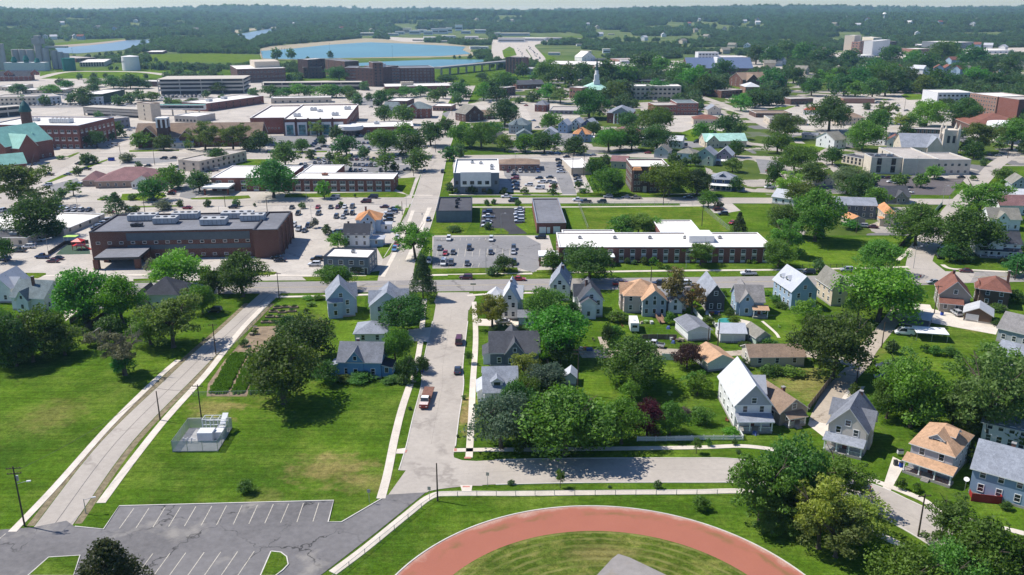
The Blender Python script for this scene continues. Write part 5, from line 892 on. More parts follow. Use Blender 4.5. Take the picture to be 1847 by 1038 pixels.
deck('long beige parking garage with dark open bands below a white roof', 'the long beige parking garage', (1058, 632), (1630, 625), 530, (1130, 508), 1, 4)
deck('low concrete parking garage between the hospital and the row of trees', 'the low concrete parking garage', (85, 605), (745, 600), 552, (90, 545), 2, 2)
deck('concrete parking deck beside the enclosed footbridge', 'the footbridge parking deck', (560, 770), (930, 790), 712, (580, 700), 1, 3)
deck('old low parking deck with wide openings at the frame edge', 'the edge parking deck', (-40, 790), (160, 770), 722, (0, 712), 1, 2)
br = empty('footbridge', G((1020, 770), 0, 1)); tag(br, 'enclosed glazed footbridge on columns between the stair tower and the brick block', 'footbridge'); g2 = G((1375, 770), 0, 1); L = (g2 - br.location).length
mb = MB(); mb.box(0, -1.8, 5, L, 1.8, 9); mb.build('bridge_wall', WPAN, br); mb = MB(); mb.box(0, -1.9, 9, L, 1.9, 9.4); mb.build('bridge_roof', COPPER, br); mb = MB(); mb.box(1, -1.85, 6.2, L - 1, -1.8, 8.2); mb.build('bridge_glass', GLASS, br)
for k in range(4): mb = MB(); mb.box(-.5, -.5, 0, .5, .5, 5); mb.build('column', CASTC, br, (L * (k + .5) / 4, 0, 0))
# hospital and offices behind
FB = dict(r=2, coping=TRIM)
rt, w, d, h = block('wide dark brick hospital block with toothed window band and beige penthouse', 'the toothed brick hospital', (-75, 555), (245, 545), 462, (-60, 435), BR3, MEMB, fac=(('F', 3, 13, 2.2, 1.8, 't'),), **FB); mb = MB(); mb.box(w * .42, d * .3, h - .4, w * .95, d * .9, h + 7); mb.build('penthouse', BEIGEW, rt)
block('dark brick hospital tower with stair shaft and white window strip', 'the dark hospital tower', (510, 500), (640, 520), 395, (515, 383), BR3, GREYM, fac=(('F', 7, 3, 1.5, 1.5),), **FB)
block('dark brick hospital wing in front of the tower', 'the dark hospital wing', (395, 525), (510, 515), 398, (400, 390), BR3, MEMB, fac=(('F', 6, 3, 1.6, 1.4),), **FB)
block('low dark brick hospital block before the tower', 'the low dark hospital block', (362, 525), (490, 522), 450, (372, 440), BR3, GREYM, fac=(('F', 3, 5, 1.5, 1.3),), **FB)
block('brick link of the hospital with banded windows', 'the hospital link', (640, 545), (715, 545), 452, (640, 440), BR1, GREYM, fac=(('F', 4, 4, 2.6, 1.3, 't'),), **FB)
block('dark brick hospital block with slit windows', 'the slit window hospital block', (715, 575), (830, 580), 452, (740, 430), BR3, GREYM, fac=(('F', 5, 4, 1.0, 1.3),), units=((.5, .5, 8, 6, 4, LIGHTM),), **FB)
block('slim tall dark brick hospital tower', 'the slim hospital tower', (828, 580), (895, 578), 418, (830, 410), BR3, GREYM, fac=(('F', 8, 2, 1.6, 1.5),), **FB)
block('brick office with white roof and pale window bands beside the slim tower', 'the white roofed hospital office', (912, 565), (1005, 560), 455, (925, 432), BR1, MEMB, fac=(('F', 5, 4, 3.0, 1.6, 't'),), **FB)
block('wide dark brick hospital wing facing the viaduct', 'the viaduct hospital wing', (1005, 560), (1235, 555), 455, (1020, 440), BR3, GREYM, fac=(('F', 5, 9, 2.0, 1.4, 't'),), **FB)
block('dark brick high rise at the end of the viaduct', 'the viaduct high rise', (45, 490), (155, 495), 383, (50, 378), BR3, GREYM, 3, coping=DARKMETAL, fac=(('F', 9, 5, 2.2, 1.4, 'd'),))
block('low brick building with white roof below the hospital', 'the low brick white roof', (905, 612), (1345, 605), 578, (940, 558), BR1, MEMB, fac=(('F', 1, 8, 1.6, 1.5),), units=((.25, .4, 14, 8, 4, BEIGEW),), **FB)
block('flat white roofed hall behind the large store', 'the white hall behind the store', (145, 692), (545, 685), 655, (160, 645), BEIGEW, MEMB, fac=(('F', 1, 8, 1.6, 1.4),), **FB)
block('brick gatehouse with white roof among lots', 'the brick gatehouse', (925, 720), (1050, 722), 672, (930, 652), BR3, MEMB, fac=(('F', 2, 4, 1.4, 1.4),), **FB)
house('ornate brick mansion with grey roof and pointed turret', 'the turreted brick mansion', (1042, 790), (1205, 790), 18, 8, 5, 'hip', BR2, RF['greengrey'], 2, 'mansion', 'mansion', False, 'houses of the neighbourhood', nf=4, nl=2, nr=2, wings=(('F', 2, 10, 1.5, 8, 4, None, None),)); house('grey green house beside the turreted brick mansion', 'the house beside the mansion', (895, 750), (980, 752), 12, 5, 3.6, 'x', SW_['greygreen'], RF['greengrey'], 2, near=False, nl=2, nr=2)
house('small old brick hall with brown roof near the street end', 'the old brick hall', (1440, 815), (1560, 805), 16, 6.5, 6, 'y', BR3, RF['olive'], 2, 'hall', 'hall', False, nf=2, nl=2, nr=2); house('low brown roofed annexe of the old brick hall', 'the brown annexe', (1560, 800), (1640, 795), 16, 4, 3, 'x', BR3, RF['brown'], 2, 'annexe', 'annexe', False, nf=2, nl=2, nr=2)
house('grey Victorian house with steep roof by the street trees', 'the grey steep house', (1735, 885), (1845, 890), 14, 6, 4.6, 'hip', SW_['greygreen'], RF['greengrey'], 2, near=False, nf=3, nl=2, nr=2, wings=(('F', 3, 8, 1, 6, 3),))
block('low brick strip with pale roof beside the main lots', 'the low brick strip', (1220, 740), (1345, 742), 706, (1230, 690), BR4, MEMB, fac=(('F', 1, 6, 1.6, 1.4),), **FB)
# left: industry, halls
IND = dict(coping=TRIM)
block('dark green sided warehouse with pale flat roof', 'the dark green warehouse', (690, 690), (838, 655), 628, (700, 595), DGREEN, MEMB, 1, **IND)
block('white walled workshop joined to the dark green warehouse', 'the white workshop', (585, 695), (690, 692), 648, (640, 620), WHITEW, MEMB, 1, fac=(('F', 2, 3, 1.2, 1.2),), **IND)
block('long cream two storey building with square windows', 'the long cream building', (-30, 705), (250, 700), 648, (20, 632), CREAMW, GRAVROOF, 1, fac=(('F', 2, 9, 1.6, 1.4),), **IND)
block('pale block joined to the long cream building', 'the pale corner block', (250, 700), (412, 690), 650, (262, 628), WHITEW, GRAVROOF, 1, fac=(('F', 2, 5, 1.4, 1.4),), **IND)
block('cream low block with ventilators beside the cream building', 'the cream low block', (-20, 605), (110, 605), 578, (0, 560), CREAMW, MEMB, 1, fac=(('F', 1, 5, 1.6, 1.4),), **IND)
block('flat pale roofed store beyond the cream building', 'the flat pale store', (150, 625), (440, 622), 600, (180, 588), BEIGEW, MEMB, 1, fac=(('F', 1, 7, 1.6, 1.2),), **IND)
house('old brick station with dark roof and pointed dormers', 'the old brick station', (-20, 545), (210, 540), 22, 6, 6, 'x', BR2, RF['charcoal'], 1, 'station', 'station', False, None, nf=7, nl=2, nr=2, dormers=(('F', 14, 10, 1.5, 7.5, 2.5), ('F', 44, 10, 1.5, 7.5, 2.5)))
block('low blue grey depot with pale roof under the brick office', 'the blue grey depot', (690, 870), (870, 850), 800, (720, 775), GREYW, GRAVROOF, 1, fac=(('F', 2, 6, 1.4, 1.2),), **IND)
block('dark long shed with bright openings by the tree belt', 'the dark long shed', (740, 575), (1105, 580), 540, (760, 530), BR3, MEMB, 1, fac=(('F', 1, 10, 2, 1.6, 't'),), **IND)
# grain works with silos
gw = empty('grain_elevator', G((-20, 775), 0, 17)); tag(gw, 'cluster of tall grey grain silos with head houses and green hoppers', 'grain elevator'); landmark('the grey grain silos', gw.location, 60)
SIL = mat('silo_concrete', (.40, .385, .38), .9, .12, .04, kind='object')
for x, y, r_, h_ in ((0, 0, 5, 38), (9, 0, 5, 38), (19, 20, 5.5, 29), (30, 20, 5.5, 29), (41, 20, 5.5, 29), (52, 25, 5.5, 37), (62, 25, 5, 31), (72, 30, 5, 27), (81, 30, 4.5, 25), (90, 30, 4.5, 23)): mb = MB(); mb.tube((x, y, 0), (x, y, h_), r_, r_, 14); mb.build('silo', SIL, gw, smooth=False)
mb = MB(); mb.box(47, 18, 37, 60, 32, 45); mb.box(50, 20, 45, 57, 30, 49); mb.build('head_house', SIL, gw); mb = MB(); mb.box(62, 26, 31, 94, 33, 33.5); mb.build('conveyor_gallery', METAL, gw)
for x, h_ in ((34, 20), (52, 22), (68, 18)): mb = MB(); mb.tube((x, -14, 0), (x, -14, h_ * .7), 3.5, 3.5, 12); mb.tube((x, -14, h_ * .7), (x, -14, h_), 4.5, 2, 12); mb.build('hopper', mat('green_steel', (.02, .16, .13), .5, .1, kind='object'), gw)
mb = MB(); mb.tube((0, 0, 0), (0, 0, 18), 9, 9, 16); mb.build('green_tank', mat('green_steel', (.02, .16, .13), .5, .1, kind='object'), gw, (112, -10, 0)); mb = MB(); mb.box(20, -18, 0, 80, -4, 12); mb.build('process_building', LIGHTM, gw)
st = empty('storage_tank', G((1450, 775), 0, 17)); tag(st, 'white cylindrical storage tank beside the tree belt', 'tank'); landmark('the white storage tank', st.location, 15); mb = MB(); mb.tube((0, 0, 0), (0, 0, 20), 12.5, 12.2, 28); mb.tube((0, 0, 20), (0, 0, 21.5), 12.2, 1, 28); mb.build('tank_shell', WHITEW, st, smooth=False); mb = MB(); [mb.tube((12.3 * math.cos(a / 10), 12.5 * math.sin(a / 10), a * .3 + 1), (12.3 * math.cos(a / 10 + .1), 12.5 * math.sin(a / 10 + .1), a * .3 + 1.3), .3, .3, 4) for a in range(-40, 0) if a * .3 + 13 > 0 for a in (a + 43,)]; mb.build('stair_rail', METAL, st)
block('pale flat works building beside the river road', 'the pale works building', (880, 740), (1155, 735), 690, (890, 655), BEIGEW, MEMB, 17, fac=(('F', 2, 9, 2, 3),), **IND); block('brick works with pale roof behind the works building', 'the brick works', (845, 690), (1060, 680), 645, (860, 615), BR3, GRAVROOF, 17, fac=(('F', 2, 6, 2, 2),), **IND); block('small brick plant in the meadow by the river', 'the meadow brick plant', (1615, 600), (1790, 598), 575, (1640, 558), BR2, MEMB, 17, fac=(('F', 1, 6, 2, 2),), **IND)
# viaduct
vd = empty('viaduct', G((1250, 490), 0, 2)); tag(vd, 'grey elevated road viaduct on piers beside the dark high rise', 'viaduct'); landmark('the viaduct', vd.location, 40)
pa, pb = G((1250, 505), 0, 2), G((1720, 455), 0, 2); dv = pb - pa; n_ = Vector((-dv.y, dv.x, 0)).normalized() * 7; loc = lambda p, z: (p.x - vd.location.x, p.y - vd.location.y, z)
mb = MB(); mb.hexa([loc(pa - n_, 9), loc(pb - n_, 9), loc(pb + n_, 9), loc(pa + n_, 9)], [loc(pa - n_, 11.4), loc(pb - n_, 11.4), loc(pb + n_, 11.4), loc(pa + n_, 11.4)]); mb.build('deck', mat('viaduct_concrete', (.25, .25, .26), .85, .12, .05), vd)
for k in range(9): p = pa + dv * (k + .5) / 9; mb = MB(); mb.box(-1.2, -5, 0, 1.2, 5, 9); mb.build('pier', CASTC, vd, loc(p, 0))
# right half: churches, schools, flats
R3 = dict(r=3, coping=TRIM)
rt, w, d = steep_hall('brick church with mint green roof, white steeple and pale portico', 'the mint roofed steeple church', (555, 655), (735, 655), 30, 8, 7.5, 'hip', BR4, RF['mint'], 3, nw=5)
sp = empty('steeple', (w * .55, 12, 13)); sp.parent = rt; mb = MB(); mb.box(-3.2, -3.2, -3, 3.2, 3.2, 4); mb.box(-2.4, -2.4, 4, 2.4, 2.4, 10); mb.build('steeple_base', WHITEW, sp); mb = MB(); mb.tube((0, 0, 10), (0, 0, 14), 2.0, 1.8, 8); mb.build('lantern', WHITEW, sp); mb = MB(); mb.tube((0, 0, 14), (0, 0, 27), 1.7, .08, 8); mb.build('spire', mat('dark_spire', (.05, .09, .09), .6), sp)
block('brick wing with white flat roof beside the steeple church', 'the steeple church wing', (468, 655), (550, 660), 582, (470, 572), BR4, MEMB, fac=(('F', 2, 4, 1.4, 1.5),), **R3)
rt, w, d, h = block('beige stone school with flat roof and rows of windows', 'the beige stone school', (878, 665), (1210, 665), 575, (890, 562), BEIGEW, MEMB, fac=(('F', 3, 11, 2.4, 1.6, 'd'), ('L', 3, 3, 2, 1.6)), **R3)
block('dark flat roofed school hall behind the beige school', 'the dark school hall', (870, 560), (1120, 560), 538, (880, 530), BR3, DARKROOF, fac=(('F', 2, 8, 2, 1.5),), **R3)
rt, w, d = steep_hall('brick temple fronted hall with white columns and grey roof', 'the white columned brick hall', (718, 820), (885, 825), 26, 8, 5, 'hip', BR2, RF['midgrey'], 3, name='columned_hall', cat='hall', nw=4)
po = empty('portico', (w * .58, -1, 0)); po.parent = rt; mb = MB(); mb.poly([(-7, -3, 9), (7, -3, 9), (0, -3, 13)]); gable_roof(mb, -7, 7, -3, 8, 9, 4, 'y', .5, .3); mb.box(-7, -3, 8, 7, -2, 9); mb.build('pediment', [RF['midgrey'], WHITEW], po)
for k in range(5): mb = MB(); mb.tube((0, 0, 0), (0, 0, 8), .55, .5, 10); mb.box(-.7, -.7, 0, .7, .7, .4); mb.build('column', WHITEW, po, (-5.4 + 2.7 * k, -2.4, 0))
block('low brick apartment block with grey roof', 'the low brick flats', (1040, 770), (1185, 768), 702, (1048, 682), BR2, GRAVROOF, fac=(('F', 2, 6, 1.5, 1.2, 't'),), **R3)
block('taller brick apartment block with grey green roof', 'the taller brick flats', (1180, 768), (1325, 768), 688, (1182, 664), BR2, RF['greengrey'], fac=(('F', 3, 6, 1.5, 1.2, 't'),), **R3)
block('long low shop with pale ribbed roof', 'the long pale shop', (335, 762), (530, 765), 735, (335, 708), GREYW, GRAVROOF, fac=(('F', 1, 6, 2, 1.4),), **R3)
house('dark red brick kiosk house with pyramid roof', 'the brick pyramid house', (238, 745), (310, 748), 12, 6, 4, 'hip', BR2, RF['grey'], 3, near=False, nl=1, nr=1); house('brown roofed low bank with beige walls at the corner lot', 'the brown roofed bank', (1295, 830), (1470, 832), 16, 4, 3, 'hip', BEIGEW, RF['redbrown'], 3, 'bank', 'bank', False, None, nf=5, nl=2, nr=2)
house('pale gabled workshop beside the taller brick flats', 'the pale gabled workshop', (1390, 768), (1478, 768), 14, 4.5, 3.6, 'y', SW_['beige'], RF['midgrey'], 3, near=False, nl=2, nr=2)
house('large brick school with grey green roofs and gables', 'the gabled brick school', (1620, 585), (1800, 580), 30, 9, 7, 'x', BR1, RF['brown'], 3, 'school', 'school', False, None, nf=7, nl=3, nr=3, wings=(('F', 4, 20, 3, 8, 7), ('F', 44, 58, 3, 8, 7)), chim=((.8, .5, 2.5),)); house('brick hall with white hipped roof before the gabled school', 'the white hipped hall', (1640, 625), (1745, 625), 24, 7, 4, 'hip', BR4, RF['white'], 3, 'hall', 'hall', False, None, nf=4, nl=2, nr=2); block('brick hall with dormered roof edge beside the white hipped hall', 'the flat brick hall', (1480, 655), (1620, 648), 605, (1490, 585), BR1, GRAVROOF, fac=(('F', 2, 6, 1.5, 1.4),), **R3)
house('low grey house with long dark roof behind the school trees', 'the long dark roofed house', (118, 595), (300, 590), 20, 5, 4, 'x', BR1, RF['dark'], 3, 'hall', 'hall', False, None, nf=6, nl=2, nr=2, chim=((.7, .4, 2),)); block('low round cornered brick hall with white roof', 'the low brick hall', (42, 640), (110, 632), 585, (45, 577), BR3, MEMB, fac=(('F', 2, 3, 1.4, 1.4),), **R3); block('brick wing with pale roof at the low hall', 'the brick wing', (262, 620), (420, 618), 590, (262, 582), BR1, GRAVROOF, fac=(('F', 1, 6, 1.4, 1.4),), **R3)
block('pale office with flat roof deep among trees', 'the pale office in trees', (450, 530), (588, 528), 475, (455, 462), WHITEW, MEMB, fac=(('F', 3, 5, 2, 1.4),), **R3)
block('grey flat roofed rink hall behind the high rise', 'the grey rink hall', (160, 500), (305, 500), 460, (160, 448), GREYW, MEMB, fac=(('F', 2, 6, 2.4, 1.6),), **R3)
block('very long white roofed works hall with brick front', 'the very long white works hall', (305, 448), (775, 455), 428, (330, 405), BR4, MEMB, fac=(('F', 1, 14, 3, 2.4),), **R3); block('white roofed works hall joined on the east', 'the eastern works hall', (640, 462), (1010, 460), 445, (660, 425), BR4, MEMB, fac=(('F', 1, 10, 3, 2),), **R3)
rt, w, d = house('white arched roof drill hall beyond the works', 'the white arched hall', (552, 410), (640, 408), 30, 7, 9, 'y', WHITEW, MEMB, 3, 'arched_hall', 'hall', False, None, nf=2, nl=2, nr=2); block('dark glazed office beside the arched hall', 'the dark glazed office', (640, 410), (722, 410), 396, (645, 390), GREYW, DARKROOF, fac=(('F', 2, 6, 3, 2),), **R3)
block('pale grey factory block on the tree line', 'the pale grey factory', (928, 420), (1100, 420), 385, (930, 378), LIGHTM, MEMB, fac=(('F', 2, 9, 3, 2),), **R3); block('brown flat store beside the pale factory', 'the brown flat store', (800, 420), (920, 418), 398, (800, 388), BR4, GRAVROOF, fac=(('F', 1, 6, 3, 2),), **R3)
rt, w, d = house('great hall with two blue grey solar roofs and white parapets', 'the great solar roofed hall', (1255, 500), (1690, 500), 46, 9, 13, 'x', BR3, mat('solar_blue', (.13, .17, .27), .35, .1, kind='object'), 3, 'great_hall', 'hall', False, None, nf=14, nl=3, nr=3, trim=WHITE, floors=2); mb = MB(); mb.box(w * .44, -.6, 7, w * .47, d * .5, 23); mb.build('party_parapet', WHITEW, rt)
block('white civic building with stepped blocks at the wood edge', 'the white civic building', (1325, 412), (1460, 412), 350, (1330, 345), LIGHTM, MEMB, fac=(('F', 3, 6, 3, 2),), **R3); block('white low wing of the civic building', 'the white civic wing', (1455, 415), (1670, 412), 382, (1460, 374), WHITEW, MEMB, fac=(('F', 2, 8, 3, 2),), **R3)
# far right: tall white blocks, brick hotel, limestone church
R4 = dict(r=4, coping=TRIM)
for lab, sh, A, B, tp, bk, wl, rf, fc in (('tall cream windowless slab of the far hospital', 'the tall cream slab', (640, 360), (705, 362), 237, (655, 233), CREAMW, MEMB, ()), ('pinkish banded hospital block beside the cream slab', 'the pink banded block', (690, 365), (760, 368), 278, (700, 270), BR4, GRAVROOF, (('F', 5, 3, 4, 2, 't'),)), ('dark banded hospital block between two white slabs', 'the dark banded block', (745, 370), (832, 372), 275, (750, 268), BR1, GRAVROOF, (('F', 6, 5, 3, 2, 't'),)), ('broad white windowless slab of the far hospital', 'the broad white slab', (830, 375), (945, 358), 277, (860, 268), WHITEW, MEMB, ()), ('dark wing behind the broad white slab', 'the dark far wing', (935, 350), (990, 348), 278, (940, 272), BR1, GRAVROOF, (('F', 6, 3, 3, 2, 't'),)), ('cream penthouse block above the white slab', 'the cream penthouse block', (835, 330), (890, 330), 252, (840, 246), CREAMW, MEMB, ()), ('low brick hospital front block', 'the low brick hospital front', (685, 370), (742, 372), 338, (690, 334), BR2, GRAVROOF, (('F', 2, 4, 2, 2),)), ('white low annexe before the far hospital', 'the white hospital annexe', (735, 388), (850, 385), 372, (735, 364), WHITEW, MEMB, (('F', 1, 6, 2, 2),)),
        ('brick medical office with banded dark wing', 'the brick medical office', (1135, 370), (1220, 368), 328, (1140, 320), BR4, MEMB, (('F', 3, 4, 2, 2, 't'),)), ('long dark glass wing of the medical office', 'the long dark glass wing', (1145, 322), (1385, 325), 302, (1150, 294), GREYW, MEMB, (('F', 2, 9, 5, 3),)), ('dark grey office cube with square openings', 'the dark office cube', (1385, 340), (1505, 335), 285, (1400, 270), GREYW, MEMB, (('F', 4, 5, 3, 2, 't'),)), ('white flat store at the far right', 'the white far store', (1495, 360), (1780, 355), 340, (1500, 325), WHITEW, MEMB, (('F', 1, 8, 3, 2),)), ('white flat roofed clinic before the medical office', 'the white far clinic', (1060, 380), (1190, 380), 362, (1060, 352), WHITEW, MEMB, (('F', 1, 6, 2, 2),)),
        ('white and grey apartment block with red brick panels', 'the white grey apartments', (1262, 705), (1495, 705), 618, (1290, 598), LIGHTM, MEMB, (('F', 3, 8, 2, 1.4),)), ('tan brick box shop with bright blue front', 'the blue fronted shop', (640, 690), (850, 692), 655, (650, 648), BR4, GRAVROOF, ()), ('long two storey motel with grey roof', 'the grey roofed motel', (150, 835), (400, 838), 795, (160, 770), BEIGEW, RF['olive'], (('F', 2, 9, 1.6, 1.4, 't'), ('L', 1, 2, 1.2, 1.2))), ('brick diner with flat roof by the red sign', 'the brick diner', (290, 700), (440, 695), 660, (300, 645), BR3, GRAVROOF, (('F', 1, 6, 2, 1.6),)), ('cluster of low brown roofed shops', 'the brown roofed shops', (60, 785), (300, 785), 755, (70, 735), BR3, RF['brown'], (('F', 1, 8, 1.6, 1.4),))):
    block(lab, sh, A, B, tp, bk, wl, rf, fac=fc, **R4)
rt, w, d, h = block('tall red brick hotel with rows of windows and flat roof', 'the tall brick hotel', (1470, 745), (1650, 775), 620, (1500, 608), BR4, MEMB, fac=(('F', 5, 10, 1.3, 1.6, 't'), ('R', 5, 1, 1.2, 1.6)), depth=30, **R4); wing_block(rt, w + .02, 1, w + 24, 26, h - .6, BR2, GRAVROOF, TRIM, .5, ('end_wall', 'end_roof', 'end_coping'))
house('restaurant with red roof and white walls', 'the red roofed restaurant', (375, 765), (510, 772), 16, 4, 3, 'hip', SW_['white'], mat('red_roof', (.42, .07, .05), .6, .1, kind='object'), 4, 'restaurant', 'restaurant', False, None, nf=5, nl=2, nr=2); house('two storey motel with broad brown hipped roof', 'the brown roofed motel', (600, 835), (780, 838), 20, 6, 4, 'hip', BEIGEW, RF['brown'], 4, 'motel', 'motel', False, None, nf=7, nl=2, nr=2); house('blue white flat topped service station', 'the blue service station', (500, 745), (630, 748), 14, 4, 1.6, 'hip', SW_['skyblue'], RF['midgrey'], 4, 'service_station', 'station', False, None, nf=4, nl=1, nr=1)
for lab, sh, A, B, tp, bk, wl, rf, fc, un in (('limestone church hall with flat grey roof and shaded porch', 'the limestone church hall', (955, 462), (1205, 465), 345, (735, 262), STONE, GRAVROOF, (('L', 3, 3, 1.2, 1.4, 'd'),), ()), ('pale limestone wing with small square windows', 'the limestone window wing', (1130, 460), (1440, 460), 352, (1140, 300), STONE, GRAVROOF, (('F', 2, 6, 1.5, 1.3, 't'),), ()), ('limestone entrance block with tall dark glazing', 'the limestone entrance block', (725, 455), (945, 458), 335, (680, 308), STONE, DARKROOF, (('F', 2, 2, 2.2, 3.4, 'd'),), ((.2, .4, 3, 2, 1.2), (.6, .4, 3, 2, 1.4))), ('low dark roofed limestone wing at the church hall', 'the low limestone wing', (520, 375), (670, 405), 318, (560, 298), STONE, DARKROOF, (('F', 2, 5, 1.2, 1.4),), ((.7, .4, 2, 2, 1.2),)), ('brown brick hall with ribbed front behind the limestone church', 'the ribbed brick hall', (1005, 200), (1250, 208), 128, (1020, 118), BR4, MEMB, (('F', 2, 8, 1.0, 2.4, 't'),), ())):
    block(lab, sh, A, B, tp, bk, wl, rf, 8, fac=fc, units=un, near=True)
rt, w, d = steep_hall('limestone church with grey gabled roofs and pinnacled bell tower', 'the limestone church', (950, 310), (1240, 318), 22, 4.5, 7, 'x', STONE, RF['midgrey'], 8, nw=5)
m1, m2 = MB(), MB(); m1.poly([(w*.62, -2, 0), (w, -2, 0), (w, -2, 5), (w*.81, -2, 11), (w*.62, -2, 5)]); m1.poly([(w, -2, 0), (w, 3, 0), (w, 3, 5), (w, -2, 5)]); m1.poly([(w*.62, 3, 0), (w*.62, -2, 0), (w*.62, -2, 5), (w*.62, 3, 5)]); gable_roof(m2, w*.62, w, -2, 9, 5, 6, 'y', .4); m1.build('gable_wall', STONE, rt); m2.build('gable_roof', [RF['midgrey'], TRIM], rt)
LT = mat('pale_tower_stone', (.62, .55, .46), .85, .1, .5, kind='object'); tw = empty('bell_tower', (w + 4.5, 4, 0)); tw.parent = rt; mb = MB(); mb.box(-4, -4, 0, 4, 4, 15.5); mb.box(-4.3, -4.3, 12.6, 4.3, 4.3, 13.2); mb.build('tower_shaft', LT, tw)
for x, y in ((-4, -4), (4, -4), (4, 4), (-4, 4)): mb = MB(); mb.box(x - .8, y - .8, 0, x + .8, y + .8, 16.2); mb.tube((x, y, 16.2), (x, y, 19.5), .9, .08, 6); mb.build('pinnacle', LT, tw)
for x in (-1.6, 1.6): mb = MB(); mb.box(x - .8, -4.15, 7.5, x + .8, -4.0, 12); mb.build('louvre', DARKMETAL, tw)
for y in (-1.6, 1.6): mb = MB(); mb.box(-4.15, y - .8, 7.5, -4.0, y + .8, 12); mb.build('louvre', DARKMETAL, tw)
house('round church hall with wide maroon roof and white skylight ring', 'the maroon round roofed hall', (1450, 165), (1900, 175), 46, 6, 7, 'hip', BR3, RF['redbrown'], 8, 'church_hall', 'church', False, 'churches of the town', nf=8, nl=3, nr=3, floors=1); ho = G((1715, 110), 11, 8); mb = MB(); mb.tube((0, 0, 0), (0, 0, 2.5), 13, 12.5, 28); o = mb.build('skylight', WHITE, None, (ho.x, ho.y, 11.0)); tag(o, 'white skylight ring on top of the maroon round roofed hall', 'skylight')
# solar panels on two roofs
for k in range(2):
    pass
# ================================================================ TREES
def leaf_mat(name, trans=.28):
    m, t, p, out = nodes(name); oi = t.nodes.new('ShaderNodeObjectInfo'); c = coord(t, 'object')
    n1 = noise(t, c, 5.0, 3); n2 = noise(t, c, 26.0, 2); f = math_(t, 'ADD', maprange(t, n1, .3, .7, .72, 1.28), maprange(t, n2, .3, .7, -.25, .25))
    f = math_(t, 'MULTIPLY', f, maprange(t, oi.outputs['Random'], 0, 1, .68, 1.36))
    h = t.nodes.new('ShaderNodeHueSaturation'); t.links.new(oi.outputs['Color'], h.inputs['Color']); t.links.new(f, h.inputs['Value']); t.links.new(maprange(t, oi.outputs['Random'], 0, 1, .476, .507), h.inputs['Hue'])
    t.links.new(h.outputs[0], p.inputs['Base Color']); p.inputs['Roughness'].default_value = .55; p.inputs['Specular IOR Level'].default_value = .25
    tr = t.nodes.new('ShaderNodeBsdfTranslucent'); hs = t.nodes.new('ShaderNodeHueSaturation'); hs.inputs['Saturation'].default_value = 1.15; hs.inputs['Value'].default_value = 1.5; t.links.new(h.outputs[0], hs.inputs['Color']); t.links.new(hs.outputs[0], tr.inputs['Color'])
    mx = t.nodes.new('ShaderNodeMixShader'); mx.inputs[0].default_value = trans; t.links.new(p.outputs[0], mx.inputs[1]); t.links.new(tr.outputs[0], mx.inputs[2]); t.links.new(mx.outputs[0], out.inputs['Surface']); return m
LEAF = leaf_mat('leaves', .40); BARK = mat('bark', (.10, .08, .06), .95, .3, 3, kind='object'); DEADBARK = mat('dead_bark', (.16, .135, .115), .95, .25, 3, kind='object')
def crown_mesh(name, shape, seed, nb, nl, size):
    R = np.random.RandomState(seed)
    if shape == 'conifer':
        z = R.rand(nb) ** .75; a = R.rand(nb) * 6.283 + np.arange(nb) * 2.4; rad = (1 - z) * .36 + .02; C = np.stack([rad * np.cos(a), rad * np.sin(a), z * .93 + .02], 1); br = .07 + .09 * (1 - z); sq = .6
    else:
        d = R.randn(nb, 3); d /= np.linalg.norm(d, axis=1)[:, None]; d[:, 2] = np.where(d[:, 2] < -.78, -d[:, 2] * .5, d[:, 2])
        lo, hi, b0, b1 = {'broad': (.26, .37, .10, .165), 'airy': (.16, .47, .055, .115), 'bush': (.2, .34, .14, .2), 'upright': (.2, .36, .10, .16), 'sparse': (.15, .42, .05, .10)}[shape]
        rr = lo + (hi - lo) * R.rand(nb); irr = 1 + .22 * np.sin(3 * np.arctan2(d[:, 1], d[:, 0]) + seed); C = d * (rr * irr)[:, None]; C[:, 2] = C[:, 2] * 1.14 + .455; br = b0 + (b1 - b0) * R.rand(nb); sq = .82
        if shape == 'broad': C[:, :2] *= (1.08 - .45 * np.maximum(0, C[:, 2:3] - .62) / .38)
        C = np.vstack([C, [[0, 0, .45], [.1, .05, .55], [-.1, 0, .4]]]) if shape in ('broad', 'bush') else C; br = np.concatenate([br, [.2, .18, .18]]) if shape in ('broad', 'bush') else br
    k = R.choice(len(C), nl, p=br ** 2 / (br ** 2).sum()); u = R.randn(nl, 3); u /= np.linalg.norm(u, axis=1)[:, None]; u[:, 2] = np.where(u[:, 2] < -.2, u[:, 2] * .5 + .05, u[:, 2])
    u /= np.linalg.norm(u, axis=1)[:, None]; rj = br[k] * (1.0 + .22 * R.randn(nl)).clip(.45, 1.5); P = C[k] + u * rj[:, None] * np.array([1, 1, sq])
    N = u + .75 * R.randn(nl, 3); N /= np.linalg.norm(N, axis=1)[:, None]; T = np.cross(N, R.randn(nl, 3)); T /= np.linalg.norm(T, axis=1)[:, None]; B = np.cross(N, T)
    s = size * (.6 + .8 * R.rand(nl))[:, None]; T = T * s; B = B * s * (.5 + .3 * R.rand(nl))[:, None]; P[:, 2] = np.clip(P[:, 2], .0, 1.08)
    V = np.stack([P - T, P + B * .9 - T * .1, P + T, P - B * .9 + T * .1], 1).reshape(-1, 3); me = bpy.data.meshes.new(name); me.vertices.add(len(V)); me.vertices.foreach_set('co', V.astype(np.float32).ravel())
    me.loops.add(nl * 4); me.loops.foreach_set('vertex_index', np.arange(nl * 4, dtype=np.int32)); me.polygons.add(nl); me.polygons.foreach_set('loop_start', np.arange(0, nl * 4, 4, dtype=np.int32)); me.polygons.foreach_set('loop_total', np.full(nl, 4, dtype=np.int32))
    me.materials.append(LEAF); me.update(calc_edges=True); return me
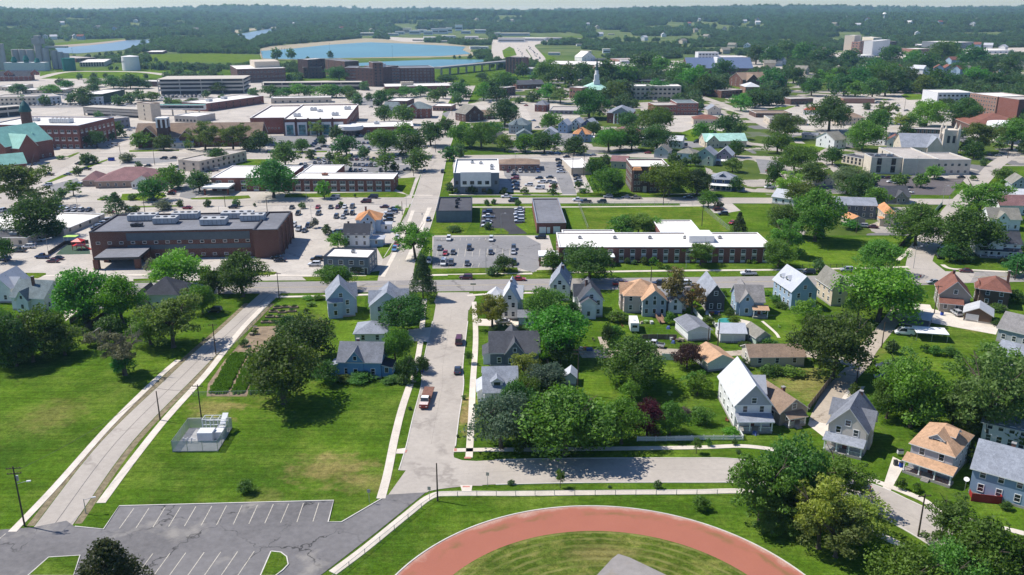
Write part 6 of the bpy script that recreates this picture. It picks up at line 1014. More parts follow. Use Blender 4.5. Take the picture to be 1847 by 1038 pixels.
def trunk_mesh(seed, limbs, dead=False, conifer=False):
    R = random.Random(seed); mb = MB()
    if conifer: mb.tube((0, 0, 0), (0, 0, .9), .03, .004, 6)
    else:
        p = Vector((0, 0, 0)); top = .34; q = Vector((R.uniform(-.03, .03), R.uniform(-.03, .03), top)); mb.tube((0, 0, -.01), (0, 0, .03), .05, .034, 7); mb.tube((0, 0, .03), q, .034, .026, 7)
        for i in range(limbs):
            a = 6.283 * i / limbs + R.random(); r1 = R.uniform(.10, .20); m_ = q + Vector((math.cos(a) * r1, math.sin(a) * r1, R.uniform(.10, .24))); e = m_ + Vector((math.cos(a) * R.uniform(.06, .2), math.sin(a) * R.uniform(.06, .2), R.uniform(.12, .26)))
            mb.tube(q, m_, .019, .012, 5); mb.tube(m_, e, .012, .005, 4)
            for _ in range(7 if dead else 2):
                b = a + R.uniform(-1.2, 1.2); s = m_.lerp(e, R.random()); g = s + Vector((math.cos(b) * R.uniform(.08, .2), math.sin(b) * R.uniform(.08, .2), R.uniform(-.02, .2))); mb.tube(s, g, .007, .002, 4)
                if dead:
                    for _ in range(4): mb.tube(s.lerp(g, R.uniform(.4, 1)), g + Vector((R.uniform(-.09, .09), R.uniform(-.09, .09), R.uniform(-.03, .09))), .003, .001, 3)
    return mb.mesh('trunk', DEADBARK if dead else BARK)
CR = {}
for lod, nlf, sz in ((0, 9000, .021), (1, 2600, .036), (2, 520, .075)):
    CR[lod] = {'broad': [crown_mesh('crown', 'broad', 11 * i + lod, 44, nlf, sz) for i in range(4)], 'airy': [crown_mesh('crown', 'airy', 17 * i + 3 + lod, 62, int(nlf * .72), sz) for i in range(2)], 'bush': [crown_mesh('crown', 'bush', 5 + 7 * i, 16, int(nlf * .5), sz * 1.3) for i in range(2)], 'conifer': [crown_mesh('crown', 'conifer', 23 + i, 150, int(nlf * .8), sz * .9) for i in range(2)], 'upright': [crown_mesh('crown', 'upright', 31 + i, 30, int(nlf * .7), sz * 1.05) for i in range(2)], 'sparse': [crown_mesh('crown', 'sparse', 47, 26, int(nlf * .4), sz)]}
TK = {'broad': trunk_mesh(1, 5), 'airy': trunk_mesh(2, 6), 'bush': trunk_mesh(3, 6), 'conifer': trunk_mesh(4, 0, conifer=True), 'upright': trunk_mesh(5, 5), 'sparse': trunk_mesh(6, 8, dead=True)}
# kind: (shape, colour, crown base, words)
KINDS_ = {0: ('broad', (0.054, 0.13, 0.03), .04, 'dark green round tree'), 1: ('broad', (0.088, 0.182, 0.034), .05, 'mid green leafy tree'), 2: ('airy', (0.112, 0.2, 0.042), .12, 'airy light green tree'), 3: ('conifer', (0.058, 0.1, 0.036), .04, 'dark conifer tree'), 4: ('upright', (0.09, 0.17, 0.03), .22, 'young slender tree'), 5: ('broad', (0.0725, 0.0203, 0.029), .06, 'dark purple leafed tree'), 6: ('airy', (0.2, 0.245, 0.04), .18, 'yellowish green tree'), 7: ('broad', (0.1, 0.15, 0.085), .06, 'silvery grey green tree'), 8: ('sparse', (0.13, 0.115, 0.075), .15, 'bare greyish dying tree'), 9: ('bush', (0.072, 0.145, 0.028), .0, 'round green bush'), 10: ('bush', (0.145, 0.1522, 0.1015), .0, 'pale olive bush'), 11: ('broad', (0.0493, 0.029, 0.0261), .05, 'brown purple dense tree'), 12: ('bush', (0.11, 0.21, 0.03), .0, 'bright green shrub'), 13: ('broad', (0.125, 0.235, 0.036), .05, 'bright green leafy tree'), 14: ('airy', (0.17, 0.125, 0.045), .22, 'browning thin tree')}
T_ = []
def trees(r, rows):
    for (cx, top, w, by, k) in rows:
        (px, py), (_, pt), s = Q(r, (cx, by)), Q(r, (cx, top)), REG[r][2]
        g = G((px, py)); wm = w / s / ppm(py); h = hat(g, pt)
        wm *= 1.12 if r in (1, 2) else (1.3 if py < 400 else (1.25 if py < 500 else (.8 if k == 4 else 1.05 if r == 16 else 1.18)))
        if k not in (3, 4, 9, 10, 12): h = min(max(h, wm * (.55 if r in (1, 2) else .84)), wm * 1.7)
        T_.append((g, wm, max(h, 1.0), k, w / s))
trees(9, [(620, 130, 350, 570, 1), (885, 205, 290, 570, 13), (1310, 70, 330, 330, 13), (1250, 320, 400, 745, 2), (1085, 450, 270, 725, 13), (905, 590, 330, 945, 8), (890, 770, 150, 950, 0), (1095, 105, 95, 215, 10), (1200, 100, 110, 210, 10), (330, 410, 320, 800, 1), (120, 460, 300, 880, 0), (470, 560, 240, 800, 1), (20, 420, 190, 720, 1), (240, 600, 300, 850, 2), (60, 580, 260, 860, 1), (1500, 140, 110, 365, 2), (1460, 260, 190, 500, 1), (640, 480, 130, 560, 0), (800, 560, 160, 660, 1), (650, 640, 120, 740, 10), (-60, 600, 200, 840, 0)])
trees(10, [(235, 35, 310, 380, 1), (60, 150, 150, 365, 0), (905, 150, 220, 335, 1), (1390, 390, 320, 640, 0), (1335, 560, 190, 880, 1), (530, 640, 470, 1150, 1), (700, 520, 400, 850, 0), (560, 505, 180, 700, 0), (1530, 60, 190, 400, 3), (1415, 780, 140, 1000, 0), (1525, 800, 100, 930, 0), (1090, 925, 210, 985, 9), (960, 950, 150, 990, 9), (1300, 955, 130, 1000, 9), (1385, 900, 80, 1010, 3), (1490, 930, 70, 1000, 12), (830, 905, 180, 1010, 0), (780, 365, 90, 400, 12), (690, 460, 45, 500, 9), (720, 420, 60, 450, 12), (240, 690, 60, 740, 9), (705, 375, 80, 400, 12), (320, 610, 50, 650, 9), (790, 180, 60, 230, 9)])
trees(6, [(1235, 775, 235, 1070, 2), (660, 130, 80, 210, 1), (680, 920, 120, 995, 1), (510, 770, 60, 845, 10)])
trees(11, [(510, 360, 240, 615, 6), (885, 290, 280, 560, 1), (985, 430, 400, 800, 1), (345, 760, 100, 865, 4), (790, 690, 150, 830, 1), (740, 800, 240, 1010, 6), (905, 850, 250, 1060, 7), (780, 930, 130, 1050, 0), (870, 680, 150, 850, 13), (1210, -5, 320, 270, 0), (950, 45, 155, 200, 1), (600, 75, 130, 200, 0), (525, 150, 90, 230, 1), (1385, 580, 120, 725, 0), (1080, 400, 130, 560, 0), (1400, 480, 150, 560, 12), (1000, 750, 220, 860, 0), (600, 590, 200, 625, 9), (760, 590, 120, 625, 9), (1010, 210, 120, 240, 9), (690, 760, 90, 830, 13)])
trees(12, [(170, 655, 400, 1020, 1), (460, 160, 180, 480, 14), (590, 290, 180, 500, 14), (555, 700, 185, 900, 11), (600, 920, 170, 1065, 2), (650, 5, 190, 155, 2), (1210, -60, 190, 165, 1), (1495, 100, 90, 205, 4), (865, 460, 85, 535, 9), (890, 520, 90, 580, 12), (1130, 335, 90, 370, 12), (1190, 370, 110, 420, 9), (1240, 420, 110, 460, 9), (700, 520, 90, 590, 12), (430, 490, 80, 580, 12), (1140, 870, 140, 945, 9), (1300, 890, 180, 950, 12), (1200, 865, 100, 940, 9), (960, 810, 80, 900, 0), (820, 330, 60, 375, 9), (1130, 680, 130, 745, 9), (980, 705, 120, 730, 9), (-10, 560, 110, 730, 0), (250, 95, 60, 150, 9), (315, 95, 60, 150, 9), (360, 130, 50, 175, 12), (415, 150, 50, 190, 9), (995, 110, 40, 140, 12), (1035, 112, 45, 140, 12), (125, 112, 40, 145, 11), (178, 120, 40, 150, 11), (60, 490, 130, 560, 12)])
trees(13, [(545, 100, 480, 560, 13), (215, 440, 460, 970, 1), (20, 390, 180, 570, 13), (550, 15, 260, 210, 1), (720, 780, 340, 1160, 2), (1330, 720, 480, 1160, 2), (1530, 170, 160, 230, 0), (1530, 330, 130, 420, 9), (1400, 430, 120, 480, 9), (1060, 740, 110, 810, 9), (960, 730, 100, 800, 9), (890, 725, 70, 780, 9), (660, 200, 260, 530, 1), (400, 230, 200, 560, 13), (1060, 20, 130, 130, 0), (1160, 20, 120, 130, 0), (1590, 100, 100, 190, 1), (640, 700, 90, 790, 0), (1440, 100, 60, 140, 9), (120, 560, 240, 860, 0), (1400, 545, 80, 590, 9)])
trees(14, [(590, 840, 420, 1200, 3), (1292, 535, 92, 605, 9), (1500, -260, 10, -255, 9)])
trees(15, [(835, 105, 290, 410, 7), (1150, 95, 390, 440, 13), (1430, 140, 190, 385, 1), (1555, 145, 140, 345, 5), (1670, 170, 150, 345, 1), (925, 360, 65, 435, 9), (885, 525, 50, 590, 4), (1127, 503, 66, 605, 4), (1372, 545, 26, 605, 4), (1610, 518, 58, 610, 4), (650, 95, 34, 168, 4), (383, 145, 28, 218, 4), (1260, 270, 170, 400, 0), (960, 300, 130, 400, 0), (1000, 130, 170, 380, 0), (1480, 75, 100, 160, 13), (1740, 205, 70, 250, 10), (905, 60, 170, 300, 0), (950, 20, 150, 230, 1), (815, 85, 60, 150, 13), (620, 318, 20, 355, 4), (1330, 200, 150, 390, 0)])
trees(16, [(440, 430, 310, 800, 2), (595, 340, 300, 770, 1), (790, 440, 290, 700, 2), (720, 570, 300, 910, 6), (910, 640, 290, 890, 6), (620, 560, 220, 770, 1), (800, 700, 330, 950, 2), (520, 640, 240, 820, 2), (1340, 680, 270, 910, 2), (1480, 760, 360, 1110, 1), (1130, 880, 330, 1170, 13), (1310, 860, 300, 1160, 1), (1630, 860, 210, 1110, 2), (1150, -10, 280, 340, 13), (1350, 95, 150, 330, 1), (1510, -20, 400, 420, 2), (150, 75, 115, 188, 13), (170, 240, 105, 322, 1), (885, 130, 62, 205, 9), (1000, 185, 80, 260, 1), (165, 660, 92, 728, 9), (1108, 580, 52, 632, 9), (145, 385, 66, 465, 4), (205, 395, 35, 430, 9), (325, 395, 30, 425, 9), (345, 415, 40, 465, 4), (1180, 600, 45, 640, 9), (305, 340, 90, 380, 12), (1430, 400, 60, 510, 3), (60, 480, 0.1, 481, 9), (1040, 60, 160, 300, 1), (1430, 150, 170, 380, 1), (1620, 120, 190, 400, 1), (1600, 690, 60, 730, 9), (1175, 615, 40, 650, 12), (500, 760, 130, 840, 1)])
# the blocks beyond the main street
trees(5, [(160, 420, 360, 705, 2), (640, 290, 85, 382, 1), (610, 340, 70, 390, 0), (915, 298, 100, 372, 10), (1030, 190, 130, 272, 1), (1180, 165, 115, 282, 1), (1480, 108, 195, 285, 2), (1680, 118, 195, 285, 2), (1800, 190, 80, 280, 0), (1565, 270, 125, 395, 0), (1440, 450, 155, 585, 0), (1110, 500, 175, 645, 0), (1235, 450, 170, 565, 1), (840, 580, 155, 745, 3), (1180, 640, 120, 715, 10), (530, 540, 100, 612, 2), (450, 570, 80, 632, 0), (280, 705, 335, 910, 0), (40, 900, 130, 1090, 0), (700, 165, 120, 265, 0), (790, 160, 65, 212, 1), (860, 130, 85, 192, 1), (955, 580, 55, 645, 0), (400, 770, 130, 905, 0), (75, 420, 90, 480, 0), (760, 610, 60, 640, 9), (440, 320, 60, 350, 9), (870, 265, 22, 350, 3)])
trees(6, [(30, 190, 95, 292, 0), (115, 190, 140, 292, 0), (420, 195, 100, 302, 0), (530, 110, 105, 185, 2), (740, 195, 155, 325, 0), (1012, 185, 195, 315, 1), (1160, 155, 130, 222, 1), (1220, 205, 165, 330, 0), (1245, 275, 155, 435, 1), (1345, 130, 175, 255, 0), (1450, 35, 110, 165, 0), (1560, 80, 170, 265, 1), (1710, 70, 185, 275, 1), (1010, 15, 120, 82, 0), (1150, 30, 140, 102, 1), (1480, 250, 95, 362, 0), (1550, 260, 80, 332, 0), (300, 310, 170, 402, 1), (705, 335, 130, 442, 2), (1020, 320, 140, 442, 2), (215, 400, 270, 625, 0), (580, 490, 95, 632, 1), (1480, 460, 65, 592, 4), (1640, 540, 50, 602, 4), (1770, 540, 40, 602, 4), (1530, 550, 40, 600, 9), (1745, 640, 40, 685, 3), (1760, 800, 60, 855, 1), (1520, 830, 110, 868, 9), (1105, 680, 50, 715, 12), (75, 655, 22, 690, 4), (715, 650, 20, 690, 4), (800, 595, 20, 625, 9)])
trees(7, [(40, 60, 130, 205, 0), (120, -10, 190, 112, 0), (120, 195, 115, 292, 13), (270, 195, 135, 302, 1), (405, 165, 165, 305, 0), (455, -5, 130, 135, 1), (620, 200, 135, 315, 0), (870, 110, 185, 295, 1), (1035, 150, 170, 285, 0), (1215, 150, 190, 285, 0), (1190, 60, 215, 175, 1), (842, 310, 75, 402, 0), (860, 400, 205, 605, 1), (770, 370, 130, 475, 0), (925, 490, 85, 592, 0), (1300, 380, 255, 615, 13), (1500, 400, 190, 615, 0), (1585, 570, 115, 695, 1), (1760, 370, 110, 442, 13), (1780, 200, 100, 335, 0), (1330, 330, 85, 392, 13), (1545, 100, 130, 205, 1), (1720, 40, 180, 205, 0), (960, 745, 170, 905, 1), (1080, 710, 190, 905, 13), (1195, 775, 145, 895, 1), (1805, 720, 100, 895, 3), (45, 620, 40, 672, 4), (215, 640, 40, 688, 3), (480, 490, 42, 562, 4), (265, 550, 52, 602, 9), (120, 540, 52, 602, 4), (465, 555, 62, 602, 9), (650, 500, 56, 562, 9), (690, 560, 75, 592, 9), (1780, 480, 100, 580, 0), (1660, 650, 60, 710, 10), (1480, 350, 80, 400, 13), (1010, 40, 130, 130, 0), (760, 100, 100, 180, 0), (500, 150, 40, 200, 13), (230, 200, 80, 290, 0), (590, 195, 70, 300, 1), (950, 170, 120, 280, 0), (1420, 360, 70, 400, 1)])
trees(8, [(60, 130, 155, 305, 1), (115, 90, 190, 205, 1), (430, 0, 245, 148, 0), (770, 80, 170, 165, 1), (830, -20, 150, 92, 2), (940, 20, 95, 132, 6), (1010, 40, 115, 132, 1), (1130, -10, 195, 112, 13), (1400, -5, 200, 112, 0), (1530, 150, 230, 305, 2), (1745, 110, 225, 285, 1), (670, 160, 210, 285, 13), (455, 280, 130, 392, 0), (980, 130, 95, 202, 0), (180, 270, 210, 450, 1), (300, 380, 180, 545, 1), (140, 490, 195, 645, 6), (560, 370, 200, 600, 7), (630, 520, 195, 655, 0), (740, 460, 95, 545, 1), (940, 470, 95, 545, 1), (1090, 470, 95, 552, 1), (1185, 390, 105, 492, 13), (1540, 340, 50, 398, 0), (1690, 410, 115, 515, 1), (1470, 460, 50, 502, 9), (330, 530, 320, 940, 1), (90, 640, 195, 905, 1), (110, 780, 230, 1045, 2), (765, 570, 145, 695, 13), (1050, 660, 320, 975, 1), (1500, 560, 290, 775, 2), (1400, 740, 350, 1040, 1), (1470, 230, 125, 345, 0), (780, 990, 120, 1060, 1), (1420, 260, 110, 320, 0), (250, 520, 200, 700, 13), (1815, 850, 70, 1000, 0), (370, 850, 70, 920, 13), (1440, 540, 80, 600, 9), (580, 780, 130, 850, 9), (1620, 520, 40, 560, 9), (30, 330, 110, 560, 0), (1390, 120, 60, 200, 0), (1840, 230, 90, 310, 1), (300, 270, 120, 390, 1), (1110, 60, 60, 120, 0)])
trees(1, [(120, 550, 115, 628, 0), (340, 578, 125, 632, 1), (560, 580, 145, 695, 0), (620, 550, 95, 622, 0), (450, 530, 90, 592, 0), (1010, 610, 115, 672, 13), (1460, 550, 135, 625, 0), (1180, 670, 95, 718, 1), (1280, 658, 115, 718, 0), (870, 540, 160, 592, 0), (760, 545, 140, 592, 0), (640, 540, 115, 582, 0), (960, 540, 95, 592, 0), (535, 488, 52, 532, 1), (630, 478, 55, 532, 1), (705, 488, 38, 526, 0), (740, 510, 40, 532, 1), (975, 490, 35, 522, 1), (405, 530, 60, 580, 0), (860, 640, 80, 690, 0), (930, 610, 80, 670, 0), (780, 640, 70, 690, 0), (1120, 690, 70, 720, 0)])
trees(2, [(140, 560, 125, 648, 0), (230, 575, 115, 652, 0), (330, 565, 145, 645, 1), (405, 570, 105, 645, 0), (500, 555, 155, 652, 1), (580, 555, 125, 652, 0), (655, 565, 105, 652, 1), (600, 490, 175, 542, 0), (770, 520, 75, 602, 6), (695, 590, 95, 682, 1), (800, 610, 62, 672, 1), (880, 585, 115, 702, 0), (955, 580, 105, 652, 1), (1050, 578, 135, 652, 0), (1140, 588, 115, 642, 0), (1230, 588, 95, 682, 1), (1310, 488, 125, 562, 0), (1400, 545, 155, 672, 0), (1550, 478, 90, 542, 0), (1560, 545, 115, 672, 1), (1650, 555, 155, 692, 0), (1685, 480, 150, 565, 1), (1755, 500, 95, 582, 0), (1620, 520, 100, 600, 0), (540, 355, 40, 385, 0), (390, 340, 28, 400, 0), (180, 325, 70, 402, 0), (275, 338, 65, 395, 1)])
trees(3, [(40, 510, 115, 602, 1), (330, 455, 175, 572, 1), (440, 495, 155, 582, 0), (720, 468, 155, 565, 0), (825, 465, 145, 562, 1), (980, 448, 165, 502, 0), (1080, 458, 135, 512, 1), (1210, 475, 145, 562, 1), (1290, 495, 155, 602, 1), (1365, 570, 135, 642, 0), (1165, 585, 105, 642, 0), (1060, 585, 125, 652, 0), (1000, 598, 85, 662, 1), (830, 535, 125, 662, 0), (770, 565, 135, 682, 1), (700, 595, 85, 682, 0), (540, 635, 50, 702, 1), (330, 598, 115, 682, 1), (410, 595, 115, 692, 2), (230, 615, 85, 682, 6), (140, 635, 55, 692, 1), (600, 695, 205, 792, 0), (1490, 465, 125, 522, 0), (1610, 605, 115, 742, 1), (1705, 615, 125, 722, 0), (1800, 605, 85, 702, 0), (1340, 475, 85, 522, 0), (1520, 570, 60, 620, 0), (560, 470, 120, 540, 0), (270, 480, 100, 560, 0), (1440, 540, 120, 640, 0), (150, 450, 80, 520, 0), (650, 500, 90, 560, 0), (900, 480, 100, 550, 0)])
trees(4, [(20, 645, 95, 705, 0), (65, 605, 115, 705, 0), (165, 655, 95, 705, 0), (215, 648, 62, 702, 1), (170, 495, 145, 602, 0), (310, 448, 115, 555, 0), (490, 455, 95, 565, 0), (545, 495, 135, 605, 2), (645, 555, 145, 642, 0), (745, 495, 145, 602, 0), (835, 558, 135, 662, 0), (900, 478, 185, 592, 1), (920, 575, 155, 642, 0), (1050, 448, 135, 572, 0), (1085, 505, 135, 602, 0), (1165, 535, 115, 625, 13), (1250, 508, 145, 612, 0), (1330, 508, 115, 592, 0), (1510, 488, 125, 565, 1), (1660, 515, 125, 602, 0), (1740, 438, 125, 522, 0), (1800, 515, 95, 602, 0), (1770, 395, 95, 462, 0), (1510, 365, 145, 452, 0), (1290, 345, 145, 425, 1), (1370, 335, 115, 402, 0), (1180, 415, 135, 482, 0), (1105, 388, 115, 452, 1), (950, 365, 125, 432, 0), (680, 365, 115, 445, 0), (772, 388, 72, 465, 3), (500, 368, 135, 442, 0), (370, 355, 135, 432, 0), (270, 345, 145, 422, 0), (160, 380, 120, 440, 0), (60, 370, 120, 430, 0), (800, 688, 52, 732, 0), (1410, 705, 42, 742, 12), (1330, 690, 95, 745, 0), (610, 480, 120, 570, 0), (720, 600, 120, 650, 1), (430, 560, 120, 640, 0), (380, 520, 90, 600, 0), (980, 530, 140, 620, 0), (1600, 440, 110, 510, 0), (1400, 440, 90, 500, 0), (840, 440, 130, 520, 0)])
trees(5, [(700, 470, 60, 520, 1), (560, 420, 55, 470, 0), (980, 690, 60, 735, 0), (1300, 640, 50, 690, 1), (1500, 630, 55, 690, 0), (1700, 640, 50, 690, 1), (420, 640, 70, 690, 0), (250, 560, 80, 640, 1), (690, 340, 50, 380, 0), (1000, 380, 45, 420, 1), (1350, 230, 60, 280, 0)])
trees(6, [(330, 220, 60, 270, 0), (480, 310, 60, 350, 1), (620, 320, 60, 360, 0), (950, 440, 55, 490, 0), (860, 300, 70, 345, 1), (1080, 390, 60, 440, 0), (560, 200, 60, 250, 1), (420, 660, 45, 705, 1), (600, 840, 60, 890, 0), (700, 640, 40, 690, 1)])
trees(1, [(300, 660, 70, 705, 0), (560, 665, 80, 705, 1), (780, 670, 70, 705, 0), (150, 660, 60, 700, 1), (1000, 700, 70, 740, 0), (1380, 600, 60, 650, 1), (1480, 660, 70, 700, 0), (480, 640, 70, 690, 1), (660, 770, 60, 810, 0)])
trees(2, [(30, 600, 80, 650, 0), (860, 650, 70, 705, 1), (720, 640, 70, 700, 0), (1280, 600, 80, 660, 1), (1480, 700, 90, 760, 0), (1380, 640, 80, 700, 0)])
T_ = [t for t in T_ if t[4] > 3]
# broken up rows of garden trees that fill the older blocks: largest first, the rest join the distant woods
trs = [t for t in T_ if t[3] not in (9, 10, 12)]; bushes = [t for t in T_ if t[3] in (9, 10, 12)]
trs.sort(key=lambda t: -t[4]); REST = trs[312:]; trs = trs[:312]; kept_crowns = []
def plant(g, wm, h, k, wpx, forced=None):
    shape, c, cb, words = KINDS_[k]; lod = forced if forced is not None else (0 if wpx > 46 else (1 if wpx > 20 else 2)); bush = k in (9, 10, 12)
    name = 'bush' if bush else ('conifer_tree' if shape == 'conifer' else 'tree'); root = empty(name, (g.x, g.y, 0), rnd.uniform(0, 6.28))
    cm = rnd.choice(CR[lod][shape]); j = [rnd.uniform(.85, 1.17) for _ in range(3)]; cr = put(cm, 'crown', root, (0, 0, h * cb)); cr.scale = (wm * 1.02, wm * 1.02, h * (1 - cb) * .97); cr.color = (c[0] * j[0], c[1] * j[1], c[2] * j[2], 1)
    if not bush: t = put(TK[shape], 'trunk', root); t.scale = (min(wm, h * 1.1), min(wm, h * 1.1), h)
    size = '' if bush or k in (4, 8) else ('large ' if wm > 13 else ('small ' if wm < 6 else ''))
    auto(root, size + words, 'bush' if bush else 'tree', 'bushes and shrubs' if bush else 'trees of the town', g)
    if lod == 2 and shape == 'broad': kept_crowns.append(cr)
    return root
far_ = [t for t in trs if t[3] in (0, 1)][-6:]
for t in trs + bushes: plant(*t, *((2,) if t in far_ else ()))
# ---- woods beyond the town: one mass nobody could count
def inside(P, poly):
    poly = np.array(poly); x, y = P[:, 0], P[:, 1]; r = np.zeros(len(P), bool); j = len(poly) - 1
    if not ((poly[:, 0].max() > x.min()) and (poly[:, 0].min() < x.max())): return r
    for i in range(len(poly)):
        xi, yi, xj, yj = *poly[i], *poly[j]; c = (yi > y) != (yj > y)
        with np.errstate(all='ignore'): r ^= c & (x < (xj - xi) * (y - yi) / (yj - yi) + xi)
        j = i
    return r
CLEAR = [[tuple(G(p, 0, r).xy) for p in q] for r, q in ((2, [(0, 400), (80, 395), (1600, 395), (1700, 420), (1650, 470), (1250, 480), (600, 450), (0, 440)]), (17, [(600, 600), (1640, 590), (1640, 640), (820, 690), (700, 640)]), (18, [(0, 590), (1150, 600), (1160, 690), (0, 720)]), (1, [(280, 470), (1550, 470), (1550, 520), (280, 530)]), (19, [(400, 700), (300, 520), (440, 480), (1150, 400), (1180, 430), (760, 500), (900, 660), (720, 720)]))]
WATER = [q for q in []]
def woods():
    WATER.extend(WPOLY)
    R = np.random.RandomState(99); P = []; S = []
    r = 820.0
    while r < 9500:
        sp = max(8.5, r * .0042) if r < 3000 else r * .0046; n = int(r * math.radians(76) / sp); a = np.radians(np.linspace(-38, 38, n)) + R.randn(n) * sp / r * .35; rr = r + R.randn(n) * sp * .35
        P.append(np.stack([rr * np.sin(a), rr * np.cos(a)], 1)); S.append(np.full(n, sp) * (.75 + .85 * R.rand(n) ** 1.5)); r += sp * .93
    P = np.vstack(P); S = np.concatenate(S); rad = np.hypot(P[:, 0], P[:, 1]); keep = np.ones(len(P), bool)
    dens = vnoise(P[:, 0] / 120, P[:, 1] / 120) * .6 + vnoise(P[:, 0] / 420 + 7, P[:, 1] / 420) * .4
    thr = np.interp(rad, [820, 1400, 1900, 3000, 9000], [.47, .45, .42, .42, .40]); keep &= dens > thr
    for poly in EXCL:
        if max(math.hypot(*p) for p in poly) < 800: continue
        keep &= ~inside(P, poly)
    for s_, g, rr in LAND:
        if g.length > 650:
            d = np.hypot(P[:, 0] - g.x, P[:, 1] - g.y); keep &= d > rr * 1.15 + 5
            keep &= ~((np.abs(P[:, 0] - g.x * rad / max(g.length, 1)) < rr * .9) & (rad < g.length) & (rad > g.length - max(55, g.length * .09)))
    hgt = S * .95
    for poly in WATER:
        for fr in (.45, .95):
            q = P * (88 / np.maximum(88 - hgt * fr, 20))[:, None]; keep &= ~(inside(q, poly) & (R.rand(len(P)) < .93))
    for poly in CLEAR: keep &= ~(inside(P, poly) & (R.rand(len(P)) < .9))
    P, S = P[keep], S[keep]; Z = terrain(P[:, 0], P[:, 1])
    P = np.vstack([P] + [np.array([[t[0].x, t[0].y]]) for t in REST]); Z = np.concatenate([Z, np.zeros(len(REST))]); S = np.concatenate([S, [t[1] for t in REST]])
    me = bpy.data.meshes.new('distant_woods'); n = len(P); me.vertices.add(n); me.vertices.foreach_set('co', np.column_stack([P, Z - .06 * S]).astype(np.float32).ravel()); at = me.attributes.new('crown_size', 'FLOAT', 'POINT'); at.data.foreach_set('value', S.astype(np.float32))
    o = put(me, 'distant_woods'); o['kind'] = 'stuff'; o['label'] = 'distant woods covering the valley and hills beyond the town'; o.color = (.078, .140, .048, 1)
    ng = bpy.data.node_groups.new('woods', 'GeometryNodeTree'); ng.interface.new_socket('Geometry', in_out='INPUT', socket_type='NodeSocketGeometry'); ng.interface.new_socket('Geometry', in_out='OUTPUT', socket_type='NodeSocketGeometry')
    N = ng.nodes; L = ng.links; gi, go = N.new('NodeGroupInput'), N.new('NodeGroupOutput'); jn = N.new('GeometryNodeJoinGeometry'); far = [CR[2]['broad'][i] for i in range(4)]
    for c in kept_crowns[:4]:
        oi = N.new('GeometryNodeObjectInfo'); oi.inputs['Object'].default_value = c; oi.transform_space = 'ORIGINAL'; oi.inputs['As Instance'].default_value = True; L.new(oi.outputs['Geometry'], jn.inputs[0])
    ip = N.new('GeometryNodeInstanceOnPoints'); L.new(gi.outputs[0], ip.inputs['Points']); L.new(jn.outputs[0], ip.inputs['Instance']); ip.inputs['Pick Instance'].default_value = True
    na = N.new('GeometryNodeInputNamedAttribute'); na.data_type = 'FLOAT'; na.inputs['Name'].default_value = 'crown_size'
    rv = N.new('FunctionNodeRandomValue'); rv.data_type = 'FLOAT'; rv.inputs[2].default_value = .75; rv.inputs[3].default_value = 1.15
    cx = N.new('ShaderNodeCombineXYZ'); mm = N.new('ShaderNodeMath'); mm.operation = 'MULTIPLY'; L.new(na.outputs['Attribute'], mm.inputs[0]); L.new(rv.outputs[1], mm.inputs[1])
    L.new(na.outputs['Attribute'], cx.inputs[0]); L.new(na.outputs['Attribute'], cx.inputs[1]); L.new(mm.outputs[0], cx.inputs[2]); L.new(cx.outputs[0], ip.inputs['Scale'])
    rr = N.new('FunctionNodeRandomValue'); rr.data_type = 'FLOAT'; rr.inputs[3].default_value = 6.283; rz = N.new('ShaderNodeCombineXYZ'); L.new(rr.outputs[1], rz.inputs[2]); L.new(rz.outputs[0], ip.inputs['Rotation']); L.new(ip.outputs[0], go.inputs[0])
    md = o.modifiers.new('woods', 'NODES'); md.node_group = ng; print('woods', n)
# ================================================================ VEHICLES
PAINTM = tinted('car_paint', .28, .5, .03, .6); TYRE = mat('tyre_rubber', (.02, .02, .02), .9, .1, kind='object'); RIM = mat('wheel_rim', (.35, .35, .36), .35, .1, kind='object', metal=.7); CGLASS = glassmat('car_glass', (.012, .014, .017), .06); HLIGHT = mat('headlight_lens', (.7, .7, .68), .2, .03, kind='object'); TLIGHT = mat('tail_light_lens', (.35, .02, .02), .3, .05, kind='object'); BUMP = mat('black_plastic', (.03, .03, .03), .6, .1, kind='object')
CT = {'sedan': dict(L=4.6, W=1.8, st=((0, .45, .62), (.25, .30, .72), (1.35, .30, .86), (1.6, .30, .9), (3.7, .30, .95), (4.35, .32, .92), (4.6, .45, .70)), cab=(1.3, 4.0, 2.0, 3.35, .9, 1.45)),
      'suv': dict(L=4.7, W=1.9, st=((0, .5, .75), (.2, .38, .92), (1.25, .38, 1.05), (1.5, .38, 1.1), (4.2, .38, 1.12), (4.55, .4, 1.1), (4.7, .5, .85)), cab=(1.3, 4.58, 1.95, 4.3, 1.1, 1.75)),
      'van': dict(L=5.3, W=2.0, st=((0, .45, .8), (.2, .35, .95), (.9, .35, 1.15), (1.2, .35, 1.2), (4.9, .35, 1.2), (5.2, .38, 1.2), (5.3, .5, .95)), cab=(.8, 5.2, 1.5, 5.05, 1.2, 2.1)),
      'pickup': dict(L=5.6, W=1.95, st=((0, .55, .8), (.2, .42, 1.0), (1.4, .42, 1.12), (1.7, .42, 1.15), (3.4, .42, 1.15), (5.4, .45, 1.1), (5.6, .55, .9)), cab=(1.45, 3.5, 2.0, 3.3, 1.13, 1.85))}
